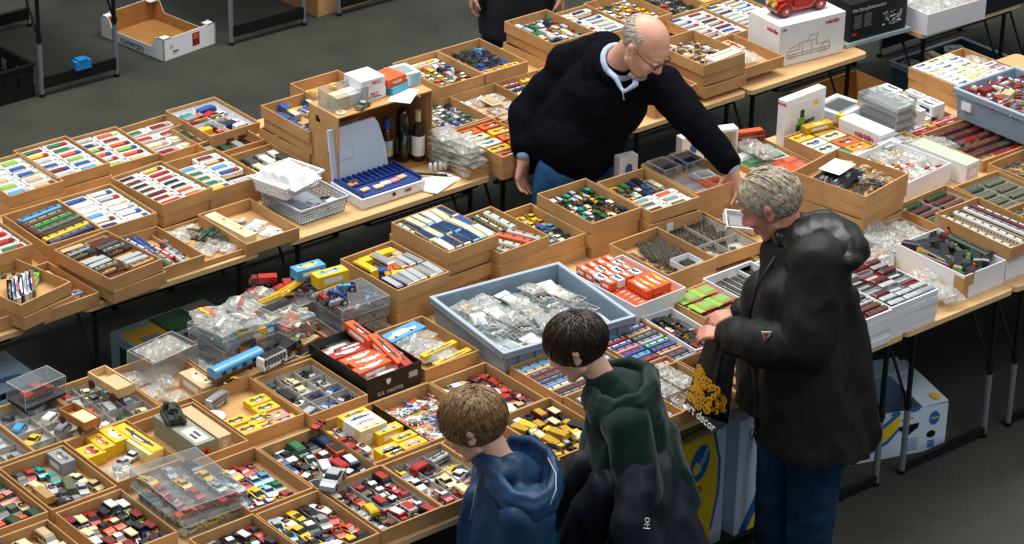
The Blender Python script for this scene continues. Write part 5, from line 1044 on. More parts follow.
# four clear slim boxes and the small carton block
for k in range(4):
    o = link('clear_slim_box', cached(('csb',), lambda: clear_case(.26, .13, .044, 'clear2')), None, (9.62, 8.66, TT+.002+.0455*k), math.radians(0)); MB().box(-.055, .055, -.12, .12, .002, .018, PAPER('grey')).box(-.05, .05, -.125, -.11, .018, .036, PAPER('white')).build('contents', o)
    MB().box(-.065, .065, -.13, .13, .0441, .0452, K['clear']).build('lid', o)
    tag(o, uniq('slim clear box of grey strips, %s from bottom of its pile' % ordn[k]), 'clear box', 'slim clear boxes piled at the rear')
for i in range(4):
    for j in range(3):
        for k in range(2):
            if (i+j+k) % 5 == 4: continue
            o = link('slim_white_box', cached(('swb', (i+k) % 3), lambda: carton(.11, .04, .055, 'white', ['navy', 'grey', 'brown'][(i+k) % 3])), None, (9.76+.045*i, 8.78-.12*j+.06, TT+.003+.057*k), math.radians(0)); tag(o, uniq('slim white box, %s along, %s deep, %s layer, rear block' % (ordn[i], ordn[j], ['lower', 'upper'][k])), 'box', 'slim white boxes at the rear')
t = Tray('white slim boxes and yellow bag', (10.52, 8.98), 2, rot=2, W=.42, D=.34, stack=1)
t.grid('carton', 3, 7, ['white', 'white', 'cream', 'white'], reg=(.02, .02, .72, .98), a=90, size=(.095, .042, .05), c2=['grey', 'navy', 'beige', 'silver'], z=.012, ja=2); t.put('bag', .85, .6, 'yellow', 'gold', size=(.14, .12, .04), pos='at the right', z=.02); t.grid('carton', 1, 3, ['grey', 'white'], reg=(.75, .05, .98, .4), a=90, size=(.09, .042, .05), where='right')
CR2 = crate('plastic_crate', 10.125, 8.19, TT+.072, .44, .60, .15, -1, 'deep blue grey plastic crate of red and beige parts, tilted', tilt=(-1.5, -1))
MB().box(-.218, -.2, .18, .24, .06, .1, K['white_card']).build('white_sticker', CR2)
for k in range(5): q = bx('brick_box', tuple(CR2.location+Vector((-.1+.05*k, .2-.1*k, .118))), .07, .05, .03, PAPER(['dark_red', 'beige', 'cream', 'dark_red', 'tan'][k]), 20*k, 'small block lying on the parts in the deep crate, %s' % ordn[k], 'block')
for i in range(6):
    for j in range(4): q = make('junk', ['red', 'beige', 'dark_red', 'cream', 'brown', 'pink', 'grey'][(i*5+j*3) % 7], R.choice(['white', 'red', 'beige']), size=.045, seed=i+j); q.location = CR2.location+Vector((-.14+.095*j, .23-.09*i, .105)); q.scale = (1.6,)*3; tag(q, uniq('heap of parts in the deep crate, %s along, %s row' % (ordn[i], ordn[j])), 'model parts', 'heaps of parts in the deep crate')
for i, (dx, dy) in enumerate(((-.1, -.1), (.15, .12))):
    o = bx('carton_block', (10.25+dx*.2, 8.1+dy*2, TT+.002), .12, .08, .06, K['card'], 0, 'brown block under the deep blue grey crate, %s' % ['front', 'rear'][i])
# boxes around x 9.1 .. 9.5
o = bx('model_box', (9.235, 8.86, TT+.002), .285, .05, .235, K['white_card'], 3, 'upright white box with a picture of a green crane')
d = MB(); y_ = -.0256
d.box(-.105, .125, y_, -.025, .03, .2, mat('print_pale', 'd8dde0', .5))
d.box(-.06, .03, y_-.0006, y_, .06, .09, PAPER('green')).box(-.035, -.005, y_-.0006, y_, .09, .16, PAPER('dark_green')).box(-.05, .0, y_-.0008, y_, .085, .12, PAPER('lime')).box(.0, .07, y_-.0006, y_, .08, .1, PAPER('olive')).box(.06, .09, y_-.0006, y_, .16, .19, PAPER('yellow'))
for x in (-.045, -.015, .015): d.tube((x, y_, .06), (x, y_-.001, .06), .011, PAPER('dark_green'), 12)
d.build('printed_panel', o); text_on(o, 'lettering', 'märklin', .022, RED, (.0, -.0262, .017), (1, 0, 0), (0, 0, 1), .0006); text_on(o, 'lettering', 'märklin', .02, RED, (-.1432, 0, .215), (0, -1, 0), (0, 0, 1), .0004)
o = bx('flat_window_box', (9.50, 8.86, TT+.06), .21, .19, .045, K['white_card'], 8, 'flat white box with yellow corners and a grey window'); MB().box(-.08, .08, -.07, .07, .045, .0455, PAPER('grey')).box(-.07, .07, -.05, .05, .0455, .046, PAPER('dark_grey')).box(-.106, -.075, -.096, -.06, -.0005, .0455, PAPER('yellow')).box(.075, .106, -.096, -.03, -.0005, .0455, PAPER('yellow')).build('printed_panel', o)
bx('plain_carton', (9.50, 8.87, TT+.002), .17, .15, .057, K['card'], 4, 'small brown carton below the flat yellow cornered box')
o = bx('model_box', (9.425, 8.60, TT+.002), .10, .27, .11, K['white_card'], 2, 'long white box with red lettering on its side'); text_on(o, 'lettering', 'märklin', .04, RED, (-.0506, -.03, .07), (0, -1, 0), (0, 0, 1), .0012)
o = bx('model_box', (9.40, 8.42, TT+.002), .12, .07, .085, PAPER('silver'), 2, 'small lilac white box beside the leaning window box'); MB().box(-.045, .045, -.0356, -.035, .015, .045, PAPER('navy')).box(-.02, .03, -.036, -.0355, .05, .075, K['white_card']).build('printed_panel', o)
o = open_box('small_carton', 9.53, 8.45, TT+.001, .1, .09, .07, 0, 'card', 'tiny open brown carton right of the lilac white box')
for i in range(5): q = bx('slim_strip', (9.60-.02*i+.02, 8.56, TT+.002+.012*i), .06, .2, .011, PAPER(['silver', 'grey', 'dark_grey', 'silver', 'grey'][i]), -8*i+20, 'slim grey pack beside the long white box, %s up' % ordn[i], 'pack')
for i in range(5): q = make('bag', 'white', 'silver', size=(.14, .11, .05), seed=i+3); q.location = (9.45+.05*i, 8.43-.03*i, TT+.02+.01*(i % 2)); q.rotation_euler = (0, 0, i*.8); tag(q, uniq('white bag behind the wide white carton, %s from left' % ordn[i]), 'plastic bag', 'white bags behind the wide carton')
t = Tray('yellow and teal cartons', (9.33, 8.80), 1.3, rot=2, W=.27, D=.34); t.grid('carton', 2, 4, ('yellow', 'gold', 'white', 'cream', 'mint', 'orange', 'teal', 'gold'), a=88, size=(.12, .07, .03), c2=['brown', 'dark_green', 'orange'], z=.02)
t.put('carton', .7, .9, 'gold', 'yellow', a=80, size=(.16, .05, .03), z=.055, pos='on top')
o = MB(); 
for a in ((-.1, .1, -.065, -.045), (-.1, .1, .045, .065), (-.1, -.08, -.045, .045), (.08, .1, -.045, .045)): o.box(*a, 0, .022, K['white_card'])
o.box(-.08, .08, -.045, .045, 0, .008, PAPER('teal')); o.box(.088, .108, -.066, .066, -.001, .0235, PAPER('yellow')); o = o.build('window_box', None, (9.20, 8.42, TT+.02), math.radians(6)); o.rotation_euler = (math.radians(52), math.radians(8), math.radians(6)); tag(o, uniq('leaning white window box with teal inside and yellow side strip'), 'box')
t = Tray('orange blister near crane box', (9.04, 8.90), .5, h=.03, W=.3, D=.36); t.grid('pack', 2, 4, ['orange', 'grey', 'white', 'mint', 'olive', 'red', 'dark_grey'], c2=['white', 'orange', 'green', 'grey'], size=(.13, .08, .02), z=.01, a=80, ja=12); t.grid('bag', 1, 2, ['red', 'orange'], c2='red', size=(.13, .12, .05), z=.03, where='top', reg=(.3, .45, .7, .95))
o = make('bus', 'red', 'orange', True); o.location = (8.93, 8.90, TT+.04); o.rotation_euler = (0, 0, math.radians(70)); o.scale = (1.3,)*3; tag(o, uniq('orange red toy bus right of the seller hand and white frame'), 'toy bus')
o = MB()
for a in ((-.06, .06, 0, .012), (-.06, .06, .128, .14)): o.box(a[0], a[1], -.03, .03, a[2], a[3], K['white_card'])
for a in ((-.06, -.05), (.05, .06)): o.box(a[0], a[1], -.03, .03, .012, .128, K['white_card'])
o.box(-.05, .05, .024, .03, .012, .128, PAPER('cream')); o = o.build('standing_frame_box', None, (8.80, 9.0-.06, TT+.002), math.radians(-20)); tag(o, uniq('white framed box standing upright left of the red bus'), 'box')
t = Tray('flat white and orange cards', (9.06, 8.50), 1, rot=-2, W=.3, D=.34); t.grid('pack', 2, 3, ('white', 'orange', 'white', 'mint', 'orange', 'green'), c2=['white', 'orange', 'green'], size=(.13, .09, .012), a=85, z=.03)
t = Tray('loose cards behind the tall stack', (9.36-.02, 8.44-.0), .4, h=.022, W=.26, D=.3); t.grid('pack', 2, 2, ['orange', 'green', 'cream'], c2='white', size=(.11, .08, .012))
t = Tray('plain packs beside the grey head', (8.76, 8.04), 1, rot=0); t.grid('pack', 2, 4, ['grey', 'cream', 'orange', 'white'], size=(.12, .08, .012), a=85)
t = Tray('packs hidden behind the tall man', (8.46, 7.98), 1, rot=0); t.grid('pack', 2, 4, ['grey', 'cream', 'orange', 'white'], size=(.12, .08, .012), a=85)

# ================================================================ PILED CLEAR BOXES, LEFT
def clear_pile(c, W, D, hs, rz, who, cols):
    z = c[2]
    for k, h in enumerate(hs):
        o = link('clear_box', cached(('cp', W, D, h), lambda: clear_case(D, W, h-.004, 'clear2')), None, (c[0]+R.uniform(-.01, .01), c[1]+R.uniform(-.01, .01), z), math.radians(rz+R.uniform(-4, 4)))
        MB().box(-W/2, W/2, -D/2, D/2, h-.004, h-.002, K['clear']).build('lid', o)
        tag(o, uniq('clear box of toy parts, %s from the bottom, %s' % (ordn[k], who)), 'clear box', 'clear boxes piled by the blue coach')
        n = 0
        MB().box(-W*.45, W*.45, -D*.45, D*.45, .002, .01, PAPER(cols[k % len(cols)])).build('liner', o)
        for i in range(max(2, int(W/.09))):
            for j in range(max(2, int(D/.08))):
                q = make('junk', R.choice(cols), R.choice(cols), size=.034, seed=n); q.location = (c[0]-W/2+(i+.5)*W/max(2, int(W/.09)), c[1]-D/2+(j+.5)*D/max(2, int(D/.08)), z+.014); q.scale = (1.35,)*3; n += 1
                tag(q, uniq('%s box of %s: parts heap number %s' % (ordn[k], who, ordn[n-1])), 'model parts', 'parts in the piled clear boxes')
        z += h
clear_pile((5.80, 8.70, TT+.002), .3, .24, (.055, .055, .05), 6, 'left pile by the blue coach', ['grey', 'silver', 'light_blue', 'orange', 'red', 'cream', 'pink', 'white'])
clear_pile((6.14, 8.80, TT+.002), .32, .2, (.055, .06), 4, 'middle pile by the blue coach', ['maroon', 'maroon', 'silver', 'white', 'red', 'yellow', 'grey'])
clear_pile((6.33, 8.60, TT+.002), .24, .2, (.05, .055, .05), 0, 'right pile near the yellow diggers', ['dark_red', 'grey', 'maroon', 'blue', 'silver', 'dark_grey', 'red'])
clear_pile((6.02, 8.60, TT+.062), .16, .14, (.05, .04), 10, 'small pile behind the orange lorry', ['grey', 'orange', 'silver', 'cream'])
for i in range(6):
    q = make(['truck', 'tractor', 'van'][i % 3], ['dark_red', 'blue', 'maroon', 'yellow', 'red', 'sky_blue'][i], 'red'); q.location = (6.02+.05*i, 8.86-.012*i, .85); q.rotation_euler = (0, 0, i*.9); tag(q, uniq('%s toy on the middle and right clear piles, %s from left' % (['dark red', 'blue', 'maroon', 'yellow', 'red', 'sky blue'][i], ordn[i])), 'toy')
def loose(kind, px, py, z, c, c2, rz, lbl, size=None, sc=1, name=None, tilt=(0, 0)):
    o = make(kind, c, c2, size=size); o.location = PZ(px, py, z-.012); o.rotation_euler = (math.radians(tilt[0]), math.radians(tilt[1]), math.radians(rz)); o.scale = (sc,)*3; return tag(o, uniq(lbl), CATN[kind])
for i, (x, y, z, c, c2, a, lb) in enumerate(((5.72, 8.75, .894, 'orange', 'yellow', 70, 'bag with orange strips on the left clear pile'), (5.87, 8.74, .894, 'red', 'white', 20, 'bag with a red part on the left clear pile'), (5.80, 8.63, .894, 'cream', 'grey', 80, 'bag with cream parts at the front of the left clear pile'),
    (5.70, 8.64, .894, 'white', 'grey', 10, 'white bag at the near left of the left clear pile'), (6.04, 8.83, .85, 'cream', 'grey', 10, 'cream bag at the left of the middle clear pile'), (6.0, 8.66, .74, 'orange', 'grey', 30, 'bag with orange strips between the clear piles'))):
    o = make('bag', c, c2, size=(.15, .12, .045), seed=i); o.location = (x, y, z); o.rotation_euler = (0, 0, math.radians(a)); tag(o, uniq(lb), 'plastic bag')
    q = MB().box(-.035, .035, -.008, .008, 0, .01, PAPER(c)).box(-.02, .045, .01, .024, 0, .01, PAPER(c2)).build('coloured_strips', o, (0, 0, .035), .4)
loose('carton', 250, 340, .84, 'yellow', 'dark_grey', 88, 'yellow carton with a vehicle picture in front of clear piles', (.13, .05, .05))
loose('carton', 267, 333, .84, 'sky_blue', 'yellow', 88, 'sky blue carton end beside the yellow picture carton', (.05, .05, .05))
for i, (px, py) in enumerate(((273, 300), (283, 293), (292, 290))):
    o = MB().tube((-.09, 0, .008), (.09, 0, .008), .009, PAINT('yellow'), 8).tube((-.085, .0, .02), (.08, 0, .02), .004, PAINT('yellow'), 6).build('yellow_crane_boom', None, PZ(px, py, .885), math.radians(6+8*i)); tag(o, uniq('yellow toy crane boom, %s from left, on the middle clear pile' % ordn[i]), 'toy crane part')
loose('carton', 308, 275, .92, 'sky_blue', 'yellow', 85, 'sky blue and yellow carton at the top of the piles', (.14, .06, .045))
loose('carton', 330, 283, .90, 'yellow', 'sky_blue', 85, 'yellow and cyan carton beside the blue toy parts', (.15, .06, .055))
loose('truck', 262, 285, .88, 'dark_red', 'red', 60, 'dark red toy lorry on the middle clear pile', None, 1.1)
for i, (px, py, c) in enumerate(((325, 303, 'red'), (337, 298, 'blue'), (347, 291, 'sky_blue'), (338, 306, 'grey'))): loose('tractor', px, py, .89, c, 'blue', 30*i, '%s toy tractor on the right clear pile' % c.replace('_', ' '), None, 1.3)
o = link('clear_box', clear_case(.16, .24, .1, 'clear2'), None, PZ(163, 362, .775), math.radians(8)); o.location.z = TT+.012; tag(o, uniq('tall cloudy box with crumpled film left of the clear piles'), 'clear box')
q = link('crumpled_film', crumple(.14, .2, .05, K['bag'], seed=5), None, o.location+Vector((0, 0, .07)), .1); tag(q, uniq('crumpled white film on top of the tall cloudy box'), 'film')
# clear case with the orange estate car, far left
o = link('clear_box', clear_case(.12, .2, .085, 'clear'), None, PZ(37, 398, .79), math.radians(6)); MB().box(-.1, .1, -.06, .06, .084, .086, K['clear']).build('lid', o); MB().box(-.1, .1, -.06, .06, .0, .012, K['tyre']).build('plinth', o); tag(o, uniq('clear display case holding an orange toy car, far left'), 'display case')
q = make('sedan', 'red', None, True); q.data = q.data; q.location = o.location+Vector((0, 0, .014)); q.rotation_euler = (0, 0, math.radians(-84)); q.scale = (1.5,)*3; tag(q, uniq('orange red toy saloon in the far left display case'), 'toy car')

# ================================================================ ON THE FLOOR
def fruit_crate(c, W, D, h, rz):
    b = MB(); wc, t_ = K['white_card'], .008
    b.box(-W/2, W/2, -D/2, D/2, 0, .004, K['card2'])
    def side(L, n, tf):            # a long side with a dip in the middle
        pts = []; m_ = n
        for k in range(m_+1):
            u = -1+2*k/m_; a = abs(u); z = h*.5 if a < .62 else h*(.5+.5*min(1, (a-.62)/.12)); pts.append((u*L/2, z))
        for k in range(m_):
            x0, z0 = pts[k]; x1, z1 = pts[k+1]
            for s0, s1, mm in ((0, t_*.4, wc), (t_*.4, t_, K['card2'])):
                vs = [tf(x0, s0, 0), tf(x1, s0, 0), tf(x1, s0, z1), tf(x0, s0, z0), tf(x0, s1, 0), tf(x1, s1, 0), tf(x1, s1, z1), tf(x0, s1, z0)]
                b.add(vs, [(0, 1, 2, 3), (7, 6, 5, 4), (3, 2, 6, 7), (0, 3, 7, 4), (1, 5, 6, 2)], mm)
    side(D, 30, lambda u, s_, z: (-W/2+s_, u, z)); side(D, 30, lambda u, s_, z: (W/2-s_, u, z))
    for sy in (-1, 1):
        y0, y1 = (-D/2, -D/2+.004) if sy < 0 else (D/2-.004, D/2)
        b.box(-W/2, W/2, y0, y1, 0, h, wc)
        y2, y3 = (y1, y1+.005) if sy < 0 else (y0-.005, y0); b.box(-W/2, W/2, y2, y3, 0, h, K['card2'])
        for sx in (-1, 1): b.box(sx*W/2-(.06 if sx > 0 else 0), sx*W/2+(.06 if sx < 0 else 0), min(y0, y2) if sy < 0 else y0-.05, (y1+.05) if sy < 0 else y1, h-.004, h, wc)
    o = b.build('fruit_crate', None, c, math.radians(rz)); tag(o, uniq('open white and brown fruit crate on the carpet, green lettering'), 'crate')
    tm = mat('ink_teal', '1c6a60', .6)
    text_on(o, 'lettering', 'conerpo', .062, tm, (-W/2-.0012, .0, h*.25), (0, -1, 0), (0, 0, 1), .0006)
    MB().box(-W/2-.001, -W/2, .13, .18, .025, .07, PAPER('red')).box(-W/2-.0015, -W/2-.001, .14, .17, .035, .055, PAPER('orange')).build('red_emblem', o)
    MB().box(.02, .075, -D/2-.001, -D/2, .035, .115, PAPER('dark_red')).box(.028, .067, -D/2-.0015, -D/2-.001, .075, .108, PAPER('orange')).box(-.13, -.1, -D/2-.001, -D/2, .03, .034, PAPER('grey')).box(-.13, -.09, -D/2-.001, -D/2, .04, .05, PAPER('dark_grey')).tube((-.14, -D/2, .08), (-.14, -D/2-.001, .08), .012, PAPER('silver'), 12).build('printed_panel', o)
    return o
fruit_crate((8.40, 13.30, .001), .40, .56, .135, 8)
# black crate, far left
b = MB(); W, D, h = .40, .6, .2
b.box(-W/2, W/2, -D/2, D/2, 0, .01, K['blackm'])
for a in ((-W/2, W/2, -D/2, -D/2+.012), (-W/2, W/2, D/2-.012, D/2), (-W/2, -W/2+.012, -D/2+.012, D/2-.012), (W/2-.012, W/2, -D/2+.012, D/2-.012)): b.box(*a, .01, .07, K['blackm']).box(*a, .14, h, K['blackm'])
for sx in (-1, 1):
    for k in (-1, -.3, .3, 1): b.box(sx*(W/2-.006)-.006, sx*(W/2-.006)+.006, k*(D/2-.05)-.04, k*(D/2-.05)+.04, .07, .14, K['blackm']); b.box(k*(W/2-.05)-.04, k*(W/2-.05)+.04, sx*(D/2-.006)-.006, sx*(D/2-.006)+.006, .07, .14, K['blackm'])
o = b.build('black_crate', None, (7.18, 13.30, .001), math.radians(2)); r = MB()
for a in ((-W/2-.01, W/2+.01, -D/2-.01, -D/2+.006), (-W/2-.01, W/2+.01, D/2-.006, D/2+.01), (-W/2-.01, -W/2+.006, -D/2, D/2), (W/2-.006, W/2+.01, -D/2, D/2)): r.box(*a, h-.012, h, K['blackm'])
r.build('rim', o); tag(o, uniq('black plastic crate on the carpet at the left edge'), 'crate')
o = MB().box(-.05, .05, -.025, .025, 0, .05, mat('blue_clamp', '1c7cc0', .5)).box(-.03, .03, -.027, .027, .05, .06, MATS['blue_clamp']).build('blue_ribbon', None, (7.68, 12.975, .112), 0); tag(o, uniq('bright blue cloth tied on the far table foot bar'), 'cloth')
o = bx('brown_carton', (9.56, 13.24, .001), .42, .4, .26, K['card'], 3, 'closed brown carton on the carpet at the top edge', 'carton'); MB().box(-.09, .09, -.2005, -.2, .12, .15, K['print']).tube((-.15, -.2, .16), (-.15, -.2012, .16), .025, K['print'], 14).box(.1, .16, -.2008, -.2, .02, .045, K['print']).build('printed_panel', o)
# printed carton in the aisle
YG = bx('printed_carton', (6.22, 9.75, .001), .52, .38, .265, mat('paper_dusk', '9fb6bc', .6), 2, 'carton with yellow and green print under the middle table', 'carton')
MB().box(-.24, -.06, -.17, .14, .265, .2655, PAPER('yellow')).box(-.04, .1, .02, .17, .2655, .266, PAPER('green')).box(-.06, .12, .0, .18, .265, .2655, PAPER('dark_green')).box(.14, .24, -.1, .15, .265, .2655, PAPER('yellow')).box(-.02, .2, -.17, -.03, .265, .2655, PAPER('navy')).box(-.2605, -.26, -.16, .12, .03, .22, PAPER('dark_green')).box(-.2, -.1, -.05, .05, .2655, .266, PAPER('grey')).build('printed_panel', YG)
def banana_box(c, W, D, h, rot, lbl, mt='white_card'):
    o = MB().box(-W/2, W/2, -D/2, D/2, 0, h, K[mt]).build('banana_box', None, c); o.rotation_euler = rot; return tag(o, uniq(lbl), 'banana box')
BB = mat('ink_blue', '1c62a8', .6); BY = mat('ink_yellow', 'e8c418', .6); BLB = mat('paper_bluewhite', 'c6d8ea', .6)
def sheet(par, name, pts, m_, M):
    q = MB(); q.add([(x, z, 0) for x, z in pts]+[(x, z, .0008) for x, z in pts], [tuple(range(len(pts)-1, -1, -1)), tuple(range(len(pts), 2*len(pts)))], m_); o = q.build(name, par); o.matrix_local = M; return o
def face(loc, r, u): r = Vector(r); u = Vector(u); M = Matrix((r, u, r.cross(u))).transposed().to_4x4(); M.translation = loc; return M
def oval(cx_, cz, rx, rz_, n=20, rot=0): return [(cx_+rx*math.cos(k*2*PI/n)*math.cos(rot)-rz_*math.sin(k*2*PI/n)*math.sin(rot), cz+rx*math.cos(k*2*PI/n)*math.sin(rot)+rz_*math.sin(k*2*PI/n)*math.cos(rot)) for k in range(n)]
# lying open box on the right
B3 = open_box('banana_box', 8.39, 7.456, .001, .48, .40, .225, -18, 'white_card', 'open blue white banana box on the floor under the right tables', 'banana box', .006)
B3.data.materials[0] = BLB
Mf = face((0, -.2008, 0), (1, 0, 0), (0, 0, 1))
sheet(B3, 'yellow_band', [(-.25, .03), (-.14, .05), (-.06, .09), (.0, .15), (.0, .21), (-.08, .15), (-.16, .11), (-.25, .09)], BY, Mf); sheet(B3, 'blue_band', [(-.25, .01), (-.14, .035), (-.05, .075), (.01, .14), (.0, .15), (-.06, .09), (-.14, .05), (-.25, .03)], BB, Mf); sheet(B3, 'blue_band', [(-.25, .09), (-.16, .11), (-.08, .15), (.0, .21), (-.02, .22), (-.09, .165), (-.16, .125), (-.25, .105)], BB, Mf)
Mf2 = face((0, -.2018, 0), (1, 0, 0), (0, 0, 1))
sheet(B3, 'hand_hole', [(.0, .15), (.1, .155), (.095, .13), (.05, .1), (.005, .13)], K['blackm'], Mf2); sheet(B3, 'vent_hole', oval(.165, .085, .022, .018), K['blackm'], Mf2); sheet(B3, 'vent_hole', oval(-.13, .07, .022, .018), K['blackm'], Mf2)
sheet(B3, 'blue_oval', oval(.175, .165, .026, .034), BB, Mf2); text_on(B3, 'lettering', 'Chiquita', .012, BY, (.175, -.2035, .165), (1, 0, 0), (0, 0, 1), .0003); sheet(B3, 'blue_ring', oval(.07, .225, .03, .011), BB, Mf2); sheet(B3, 'blue_ring', oval(-.02, .22, .025, .01), BB, Mf2)
d = MB()
for k in range(6): d.box(.03, .1, -.2012, -.2008, .02+.011*k, .024+.011*k, BB)
for k in range(4): d.box(.15, .185, -.2012, -.2008, .015+.01*k, .022+.01*k, BB)
d.box(.0, .07, -.2012, -.2008, .18, .186, mat('ink_red2', 'c03028', .6)); d.build('small_print', B3)
# flaps of the open box
q = MB(); q.box(0, .13, -.2, .2, 0, .005, BLB, Matrix.Rotation(math.radians(-3), 4, 'Y')); q.build('flap', B3, (.11, 0, .228)); sheet(B3, 'yellow_mark', oval(.2, -.15, .02, .03), BY, face((0, 0, .243), (1, 0, 0), (0, 1, 0)))
q = MB(); q.box(-.25, .2, 0, .12, 0, .005, BLB, Matrix.Rotation(math.radians(8), 4, 'X')); q.build('flap', B3, (0, .09, .236))
# two boxes standing on end in front
for i, (x, wd, lb) in enumerate(((7.02, .34, 'banana box standing on end, yellow front, beside green hoodie'), (7.43, .31, 'banana box standing on end, beside the dark jeans'))):
    o = banana_box((x+(.04 if i == 0 else .02), 7.36, .001), wd, .26, .55, (0, 0, math.radians(2)), lb); o.data.materials[0] = BLB
    Mf = face((0, -.1308, 0), (1, 0, 0), (0, 0, 1)); Mg = face((0, -.1320, 0), (1, 0, 0), (0, 0, 1)); w_ = wd/2; Mt = face((0, 0, .5508), (1, 0, 0), (0, 1, 0))
    if i == 0:
        sheet(o, 'yellow_band', [(-.05, .0), (.04, .0), (.1, .1), (.13, .25), (.13, .4), (.09, .55), (-.08, .55), (-.07, .4), (-.06, .2)], BY, Mf)
        for a in ([(-.05, 0), (-.06, .2), (-.07, .4), (-.08, .55), (-.095, .55), (-.085, .4), (-.073, .2), (-.063, 0)], [(.04, 0), (.1, .1), (.13, .25), (.13, .4), (.09, .55), (.105, .55), (.145, .4), (.145, .25), (.113, .09), (.055, 0)]): sheet(o, 'blue_band', a, BB, Mf)
        sheet(o, 'blue_oval', oval(.02, .43, .055, .085, rot=-.25), BB, Mg); text_on(o, 'lettering', 'Chiquita', .034, PAPER('light_blue'), (.035, -.1335, .44), (.45, 0, .9), (-.9, 0, .45), .001)
        sheet(o, 'yellow_figure', oval(.0, .41, .02, .03), BY, face((0, -.1328, 0), (1, 0, 0), (0, 0, 1)))
        for z in (.3, .1): sheet(o, 'vent_hole', oval(.02, z, .018, .026), K['card2'], Mg)
        sheet(o, 'small_print', [(.07, 0), (.1, 0), (.1, .09), (.07, .1)], BY, Mg)
        sheet(o, 'yellow_top', [(-w_, -.12), (-.02, -.12), (.1, -.1), (.1, .1), (-w_, .1)], mat('ink_yellow2', 'c8b030', .6), Mt); sheet(o, 'vent_hole', oval(-.02, .04, .022, .016), K['blackm'], face((0, 0, .552), (1, 0, 0), (0, 1, 0)))
        sheet(o, 'blue_band', [(-w_, -.1), (.1, -.08), (.1, -.07), (-w_, -.09)], BB, face((0, 0, .552), (1, 0, 0), (0, 1, 0)))
    else:
        sheet(o, 'yellow_band', [(-.08, .0), (-.02, .1), (.03, .22), (.06, .4), (.14, .4), (.15, .25), (.15, .2), (.06, .12), (-.02, .0)], BY, Mf)
        sheet(o, 'blue_band', [(-.13, .0), (-.06, .12), (.0, .22), (.045, .4), (.06, .4), (.03, .22), (-.02, .1), (-.08, .0)], BB, Mf); sheet(o, 'blue_band', [(-.02, 0), (.06, .12), (.15, .2), (.15, .185), (.07, .1), (.0, 0)], BB, Mf)
        sheet(o, 'blue_ring', oval(-.08, .47, .016, .024), BB, Mf); sheet(o, 'blue_ring_inner', oval(-.08, .47, .011, .018), BLB, Mg); sheet(o, 'yellow_top', [(-w_, .02), (w_, .02), (w_, .12), (-w_, .12)], MATS['ink_yellow2'], Mt)
        sheet(o, 'vent_hole', oval(.1, .24, .02, .012), K['blackm'], Mg)
# pale blue box left aisle and the boxes seen behind
LB = open_box('pale_blue_box', 5.11, 9.60, .001, .40, .38, .43, 0, 'white_card', 'pale blue open box on the floor at the left edge', 'box'); LB.data.materials[0] = mat('paper_paleblue', 'a9c6e4', .6)
q = MB(); q.box(-.2, .22, -.14, .18, 0, .005, MATS['paper_paleblue']); q.build('flap', LB, (0, .0, .432)); sheet(LB, 'blue_mark', oval(.0, .1, .05, .025), mat('ink_greyblue', '5c7ca8', .6), face((0, 0, .4385), (1, 0, 0), (0, 1, 0))); sheet(LB, 'blue_mark', oval(.1, -.05, .07, .02), MATS['ink_greyblue'], face((0, 0, .4385), (1, 0, 0), (0, 1, 0)))
BK = open_box('brown_carton', 10.52, 9.74, .001, .5, .4, .34, 0, 'card2', 'brown carton under the gap between the middle tables', 'carton')
CR3 = crate('plastic_crate', 11.45, 9.85, .08, .6, .4, .18, 0, 'dark blue crate of pale boxes under the middle table')
for m_i in range(1): CR3.data.materials[0] = mat('dark_teal_plastic', '26404c', .5)
for i in range(3):
    for j in range(3): q = make('carton', 'cream' if (i+j) % 2 else 'silver', 'grey', size=(.11, .1, .05)); q.location = (11.25+.18*i, 9.74+.12*j, .2); q.rotation_euler = (0, 0, i+j); tag(q, uniq('pale carton in the dark blue crate, %s along, %s row' % (ordn[i], ordn[j])), 'box', 'pale cartons in the dark blue crate')
bx('blue_drum_box', (7.97, 9.25-.0, .001), .22, .16, .72, mat('paper_icewhite', 'c4ccd2', .5), -12, 'white and blue tall box in the aisle beside the seller') if False else None

for (x, y, w_, h_, lb) in ((8.20, 9.00, .10, .15, 'white box with a blue oval standing behind the dark sweater'), (8.60, 8.99, .13, .15, 'plain white box standing behind the seller forearm')):
    o = bx('upright_box', (x, y-.03, TT+.002), w_, .05, h_, K['white_card'], -8, lb); sheet(o, 'blue_oval', oval(.0, h_*.55, .02, .032), BB, face((0, -.0258, 0), (1, 0, 0), (0, 0, 1)))
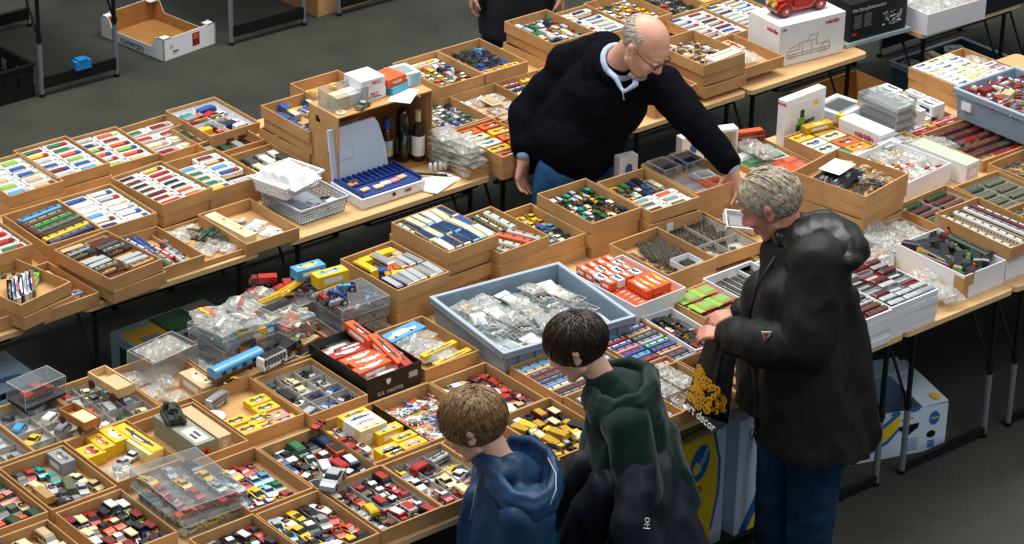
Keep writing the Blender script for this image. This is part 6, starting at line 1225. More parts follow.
# ================================================================ PEOPLE
def frame(fw, up=(0, 0, 1)):            # columns: right, forward, up of a head or hand
    f = Vector(fw).normalized(); r = f.cross(Vector(up)).normalized(); u = r.cross(f)
    return Matrix((r, f, u)).transposed()
class Blob:
    """closed overlapping shells, fused into one continuous surface"""
    def __init__(s): s.b = MB(); s.m = mat('tmp', '808080')
    def ball(s, c, r, rot=None, n=20, k=12):
        r = (r, r, r) if not isinstance(r, (tuple, list)) else r
        M = Matrix.Translation(Vector(c)) @ (rot.to_4x4() if rot is not None else Matrix())
        s.b.ball((0, 0, 0), r, s.m, M, n, k); return s
    def cap(s, a, ra, b_, rb):
        a, b_ = Vector(a), Vector(b_); s.ball(a, ra*1.0, n=16, k=10); s.ball(b_, rb, n=16, k=10)
        if (a-b_).length > 1e-4: s.b.tube(a, b_, ra, s.m, 16, rb)
        return s
    def chain(s, pts):
        for (a, ra), (b_, rb) in zip(pts[:-1], pts[1:]): s.cap(a, ra, b_, rb)
        return s
    def fuse(s, name, m, voxel=.008, smooth=6, disp=None, cuts=(), parent=None, smf=.6):
        me = bpy.data.meshes.new('raw'); me.from_pydata(s.b.v, [], s.b.f); me.update()
        o = bpy.data.objects.new('raw', me); COL.objects.link(o)
        bm = bmesh.new(); bm.from_mesh(me); bmesh.ops.recalc_face_normals(bm, faces=bm.faces); bm.to_mesh(me); bm.free()
        r = o.modifiers.new('r', 'REMESH'); r.mode = 'VOXEL'; r.voxel_size = voxel; r.adaptivity = 0
        sm = o.modifiers.new('s', 'SMOOTH'); sm.factor = smf; sm.iterations = smooth
        bpy.context.view_layer.update()
        out = bpy.data.meshes.new_from_object(o.evaluated_get(bpy.context.evaluated_depsgraph_get()))
        bpy.data.objects.remove(o); bpy.data.meshes.remove(me)
        bm = bmesh.new(); bm.from_mesh(out)
        if disp:
            bm.normal_update()
            for v, n in [(v, v.normal.copy()) for v in bm.verts]: v.co += n*disp(v.co)
        for co_, no in cuts:
            bmesh.ops.bisect_plane(bm, geom=bm.verts[:]+bm.edges[:]+bm.faces[:], plane_co=co_, plane_no=no, clear_outer=True)
            bmesh.ops.holes_fill(bm, edges=[e for e in bm.edges if e.is_boundary])
        for f in bm.faces: f.smooth = True
        bm.to_mesh(out); bm.free(); out.materials.clear(); out.materials.append(m); out.name = name
        return link(name, out, parent)
def wr(fx, fy, fz, amp, off=0, rot=None):       # wrinkle field, folds stretched along the low frequency axis
    def f(p):
        q = (rot @ p) if rot is not None else p
        a = mnoise.noise(Vector((q.x*fx+off, q.y*fy, q.z*fz))); b_ = mnoise.noise(Vector((q.x*fx*2.1, q.y*fy*2.1+off, q.z*fz*2.1)))
        return amp*((1-2*abs(a))*.7+b_*.5)
    return f
B3F = Matrix((RGT, FWD, UP))                    # world -> (right, forward, up)
SKIN = mat('skin', 'd8a38c', .5, var=.06, scale=14); SKIN2 = mat('skin_rosy', 'cc8a74', .5, var=.08, scale=16); SKIN3 = mat('skin_pale', 'dcae96', .5, var=.04, scale=14)
for m_ in (SKIN, SKIN2, SKIN3):
    m_.node_tree.nodes['Principled BSDF'].inputs['Subsurface Weight'].default_value = .12; m_.node_tree.nodes['Principled BSDF'].inputs['Subsurface Radius'].default_value = (.02, .008, .004)
EYE = mat('eye_white', 'e8e4e0', .2); IRIS = mat('eye_dark', '2a221c', .15)
def head(B, c, fw, s=1.0, up=(0, 0, 1), child=0, nose=1.0):
    M = frame(fw, up); T = lambda x, y, z: Vector(c)+M @ Vector((x, y, z))*s
    def e(x, y, z, r): B.ball(T(x, y, z), tuple(q*s for q in r), M, 24, 14)
    e(0, -.012, .028, (.074, .094, .084)); e(0, .028, -.02, (.062, .064, .078)); e(0, .028, .03, (.062, .064, .05))
    e(0, .03, -.068, (.05, .05, .04)); e(0, .062, -.098, (.022, .02, .017)); B.cap(T(.046, -.0, -.066), .017*s, T(.016, .06, -.1), .015*s); B.cap(T(-.046, -.0, -.066), .017*s, T(-.016, .06, -.1), .015*s)
    B.cap(T(0, .086, .012), .0085*s, T(0, .106*nose, -.03), .0125*s); e(.011, .094, -.036, (.009, .01, .008)); e(-.011, .094, -.036, (.009, .01, .008))
    for sx in (-1, 1):
        B.cap(T(sx*.014, .088, .026), .0075*s, T(sx*.044, .074, .024), .007*s)
        e(sx*.036, .064, -.03, (.022, .022, .02)); e(sx*.031, .077, .006, (.016, .010, .010))
        e(sx*.077, -.012, -.008, (.008, .018, .03)); e(sx*.084, -.018, .006, (.008, .014, .016)); e(sx*.078, -.006, -.03, (.008, .01, .01))
    B.cap(T(-.019, .083, -.063), .006*s, T(.019, .083, -.063), .006*s); B.cap(T(-.016, .081, -.073), .0065*s, T(.016, .081, -.073), .0065*s)
    return M, T
def eyes(par, T, M, s):
    for sx in (-1, 1):
        o = MB().ball((0, 0, 0), (.0115*s,)*3, EYE, None, 14, 10).build('eye', par, smooth=True); o.location = T(sx*.031, .0795, .004)
        q = MB().ball((0, 0, 0), (.006*s,)*3, IRIS, None, 10, 8).build('iris', o, smooth=True); q.location = (M @ Vector((0, .0085, -.003)))*s
def hand(B, w, dirv, palm, s=1.0, curl=.5, thumb=1, spread=.08):
    """wrist w, direction of the fingers, palm normal (the side the fingers curl to)"""
    d = Vector(dirv).normalized(); p = Vector(palm).normalized(); x = d.cross(p).normalized(); p = x.cross(d)
    W = Vector(w); L = lambda a, b_, c: W+(x*a+d*b_+p*c)*s
    B.cap(L(0, -.02, 0), .024*s, L(0, .02, 0), .026*s)
    for k in range(4): B.cap(L(-.012+.008*k, .02, 0), .018*s, L(-.03+.02*k, .082, 0), .0125*s)
    lens = (.068, .078, .072, .056)
    for k in range(4):
        a = L(-.031+.0207*k, .086, .0); fx = (-1.5+k)*spread; ln_ = lens[k]; ang = curl*.6
        r = .0088*s
        pts = [(a, r*1.1)]; cur = a; dd = (d+x*fx).normalized()
        for j, q in enumerate((.45, .32, .23)):
            ang_ = curl*(.55+.5*j)+.07*((k*7+j*3) % 4-1.5)*.5
            v = (dd*math.cos(ang_)+p*math.sin(ang_)); cur = cur+v*ln_*q*s; pts.append((cur, r*(1-.1*(j+1))))
        B.chain(pts)
    sx = thumb
    B.chain([(L(-sx*.0-.022*sx, .012, .006), .017*s), (L(-.044*sx, .042, .018), .0125*s), (L(-.052*sx, .07, .026+.012*curl), .0105*s), (L(-.046*sx, .094, .034+.02*curl), .0085*s)])
def hair(name, par, c, M, s, mask, flow, n, L, r, m, seed=1, lift=1.06, rad=(.074, .094, .084), off=(0, -.012, .028), droop=.5):
    """tapering locks laid over the skull"""
    rr = random.Random(seed); b = MB(); C = Vector(c)
    tries = 0; made = 0
    while made < n and tries < n*60:
        tries += 1
        z = rr.uniform(-1, 1); a = rr.uniform(0, 2*PI); q = math.sqrt(1-z*z); u = Vector((q*math.cos(a), q*math.sin(a), z))
        if not mask(u): continue
        made += 1; l0 = rr.uniform(-.01, .05); l1 = rr.uniform(-.03, .13); jt = Vector((rr.gauss(0, .16), rr.gauss(0, .16), rr.gauss(0, .16))); ln_ = L(u)*rr.uniform(.75, 1.2); pts = []; p = u.copy(); k = 5; rs = []
        for j in range(k+1):
            up_ = lift+l0*(1-j/k)+l1*j/k
            P_ = Vector((p.x*rad[0]*up_, p.y*rad[1]*up_, p.z*rad[2]*up_))+Vector(off); W_ = C+M @ P_*s
            pts.append(W_); rs.append(r*s*(.9, 1.1, 1.1, .95, .7, .2)[j])
            g = flow(p)+jt
            g = g-p*g.dot(p)*(1-.0); p = (p+g.normalized()*ln_/k/.085).normalized() if g.length > 1e-3 else p
        b.path(pts, rs, m, 4)
    return b.build(name, par, smooth=True)
def hair_mat(name, c1, c2, sc=70):
    return mat(name, c1, .45, hex2=c2, scale=sc, var=.0, lo=.3, hi=.7, spec=.35)
def zip_line(par, name, pts, r, m): return MB().path(pts, r, m, 6).build(name, par, smooth=True)
V = PV

# ---------------------------------------------------------------- seller in the navy pullover
B = Blob(); hc = V(645, 45, 12.04); fw = RGT*.62-FWD*.42-UP*.62
M, T = head(B, hc, fw, 1.22)
neck = V(614, 66, 12.20)
B.cap(T(0, -.03, -.03), .058, neck, .066)
shR = V(566, 74, 12.38); shL = V(662, 84, 12.16); chest = V(604, 100, 12.22); pel = Vector((8.08, 9.19, .88))
B.cap(neck, .07, chest, .12).cap(chest, .13, pel, .13)
elR = V(524, 112, 12.34); wrR = V(524, 153, 12.2); elL = V(692, 118, 11.98); wrL = V(731, 166, 11.86)
B.chain([(shR, .05), (elR, .04), (wrR, .027)]); B.chain([(shL, .05), (elL, .04), (wrL, .027)])
fR = Vector((pel.x-.11, pel.y+.06, .06)); fL = Vector((pel.x+.11, pel.y-.02, .06))
B.cap(pel, .11, fR+Vector((0, 0, .4)), .06).cap(fR+Vector((0, 0, .4)), .055, fR, .04).cap(pel, .11, fL+Vector((0, 0, .4)), .06).cap(fL+Vector((0, 0, .4)), .055, fL, .04)
hand(B, wrR-UP*.02, -UP+RGT*(-.12)-FWD*.1, RGT*.6-FWD*.3, 1.2, .75, 1)
hand(B, wrL+(wrL-elL).normalized()*.02, -UP*.95+RGT*.05-FWD*.25, -RGT*.4-FWD*.6+UP*-.1, 1.05, .7, -1)
seller = B.fuse('person', SKIN, .0055, 3); tag(seller, uniq('bald person in a dark navy pullover leaning over the front tables'), 'person')
eyes(seller, T, M, 1.22)
A = Blob(); dr = (wrR-elR).normalized(); dl = (wrL-elL).normalized()
A.chain([(shR, .095), (elR+RGT*.01, .085), (wrR-dr*.03, .058)]); A.chain([(shL, .09), (elL, .08), (wrL-dl*.03, .055)])
A.cap(neck-UP*.035, .10, chest+FWD*.02, .19); A.cap(V(600, 62, 12.32), .10, V(600, 110, 12.3), .17); A.cap(V(605, 50, 12.32), .085, V(568, 66, 12.38), .105); A.cap(shR, .10, shL, .095); A.cap(chest+FWD*.03, .205, V(570, 140, 12.32), .235); A.ball(V(580, 122, 12.33), (.24, .2, .2), B3F.transposed()); A.cap(V(570, 140, 12.32), .235, pel+UP*.03, .205)
dz = wr(5, 5, 7, .011, 3); dz2 = wr(14, 14, 9, .004, 1)
A.fuse('pullover', mat('navy_knit', '080a11', .9, sheen=.0, bump=.12, var=.12, scale=220, spec=.08), .010, 8, lambda p: dz(p)+dz2(p), [(Vector((0, 0, .76)), Vector((-.05, -.1, -1)))], seller)
cl = Blob(); cn = (T(0, -.02, -.06)-neck).normalized()
u = cn.orthogonal().normalized(); w_ = cn.cross(u)
cl.chain([(neck+(u*math.cos(k*PI/8)+w_*math.sin(k*PI/8))*.082+cn*.055, .014) for k in range(17)]); cl.chain([(neck+(u*math.cos(k*PI/8)+w_*math.sin(k*PI/8))*.088+cn*.035, .014) for k in range(17)])
cl.chain([(neck-FWD*.075-RGT*.03+UP*.01, .014), (V(616, 78, 12.04), .014), (V(622, 90, 12.0), .009)]); cl.chain([(neck-FWD*.05+RGT*.085-UP*.0, .014), (V(636, 84, 12.0), .014), (V(624, 92, 12.0), .008)])
cl.fuse('shirt_collar', mat('pale_blue_cotton', 'a9bddc', .7), .006, 4, None, (), seller)
pc = Blob()
pc.chain([(neck+(u*math.cos(k*PI/9)+w_*math.sin(k*PI/9))*.10+cn*.03, .024) for k in range(19)]); pc.chain([(neck+(u*math.cos(k*PI/9)+w_*math.sin(k*PI/9))*.115-cn*.03, .035) for k in range(19)])
pc.fuse('pullover_collar', MATS['navy_knit'], .008, 4, None, (), seller)
zip_line(seller, 'zip', [V(622, 88, 11.985), V(624, 100, 11.965)], .0035, K['chrome'])
for w_, d_ in ((wrR, dr), (wrL, dl)):
    q = Blob().cap(w_-d_*.035, .044, w_-d_*.002, .042); q.fuse('shirt_cuff', MATS['pale_blue_cotton'], .006, 2, None, (), seller)
J = Blob(); 
for f_ in (fR, fL): J.chain([(pel+Vector(((f_.x-pel.x)*.7, 0, -.10)), .13), (f_+Vector((0, 0, .42)), .095), (f_+Vector((0, 0, .02)), .075)])
J.cap(pel-UP*.06, .15, pel, .13)
DEN = mat('denim', '2a5a88', .8, var=.25, scale=18, spec=.2, bump=.1); dj = wr(9, 9, 5, .008, 9)
J.fuse('jeans', DEN, .012, 4, dj, [(Vector((0, 0, .05)), Vector((0, 0, -1)))], seller)
for f_ in (fR, fL): MB().ball((0, 0, 0), (.045, .13, .05), K['tyre']).build('shoe', seller, (f_.x, f_.y-.05, .051), 0, True)
def ringm(name, par, T, M, s, m):      # spectacles
    b = MB()
    for sx in (-1, 1):
        b.path([T(sx*.031+.024*math.cos(k*PI/8), .098, .002+.016*math.sin(k*PI/8)) for k in range(17)], .0016*s, m, 5)
        b.path([T(sx*.055, .096, .008), T(sx*.077, .05, .01), T(sx*.083, -.01, .012)], .0018*s, m, 5)
    b.path([T(-.008, .1, .004), T(.008, .1, .004)], .0016*s, m, 5); b.build(name, par, smooth=True)
ringm('spectacles', seller, T, M, 1.22, mat('spectacle_frame', '222428', .3, metal=.6))
hm = hair_mat('white_hair', 'd8d2c8', 'a8a096', 90)
hair('hair', seller, hc, M, 1.22, lambda u: u.z < .42 and u.z > -.62 and (u.y < .1 if u.z > -.1 else u.y < -.15) and not (abs(u.x) > .8 and u.z < -.05 and u.y > -.3) , lambda p: Vector((0, -.3, -1)), 900, lambda u: .03, .0016, hm, 2, 1.0)
hair('beard', seller, hc, M, 1.22, lambda u: u.y > .15 and u.z < -.72 and u.z > -.99, lambda p: Vector((0, .3, -1)), 1100, lambda u: .016, .0018, hm, 3, 1.16, rad=(.062, .075, .085), off=(0, .03, -.03))

# ---------------------------------------------------------------- older person in the long dark jacket
B = Blob(); hc = V(769, 203, 10.0); fw = -RGT*.80+FWD*.22-UP*.52
M, T = head(B, hc, fw, 1.2); OT, OM, OH = T, M, hc
neck = V(792, 243, 9.96); B.cap(T(0, -.03, -.03), .058, neck, .066)
shN = V(818, 262, 9.74); shF = V(795, 250, 10.22); chest = V(806, 290, 9.94); pel = V(806, 385, 9.94)
B.cap(neck, .075, chest, .12).cap(chest, .13, pel, .13)
elN = V(806, 346, 9.62); wrN = V(728, 336, 9.86); elF = V(775, 320, 10.36); wrF = V(738, 313, 10.24)
B.chain([(shN, .05), (elN, .04), (wrN, .027)]); B.chain([(shF, .05), (elF, .04), (wrF, .027)])
fo1 = V(806, 560, 9.86); fo1.z = .05; fo2 = V(780, 560, 10.02); fo2.z = .05
hip = Vector((pel.x, pel.y, .92)); 
fA = Vector((hip.x-.03, hip.y-.11, .05)); fB = Vector((hip.x+.0, hip.y+.10, .05))
for f_ in (fA, fB): B.chain([(hip, .11), (f_+Vector((0, 0, .42)), .058), (f_, .04)])
hand(B, wrN, -RGT*.9+UP*.1+FWD*.1, -UP*.8+FWD*.2, 1.0, 1.25, 1); hand(B, wrF, -RGT*.93-UP*.12-FWD*.25, FWD*.1-UP*.9, 1.0, .95, -1)
old = B.fuse('person', SKIN2, .0055, 3); tag(old, uniq('grey haired person in a long dark jacket and jeans browsing at right'), 'person')
eyes(old, T, M, 1.2)
JK = mat('black_anorak', '161512', .62, var=.18, scale=8, spec=.3, bump=.15); LE = mat('hood_coating', '131416', .42, var=.25, scale=14, spec=.4)
A = Blob()
A.chain([(V(808, 268, 9.92), .165), (V(802, 315, 9.9), .185), (V(805, 380, 9.88), .195), (V(812, 450, 9.84), .225)]); A.cap(V(775, 300, 10.05), .12, V(768, 450, 10.0), .14); A.cap(V(796, 300, 9.8), .14, V(806, 440, 9.74), .16)
A.cap(shN, .105, shF, .10); A.cap(V(838, 300, 9.9), .08, V(858, 430, 9.86), .09)
A.chain([(shN+RGT*.01, .105), (elN+RGT*.0, .098), (V(760, 342, 9.74), .085), (wrN-RGT*.0, .062)]); A.chain([(shF, .10), (elF, .085), (wrF+RGT*.03, .055)])
A.cap(V(783, 252, 9.98), .075, V(806, 262, 9.92), .12)
d1 = wr(5, 5, 2.0, .022, 2, B3F); d2 = wr(12, 12, 7, .009, 5, B3F)
hem = V(812, 436, 9.84)
A.fuse('jacket', JK, .0105, 8, lambda p: d1(p)+d2(p), [(hem, Vector((-.16*RGT.x, -.16*RGT.y, -1))+FWD*.0)], old)
Hd = Blob(); Hd.ball(V(822, 238, 9.86), (.15, .12, .085), B3F.transposed() @ Matrix.Rotation(math.radians(-4), 3, 'Y')); Hd.ball(V(842, 246, 9.80), (.10, .10, .07), B3F.transposed())
Hd.chain([(V(782, 238, 9.9), .035), (V(800, 224, 9.98), .04), (V(825, 220, 9.98), .04), (V(850, 232, 9.9), .036), (V(862, 252, 9.8), .034), (V(850, 262, 9.7), .034), (V(825, 262, 9.66), .03), (V(806, 262, 9.7), .03)])
dh = wr(14, 7, 14, .008, 8, B3F); Hd.fuse('hood', LE, .008, 5, dh, (), old)
zip_line(old, 'jacket_zip', [V(776, 256, 9.86), V(757, 285, 9.86), V(748, 320, 9.84)], .006, mat('zip_grey', '3a3a3c', .4, metal=.4))
def patch(par, name, P, r_, u_, pts, m): 
    q = MB(); q.add([(x, y, 0) for x, y in pts]+[(x, y, .003) for x, y in pts], [tuple(range(len(pts)-1, -1, -1)), tuple(range(len(pts), 2*len(pts)))]+[(k, (k+1) % len(pts), len(pts)+(k+1) % len(pts), len(pts)+k) for k in range(len(pts))], m)
    o = q.build(name, par); r = Vector(r_).normalized(); n = r.cross(Vector(u_)).normalized(); u = n.cross(r); Mx = Matrix((r, u, n)).transposed().to_4x4(); Mx.translation = P; o.matrix_local = Mx; return o
patch(old, 'sleeve_badge', V(766, 336, 9.632), RGT+FWD*.1, UP, [(-.02, .02), (.02, .02), (.0, -.03)], PAPER('white')); patch(old, 'sleeve_badge_centre', V(766, 336, 9.628), RGT+FWD*.1, UP, [(-.012, .014), (.012, .014), (.0, -.016)], mat('badge_rust', '9a4a38', .6))
patch(old, 'pocket_zip', V(789, 405, 9.645), RGT, UP, [(-.012, .04), (-.004, .05), (.02, -.03), (.012, -.05)], mat('reflective_tape', '8a8f94', .3)); patch(old, 'reflective_strip', V(812, 293, 9.69), RGT, UP, [(-.006, .07), (.01, .07), (.006, -.05), (-.008, -.06)], PAPER('silver'))
J = Blob()
for f_, rr_ in ((fA, .13), (fB, .13)): J.chain([(hip+Vector((0, (f_.y-hip.y)*.8, -.05)), .135), (f_+Vector((0, 0, .45)), .102), (f_+Vector((0, 0, .03)), .09)])
J.fuse('jeans', mat('dark_denim', '173450', .85, var=.3, scale=12, spec=.15, bump=.1), .012, 4, dj, [(Vector((0, 0, .04)), Vector((0, 0, -1)))], old)
for f_ in (fA, fB): MB().ball((0, 0, 0), (.13, .05, .05), K['tyre']).build('shoe', old, (f_.x-.05, f_.y, .051), .6, True)
gm = hair_mat('grey_hair', 'c4b498', '6d6a66', 60)
rr_old = random.Random(5)
def whorl(p): return Vector((p.x*.6, p.y*.2-.35, -.9 if p.z < .55 else -.25))
hair('hair', old, OH, OM, 1.2, lambda u: (u.z > -.55) and (u.y < .62 if u.z > .2 else u.y < (.25 if u.z > -.1 else -.1)) and not ((u-Vector((0, -.1, .99))).length < .36 and rr_old.random() < .86), lambda p: Vector((p.x*.5, -.45, -.9)), 1500, lambda u: .13, .0027, gm, 5, 1.04)
hair('nape_hair', old, OH, OM, 1.2, lambda u: u.y < -.2 and -.75 < u.z < .1, lambda p: Vector((p.x*.3, -.6, -.9)), 700, lambda u: .13, .003, gm, 8, 1.13)
hair('side_hair', old, OH, OM, 1.2, lambda u: abs(u.x) > .55 and u.y < .35 and -.3 < u.z < .35, lambda p: Vector((0, -.35, -1)), 500, lambda u: .085, .0024, gm, 9, 1.08)
# white box in the seller's hand, and the carrier bag
o = MB().box(-.055, .055, -.04, .04, 0, .004, K['white_card']).box(-.055, .055, -.04, -.036, .004, .03, K['white_card']).box(-.055, .055, .036, .04, .004, .03, K['white_card']).box(-.055, -.051, -.036, .036, .004, .03, K['white_card']).box(.051, .055, -.036, .036, .004, .03, K['white_card']).box(-.04, .04, -.02, .02, .006, .016, PAPER('grey')).build('held_box', None, V(738, 224, 11.6)); o.rotation_euler = (math.radians(28), math.radians(10), math.radians(-30)); o.scale = (1.25,)*3
tag(o, uniq('open white box held over the tray by the seller hand'), 'box')
bg = MB(); vs = []; fs = []; n, k = 12, 12; bm_ = mat('black_polythene', '0b0b0d', .25, bump=.3, scale=30)
P00, P10, P01, P11 = V(706, 338, 9.84), V(738, 342, 9.78), V(684, 404, 9.9), V(728, 424, 9.72)
nb = (P10-P00).cross(P01-P00).normalized()
if nb.dot(FWD) > 0: nb = -nb
for side in (0, 1):
    for i in range(n+1):
        for j in range(k+1):
            u, v = i/n, j/k; P_ = (P00*(1-u)+P10*u)*(1-v)+(P01*(1-u)+P11*u)*v
            e = math.sin(PI*u)*(.25+.75*math.sin(PI*min(1, v*.55+.05)))*(1 if v < .97 else .3); q = mnoise.noise(Vector((u*5, v*2+side*7, 1)))*.02
            vs.append(P_+(nb*(.05*e+q*math.sin(PI*u)) if side == 0 else -nb*(.05*e)))
o_ = (n+1)*(k+1)
for i in range(n):
    for j in range(k):
        a, b_, c_, d_ = i*(k+1)+j, (i+1)*(k+1)+j, (i+1)*(k+1)+j+1, i*(k+1)+j+1; fs.append((a, b_, c_, d_)); fs.append((o_+a, o_+d_, o_+c_, o_+b_))
bg.add(vs, fs, bm_); CBG = bg.build('carrier_bag', None, smooth=True); tag(CBG, uniq('black carrier bag with yellow flowers held by the grey haired person'), 'carrier bag')
def bagp(u, v, off=.004): i = min(n, max(0, u*n)); 
def bag_at(u, v):
    i, j = min(n-1, int(u*n)), min(k-1, int(v*k)); fu, fv = u*n-i, v*k-j
    g = lambda a, b_: vs[a*(k+1)+b_]
    return (g(i, j)*(1-fu)+g(i+1, j)*fu)*(1-fv)+(g(i, j+1)*(1-fu)+g(i+1, j+1)*fu)*fv+nb*.0035
rr = random.Random(4); FY = mat('flower_yellow', 'f2b81c', .5); FO = mat('flower_amber', 'b06010', .5); fm = MB(); ur = (P11-P01).normalized(); vr = (P01-P00).normalized()
for q in range(150):
    u, v = rr.uniform(.06, .92), rr.uniform(.38, .84)
    if v < .36+.25*u: continue
    c_ = bag_at(u, v); R_ = rr.uniform(.011, .019)
    for layer, (f_, mm) in enumerate(((1, FY), (.45, FO))):
        pts = [c_+nb*(.001*layer+.0002*(q % 4))+(ur*math.cos(a*PI/6)+vr*math.sin(a*PI/6))*R_*f_*(1 if a % 2 else .72) for a in range(12)]
        fm.add(pts, [tuple(range(12))], mm)
fm.build('printed_flowers', CBG)
tx = text_mesh('art decor', .05, PAPER('white'), .0005)
tM = Matrix((ur, -vr, ur.cross(-vr))).transposed().to_4x4(); tM.translation = bag_at(.5, .925)+nb*.012; to = link('lettering', tx, CBG); to.matrix_local = tM

# ---------------------------------------------------------------- boy in the dark green hoodie
B = Blob(); hc = V(576, 346, 9.28); fw = -RGT*.86+FWD*.16-UP*.46
M, T = head(B, hc, fw, 1.10, nose=.97); GT, GM, GH = T, M, hc
neck = V(608, 388, 9.24); B.cap(T(0, -.03, -.035), .046, neck, .052)
sN = V(628, 425, 9.05); sF = V(612, 402, 9.42); pel = V(640, 500, 9.2)
B.cap(neck, .06, pel, .10); eN = V(642, 488, 8.98); wN = V(614, 500, 9.1); eF = V(598, 440, 9.4); wF = V(588, 470, 9.32)
B.chain([(sN, .04), (eN, .034), (wN, .024)]).chain([(sF, .04), (eF, .034), (wF, .024)]); hand(B, wN, -RGT*.8-UP*.3, -UP+FWD*.2, .85, .8, 1); hand(B, wF, -RGT*.8-UP*.4, -UP, .85, .6, -1)
gA, gB = Vector((pel.x-.02, pel.y-.08, .05)), Vector((pel.x+.02, pel.y+.08, .05))
for f_ in (gA, gB): B.chain([(pel, .09), (f_+Vector((0, 0, .36)), .05), (f_, .035)])
boy = B.fuse('person', SKIN3, .0052, 3); tag(boy, uniq('dark haired boy in a dark green hooded top looking into trays'), 'person'); eyes(boy, T, M, 1.10)
GR = mat('green_fleece', '0f2823', .85, sheen=.15, var=.12, scale=10, spec=.15)
A = Blob(); A.chain([(V(624, 408, 9.24), .14), (V(632, 450, 9.2), .165), (V(642, 520, 9.18), .18)]); A.cap(sN, .085, sF, .08); A.cap(V(660, 440, 9.2), .07, V(682, 500, 9.16), .06)
A.chain([(sN, .088), (eN, .078), (wN+RGT*.02, .06)]); A.chain([(sF, .08), (eF, .07), (wF+RGT*.02, .055)])
A.cap(neck-UP*.0, .075, V(622, 410, 9.22), .12); A.ball(V(600, 384, 9.24), (.05, .05, .035))
d1 = wr(8, 8, 4, .02, 4, B3F); A.fuse('hooded_top', GR, .009, 7, d1, [(Vector((0, 0, .78)), Vector((0, 0, -1)))], boy)
def hoodie(rim, r0, pouch):
    H_ = Blob(); H_.chain([(p, r0) for p in rim]); cen = sum(rim, Vector())/len(rim)
    for dz_, k_, rr_ in ((.028, 1.06, r0*1.5), (.06, 1.04, r0*1.9), (.09, .9, r0*2.2)):
        H_.chain([(cen+(p-cen)*k_-UP*dz_, rr_) for p in rim])
    for c_, r_ in pouch: H_.ball(c_, r_, B3F.transposed())
    return H_
Hd = hoodie([V(592, 384, 9.24), V(598, 398, 9.12), V(616, 404, 9.05), V(638, 396, 9.06), V(652, 382, 9.14), V(650, 368, 9.26), V(630, 361, 9.34), V(606, 366, 9.36)], .017, [(V(636, 412, 9.12), (.10, .10, .06))])
dh = wr(12, 12, 8, .008, 6, B3F); Hd.fuse('hood', GR, .008, 5, dh, (), boy)
NV = mat('navy_anorak', '0d1522', .6, var=.2, scale=9, spec=.3)
A = Blob(); A.chain([(V(640, 478, 9.1), .14), (V(662, 560, 9.02), .17)]); A.chain([(V(610, 490, 9.06), .08), (V(578, 540, 9.12), .08), (V(566, 600, 9.12), .08)]); A.chain([(V(672, 500, 9.1), .07), (V(690, 600, 9.05), .08)]); A.chain([(V(600, 455, 9.2), .05), (V(572, 480, 9.2), .07), (V(562, 560, 9.22), .08)]); A.chain([(V(640, 470, 8.95), .05), (V(632, 520, 8.86), .07), (V(650, 590, 8.85), .09)])
d1 = wr(11, 8, 2.5, .024, 7, B3F); A.fuse('tied_jacket', NV, .010, 4, d1, [(Vector((0, 0, .42)), Vector((0, 0, -1)))], boy)
PB = V(647, 524, 8.775); q = MB()
for a in ([(.0, -.012), (.004, -.012), (.003, .01), (-.001, .01)],): q.add([(x, y, 0) for x, y in a], [(0, 1, 2, 3)], PAPER('white'))
q.path([(.008*math.cos(t*PI/5), .016+.008*math.sin(t*PI/5), 0) for t in range(11)], .0016, PAPER('white'), 4); q.path([(-.012, -.018, 0), (.012, -.018, 0)], .0016, PAPER('white'), 4); q.path([(-.01, -.006, 0), (.0, .004, 0), (.01, -.004, 0)], .0013, PAPER('white'), 4)
o = q.build('white_emblem', boy); Mx = Matrix((RGT, UP*.9-FWD*-.3, RGT.cross(UP))).transposed().to_4x4(); Mx.translation = PB; o.matrix_local = Mx
J = Blob()
for f_ in (gA, gB): J.chain([(pel-UP*.02, .11), (f_+Vector((0, 0, .36)), .075), (f_+Vector((0, 0, .03)), .06)])
J.fuse('trousers', mat('black_cotton', '1a1c20', .85), .012, 4, dj, [(Vector((0, 0, .04)), Vector((0, 0, -1)))], boy)
for f_ in (gA, gB): MB().ball((0, 0, 0), (.11, .042, .045), K['tyre']).build('shoe', boy, (f_.x-.04, f_.y, .046), .6, True)
dm = hair_mat('dark_brown_hair', '3a281c', '120c09', 60)
def kid_mask(u): return (u.z > .2 and (u.y < .93 or u.z > .42)) or (u.y < .42 and u.z > -.05) or (u.y < -.1 and u.z > -.6)
def kid_flow(p): return Vector((p.x*.8, (p.y+.45)*1.2, -.8*(1-max(0, p.z)*.6)))
hair('hair', boy, GH, GM, 1.10, kid_mask, kid_flow, 1700, lambda u: .12, .0036, dm, 11, 1.12)
hair('under_hair', boy, GH, GM, 1.10, kid_mask, kid_flow, 500, lambda u: .07, .006, dm, 12, 1.03)

# ---------------------------------------------------------------- boy in the blue anorak
B = Blob(); hc = V(473, 424, 8.98); fw = -RGT*.84+FWD*.22-UP*.42
M, T = head(B, hc, fw, 1.16, nose=.97); GT, GM, GH = T, M, hc
neck = V(502, 464, 8.94); B.cap(T(0, -.03, -.035), .048, neck, .052)
sN = V(528, 515, 8.74); sF = V(492, 480, 9.12); pel = V(525, 600, 8.88)
B.cap(neck, .06, pel, .10); eN = V(520, 590, 8.7); wN = V(470, 590, 8.8); eF = V(474, 560, 9.02); wF = V(460, 590, 8.96)
B.chain([(sN, .04), (eN, .034), (wN, .024)]).chain([(sF, .04), (eF, .034), (wF, .024)]); hand(B, wN, -RGT*.8-UP*.3, -UP+FWD*.2, .85, .8, 1); hand(B, wF, -RGT*.8-UP*.4, -UP, .85, .6, -1)
gA, gB = Vector((pel.x-.02, pel.y-.08, .05)), Vector((pel.x+.02, pel.y+.08, .05))
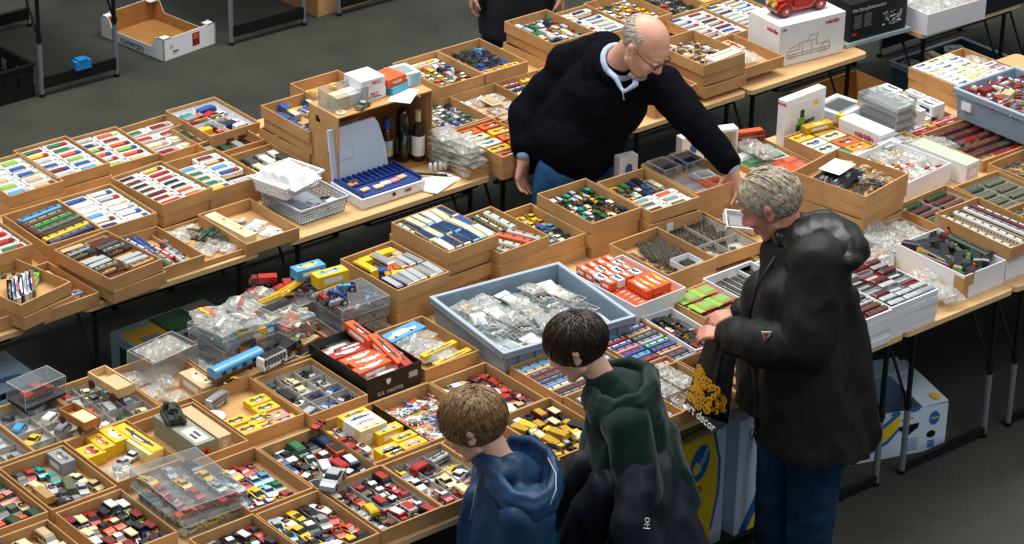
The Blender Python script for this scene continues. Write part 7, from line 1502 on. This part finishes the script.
for f_ in (gA, gB): B.chain([(pel, .09), (f_+Vector((0, 0, .32)), .05), (f_, .035)])
boy2 = B.fuse('person', SKIN3, .0052, 3); tag(boy2, uniq('light brown haired boy in a blue hooded anorak, bottom of the scene'), 'person'); eyes(boy2, T, M, 1.16)
BL = mat('blue_anorak', '12395c', .55, var=.15, scale=7, spec=.35); BLD = mat('blue_anorak_lining', '123a5c', .6, var=.2, scale=7)
A = Blob(); A.chain([(V(512, 485, 8.94), .12), (V(515, 540, 8.9), .155), (V(518, 640, 8.86), .18)]); A.cap(sN, .085, sF, .08)
A.chain([(sN, .09), (eN, .082), (wN+RGT*.02, .06)]); A.chain([(sF, .08), (eF, .07), (wF+RGT*.02, .055)]); A.chain([(V(480, 500, 9.0), .06), (V(478, 600, 8.96), .09)])
A.cap(V(480, 457, 8.96), .03, V(500, 476, 8.84), .038); A.cap(V(480, 457, 8.98), .03, V(492, 460, 9.08), .034); A.cap(V(500, 476, 8.84), .03, V(512, 470, 8.92), .06)
d1 = wr(7, 7, 4, .019, 14, B3F); A.fuse('anorak', BL, .009, 7, d1, [(Vector((0, 0, .5)), Vector((0, 0, -1)))], boy2)
Hd = hoodie([V(486, 458, 8.98), V(498, 476, 8.82), V(514, 494, 8.72), V(534, 500, 8.69), V(550, 490, 8.73), V(556, 472, 8.84), V(550, 452, 8.96), V(532, 440, 9.06), V(512, 438, 9.12)], .014, [(V(528, 500, 8.82), (.09, .10, .05))])
dh = wr(11, 11, 7, .006, 16, B3F); Hd.fuse('hood', BL, .008, 5, dh, (), boy2)
zip_line(boy2, 'hood_piping', [V(548, 458, 8.90), V(556, 474, 8.79), V(556, 490, 8.7), V(550, 505, 8.66)], .0022, PAPER('silver')); zip_line(boy2, 'front_piping', [V(476, 484, 8.9), V(474, 500, 8.88), V(470, 520, 8.88)], .0022, PAPER('silver'))
J = Blob()
for f_ in (gA, gB): J.chain([(pel-UP*.02, .11), (f_+Vector((0, 0, .34)), .075), (f_+Vector((0, 0, .03)), .06)])
J.fuse('trousers', MATS['black_cotton'], .012, 4, dj, [(Vector((0, 0, .04)), Vector((0, 0, -1)))], boy2)
for f_ in (gA, gB): MB().ball((0, 0, 0), (.11, .042, .045), K['tyre']).build('shoe', boy2, (f_.x-.04, f_.y, .046), .6, True)
lm = hair_mat('light_brown_hair', '96744c', '503a26', 60)
hair('hair', boy2, GH, GM, 1.16, kid_mask, kid_flow, 1700, lambda u: .125, .0036, lm, 21, 1.13)
hair('under_hair', boy2, GH, GM, 1.16, kid_mask, kid_flow, 500, lambda u: .07, .006, lm, 22, 1.03)

# ---------------------------------------------------------------- person at the top edge, only the lower body in the frame
px_, py_ = 9.20, 10.98
B = Blob(); c0 = Vector((px_, py_, .95)); hc = c0+Vector((-.05, -.1, .68)); M, T = head(B, hc, -FWD*.8+RGT*.3-UP*.3, 1.08); neck = hc+Vector((.02, .04, -.17))
B.cap(T(0, -.03, -.03), .056, neck, .06).cap(neck, .08, c0, .13)
s1, s2 = c0+RGT*-.19+UP*.42, c0+RGT*.19+UP*.42
for s_, sg in ((s1, -1), (s2, 1)):
    e_ = s_+RGT*sg*.05-UP*.28; w_ = e_-FWD*.12-UP*.2; B.chain([(s_, .05), (e_, .04), (w_, .028)]); hand(B, w_, -UP, -RGT*sg, 1, .6, sg)
f1, f2 = Vector((px_-.09, py_+.07, .05)), Vector((px_+.10, py_-.06, .05))
for f_ in (f1, f2): B.chain([(c0, .11), (f_+Vector((0, 0, .43)), .055), (f_, .04)])
pt = B.fuse('person', SKIN, .007, 3); tag(pt, uniq('person in dark coat and jeans standing beyond the middle tables, top edge'), 'person'); eyes(pt, T, M, 1.08)
A = Blob(); A.chain([(c0+UP*.42, .17), (c0+UP*.1, .2), (c0-UP*.3, .21)])
for s_, sg in ((s1, -1), (s2, 1)): e_ = s_+RGT*sg*.05-UP*.28; w_ = e_-FWD*.12-UP*.2; A.chain([(s_, .09), (e_, .08), (w_+UP*.03, .055)])
A.fuse('coat', mat('dark_coat', '12161f', .75, var=.1), .012, 5, wr(6, 6, 3, .01, 1), [(Vector((0, 0, .62)), Vector((0, 0, -1)))], pt)
J = Blob()
for f_ in (f1, f2): J.chain([(c0-UP*.1, .13), (f_+Vector((0, 0, .43)), .095), (f_+Vector((0, 0, .02)), .08)])
J.fuse('jeans', MATS['dark_denim'], .014, 4, dj, [(Vector((0, 0, .04)), Vector((0, 0, -1)))], pt)
for f_ in (f1, f2): MB().ball((0, 0, 0), (.045, .13, .05), K['tyre']).build('shoe', pt, (f_.x, f_.y-.04, .051), 0, True)
hair('hair', pt, hc, M, 1.08, kid_mask, kid_flow, 400, lambda u: .05, .006, dm, 31, 1.08)
# ================================================================ LIGHT
w = bpy.data.worlds.new('hall_light'); S.world = w; w.use_nodes = True
w.node_tree.nodes['Background'].inputs[0].default_value = (.82, .9, 1, 1); w.node_tree.nodes['Background'].inputs[1].default_value = .4
def area(loc, size, sy, power, tgt, col=(1, .97, .92)):
    l = bpy.data.lights.new('hall_lamp', 'AREA'); l.shape = 'RECTANGLE'; l.size = size; l.size_y = sy; l.energy = power; l.color = col
    o = bpy.data.objects.new('hall_lamp', l); COL.objects.link(o); o.location = loc
    o.rotation_euler = (Vector(tgt)-Vector(loc)).to_track_quat('-Z', 'Y').to_euler(); return o
area((8.5, 11.5, 9), 5, 3, 700, (7.3, 8.5, .8))
area((3.5, 11.5, 9), 4, 3, 420, (6.5, 8.5, .8))
area((12, 9, 9), 4, 3, 380, (8.5, 8.5, .8))
area((8, 2, 9), 5, 3, 260, (7.5, 7, .4))
S.view_settings.view_transform = 'Standard'; S.view_settings.look = 'None'; S.view_settings.exposure = 0; S.view_settings.gamma = 1; S.view_settings.use_curve_mapping = False
S.cycles.max_bounces = 6; S.cycles.transparent_max_bounces = 24
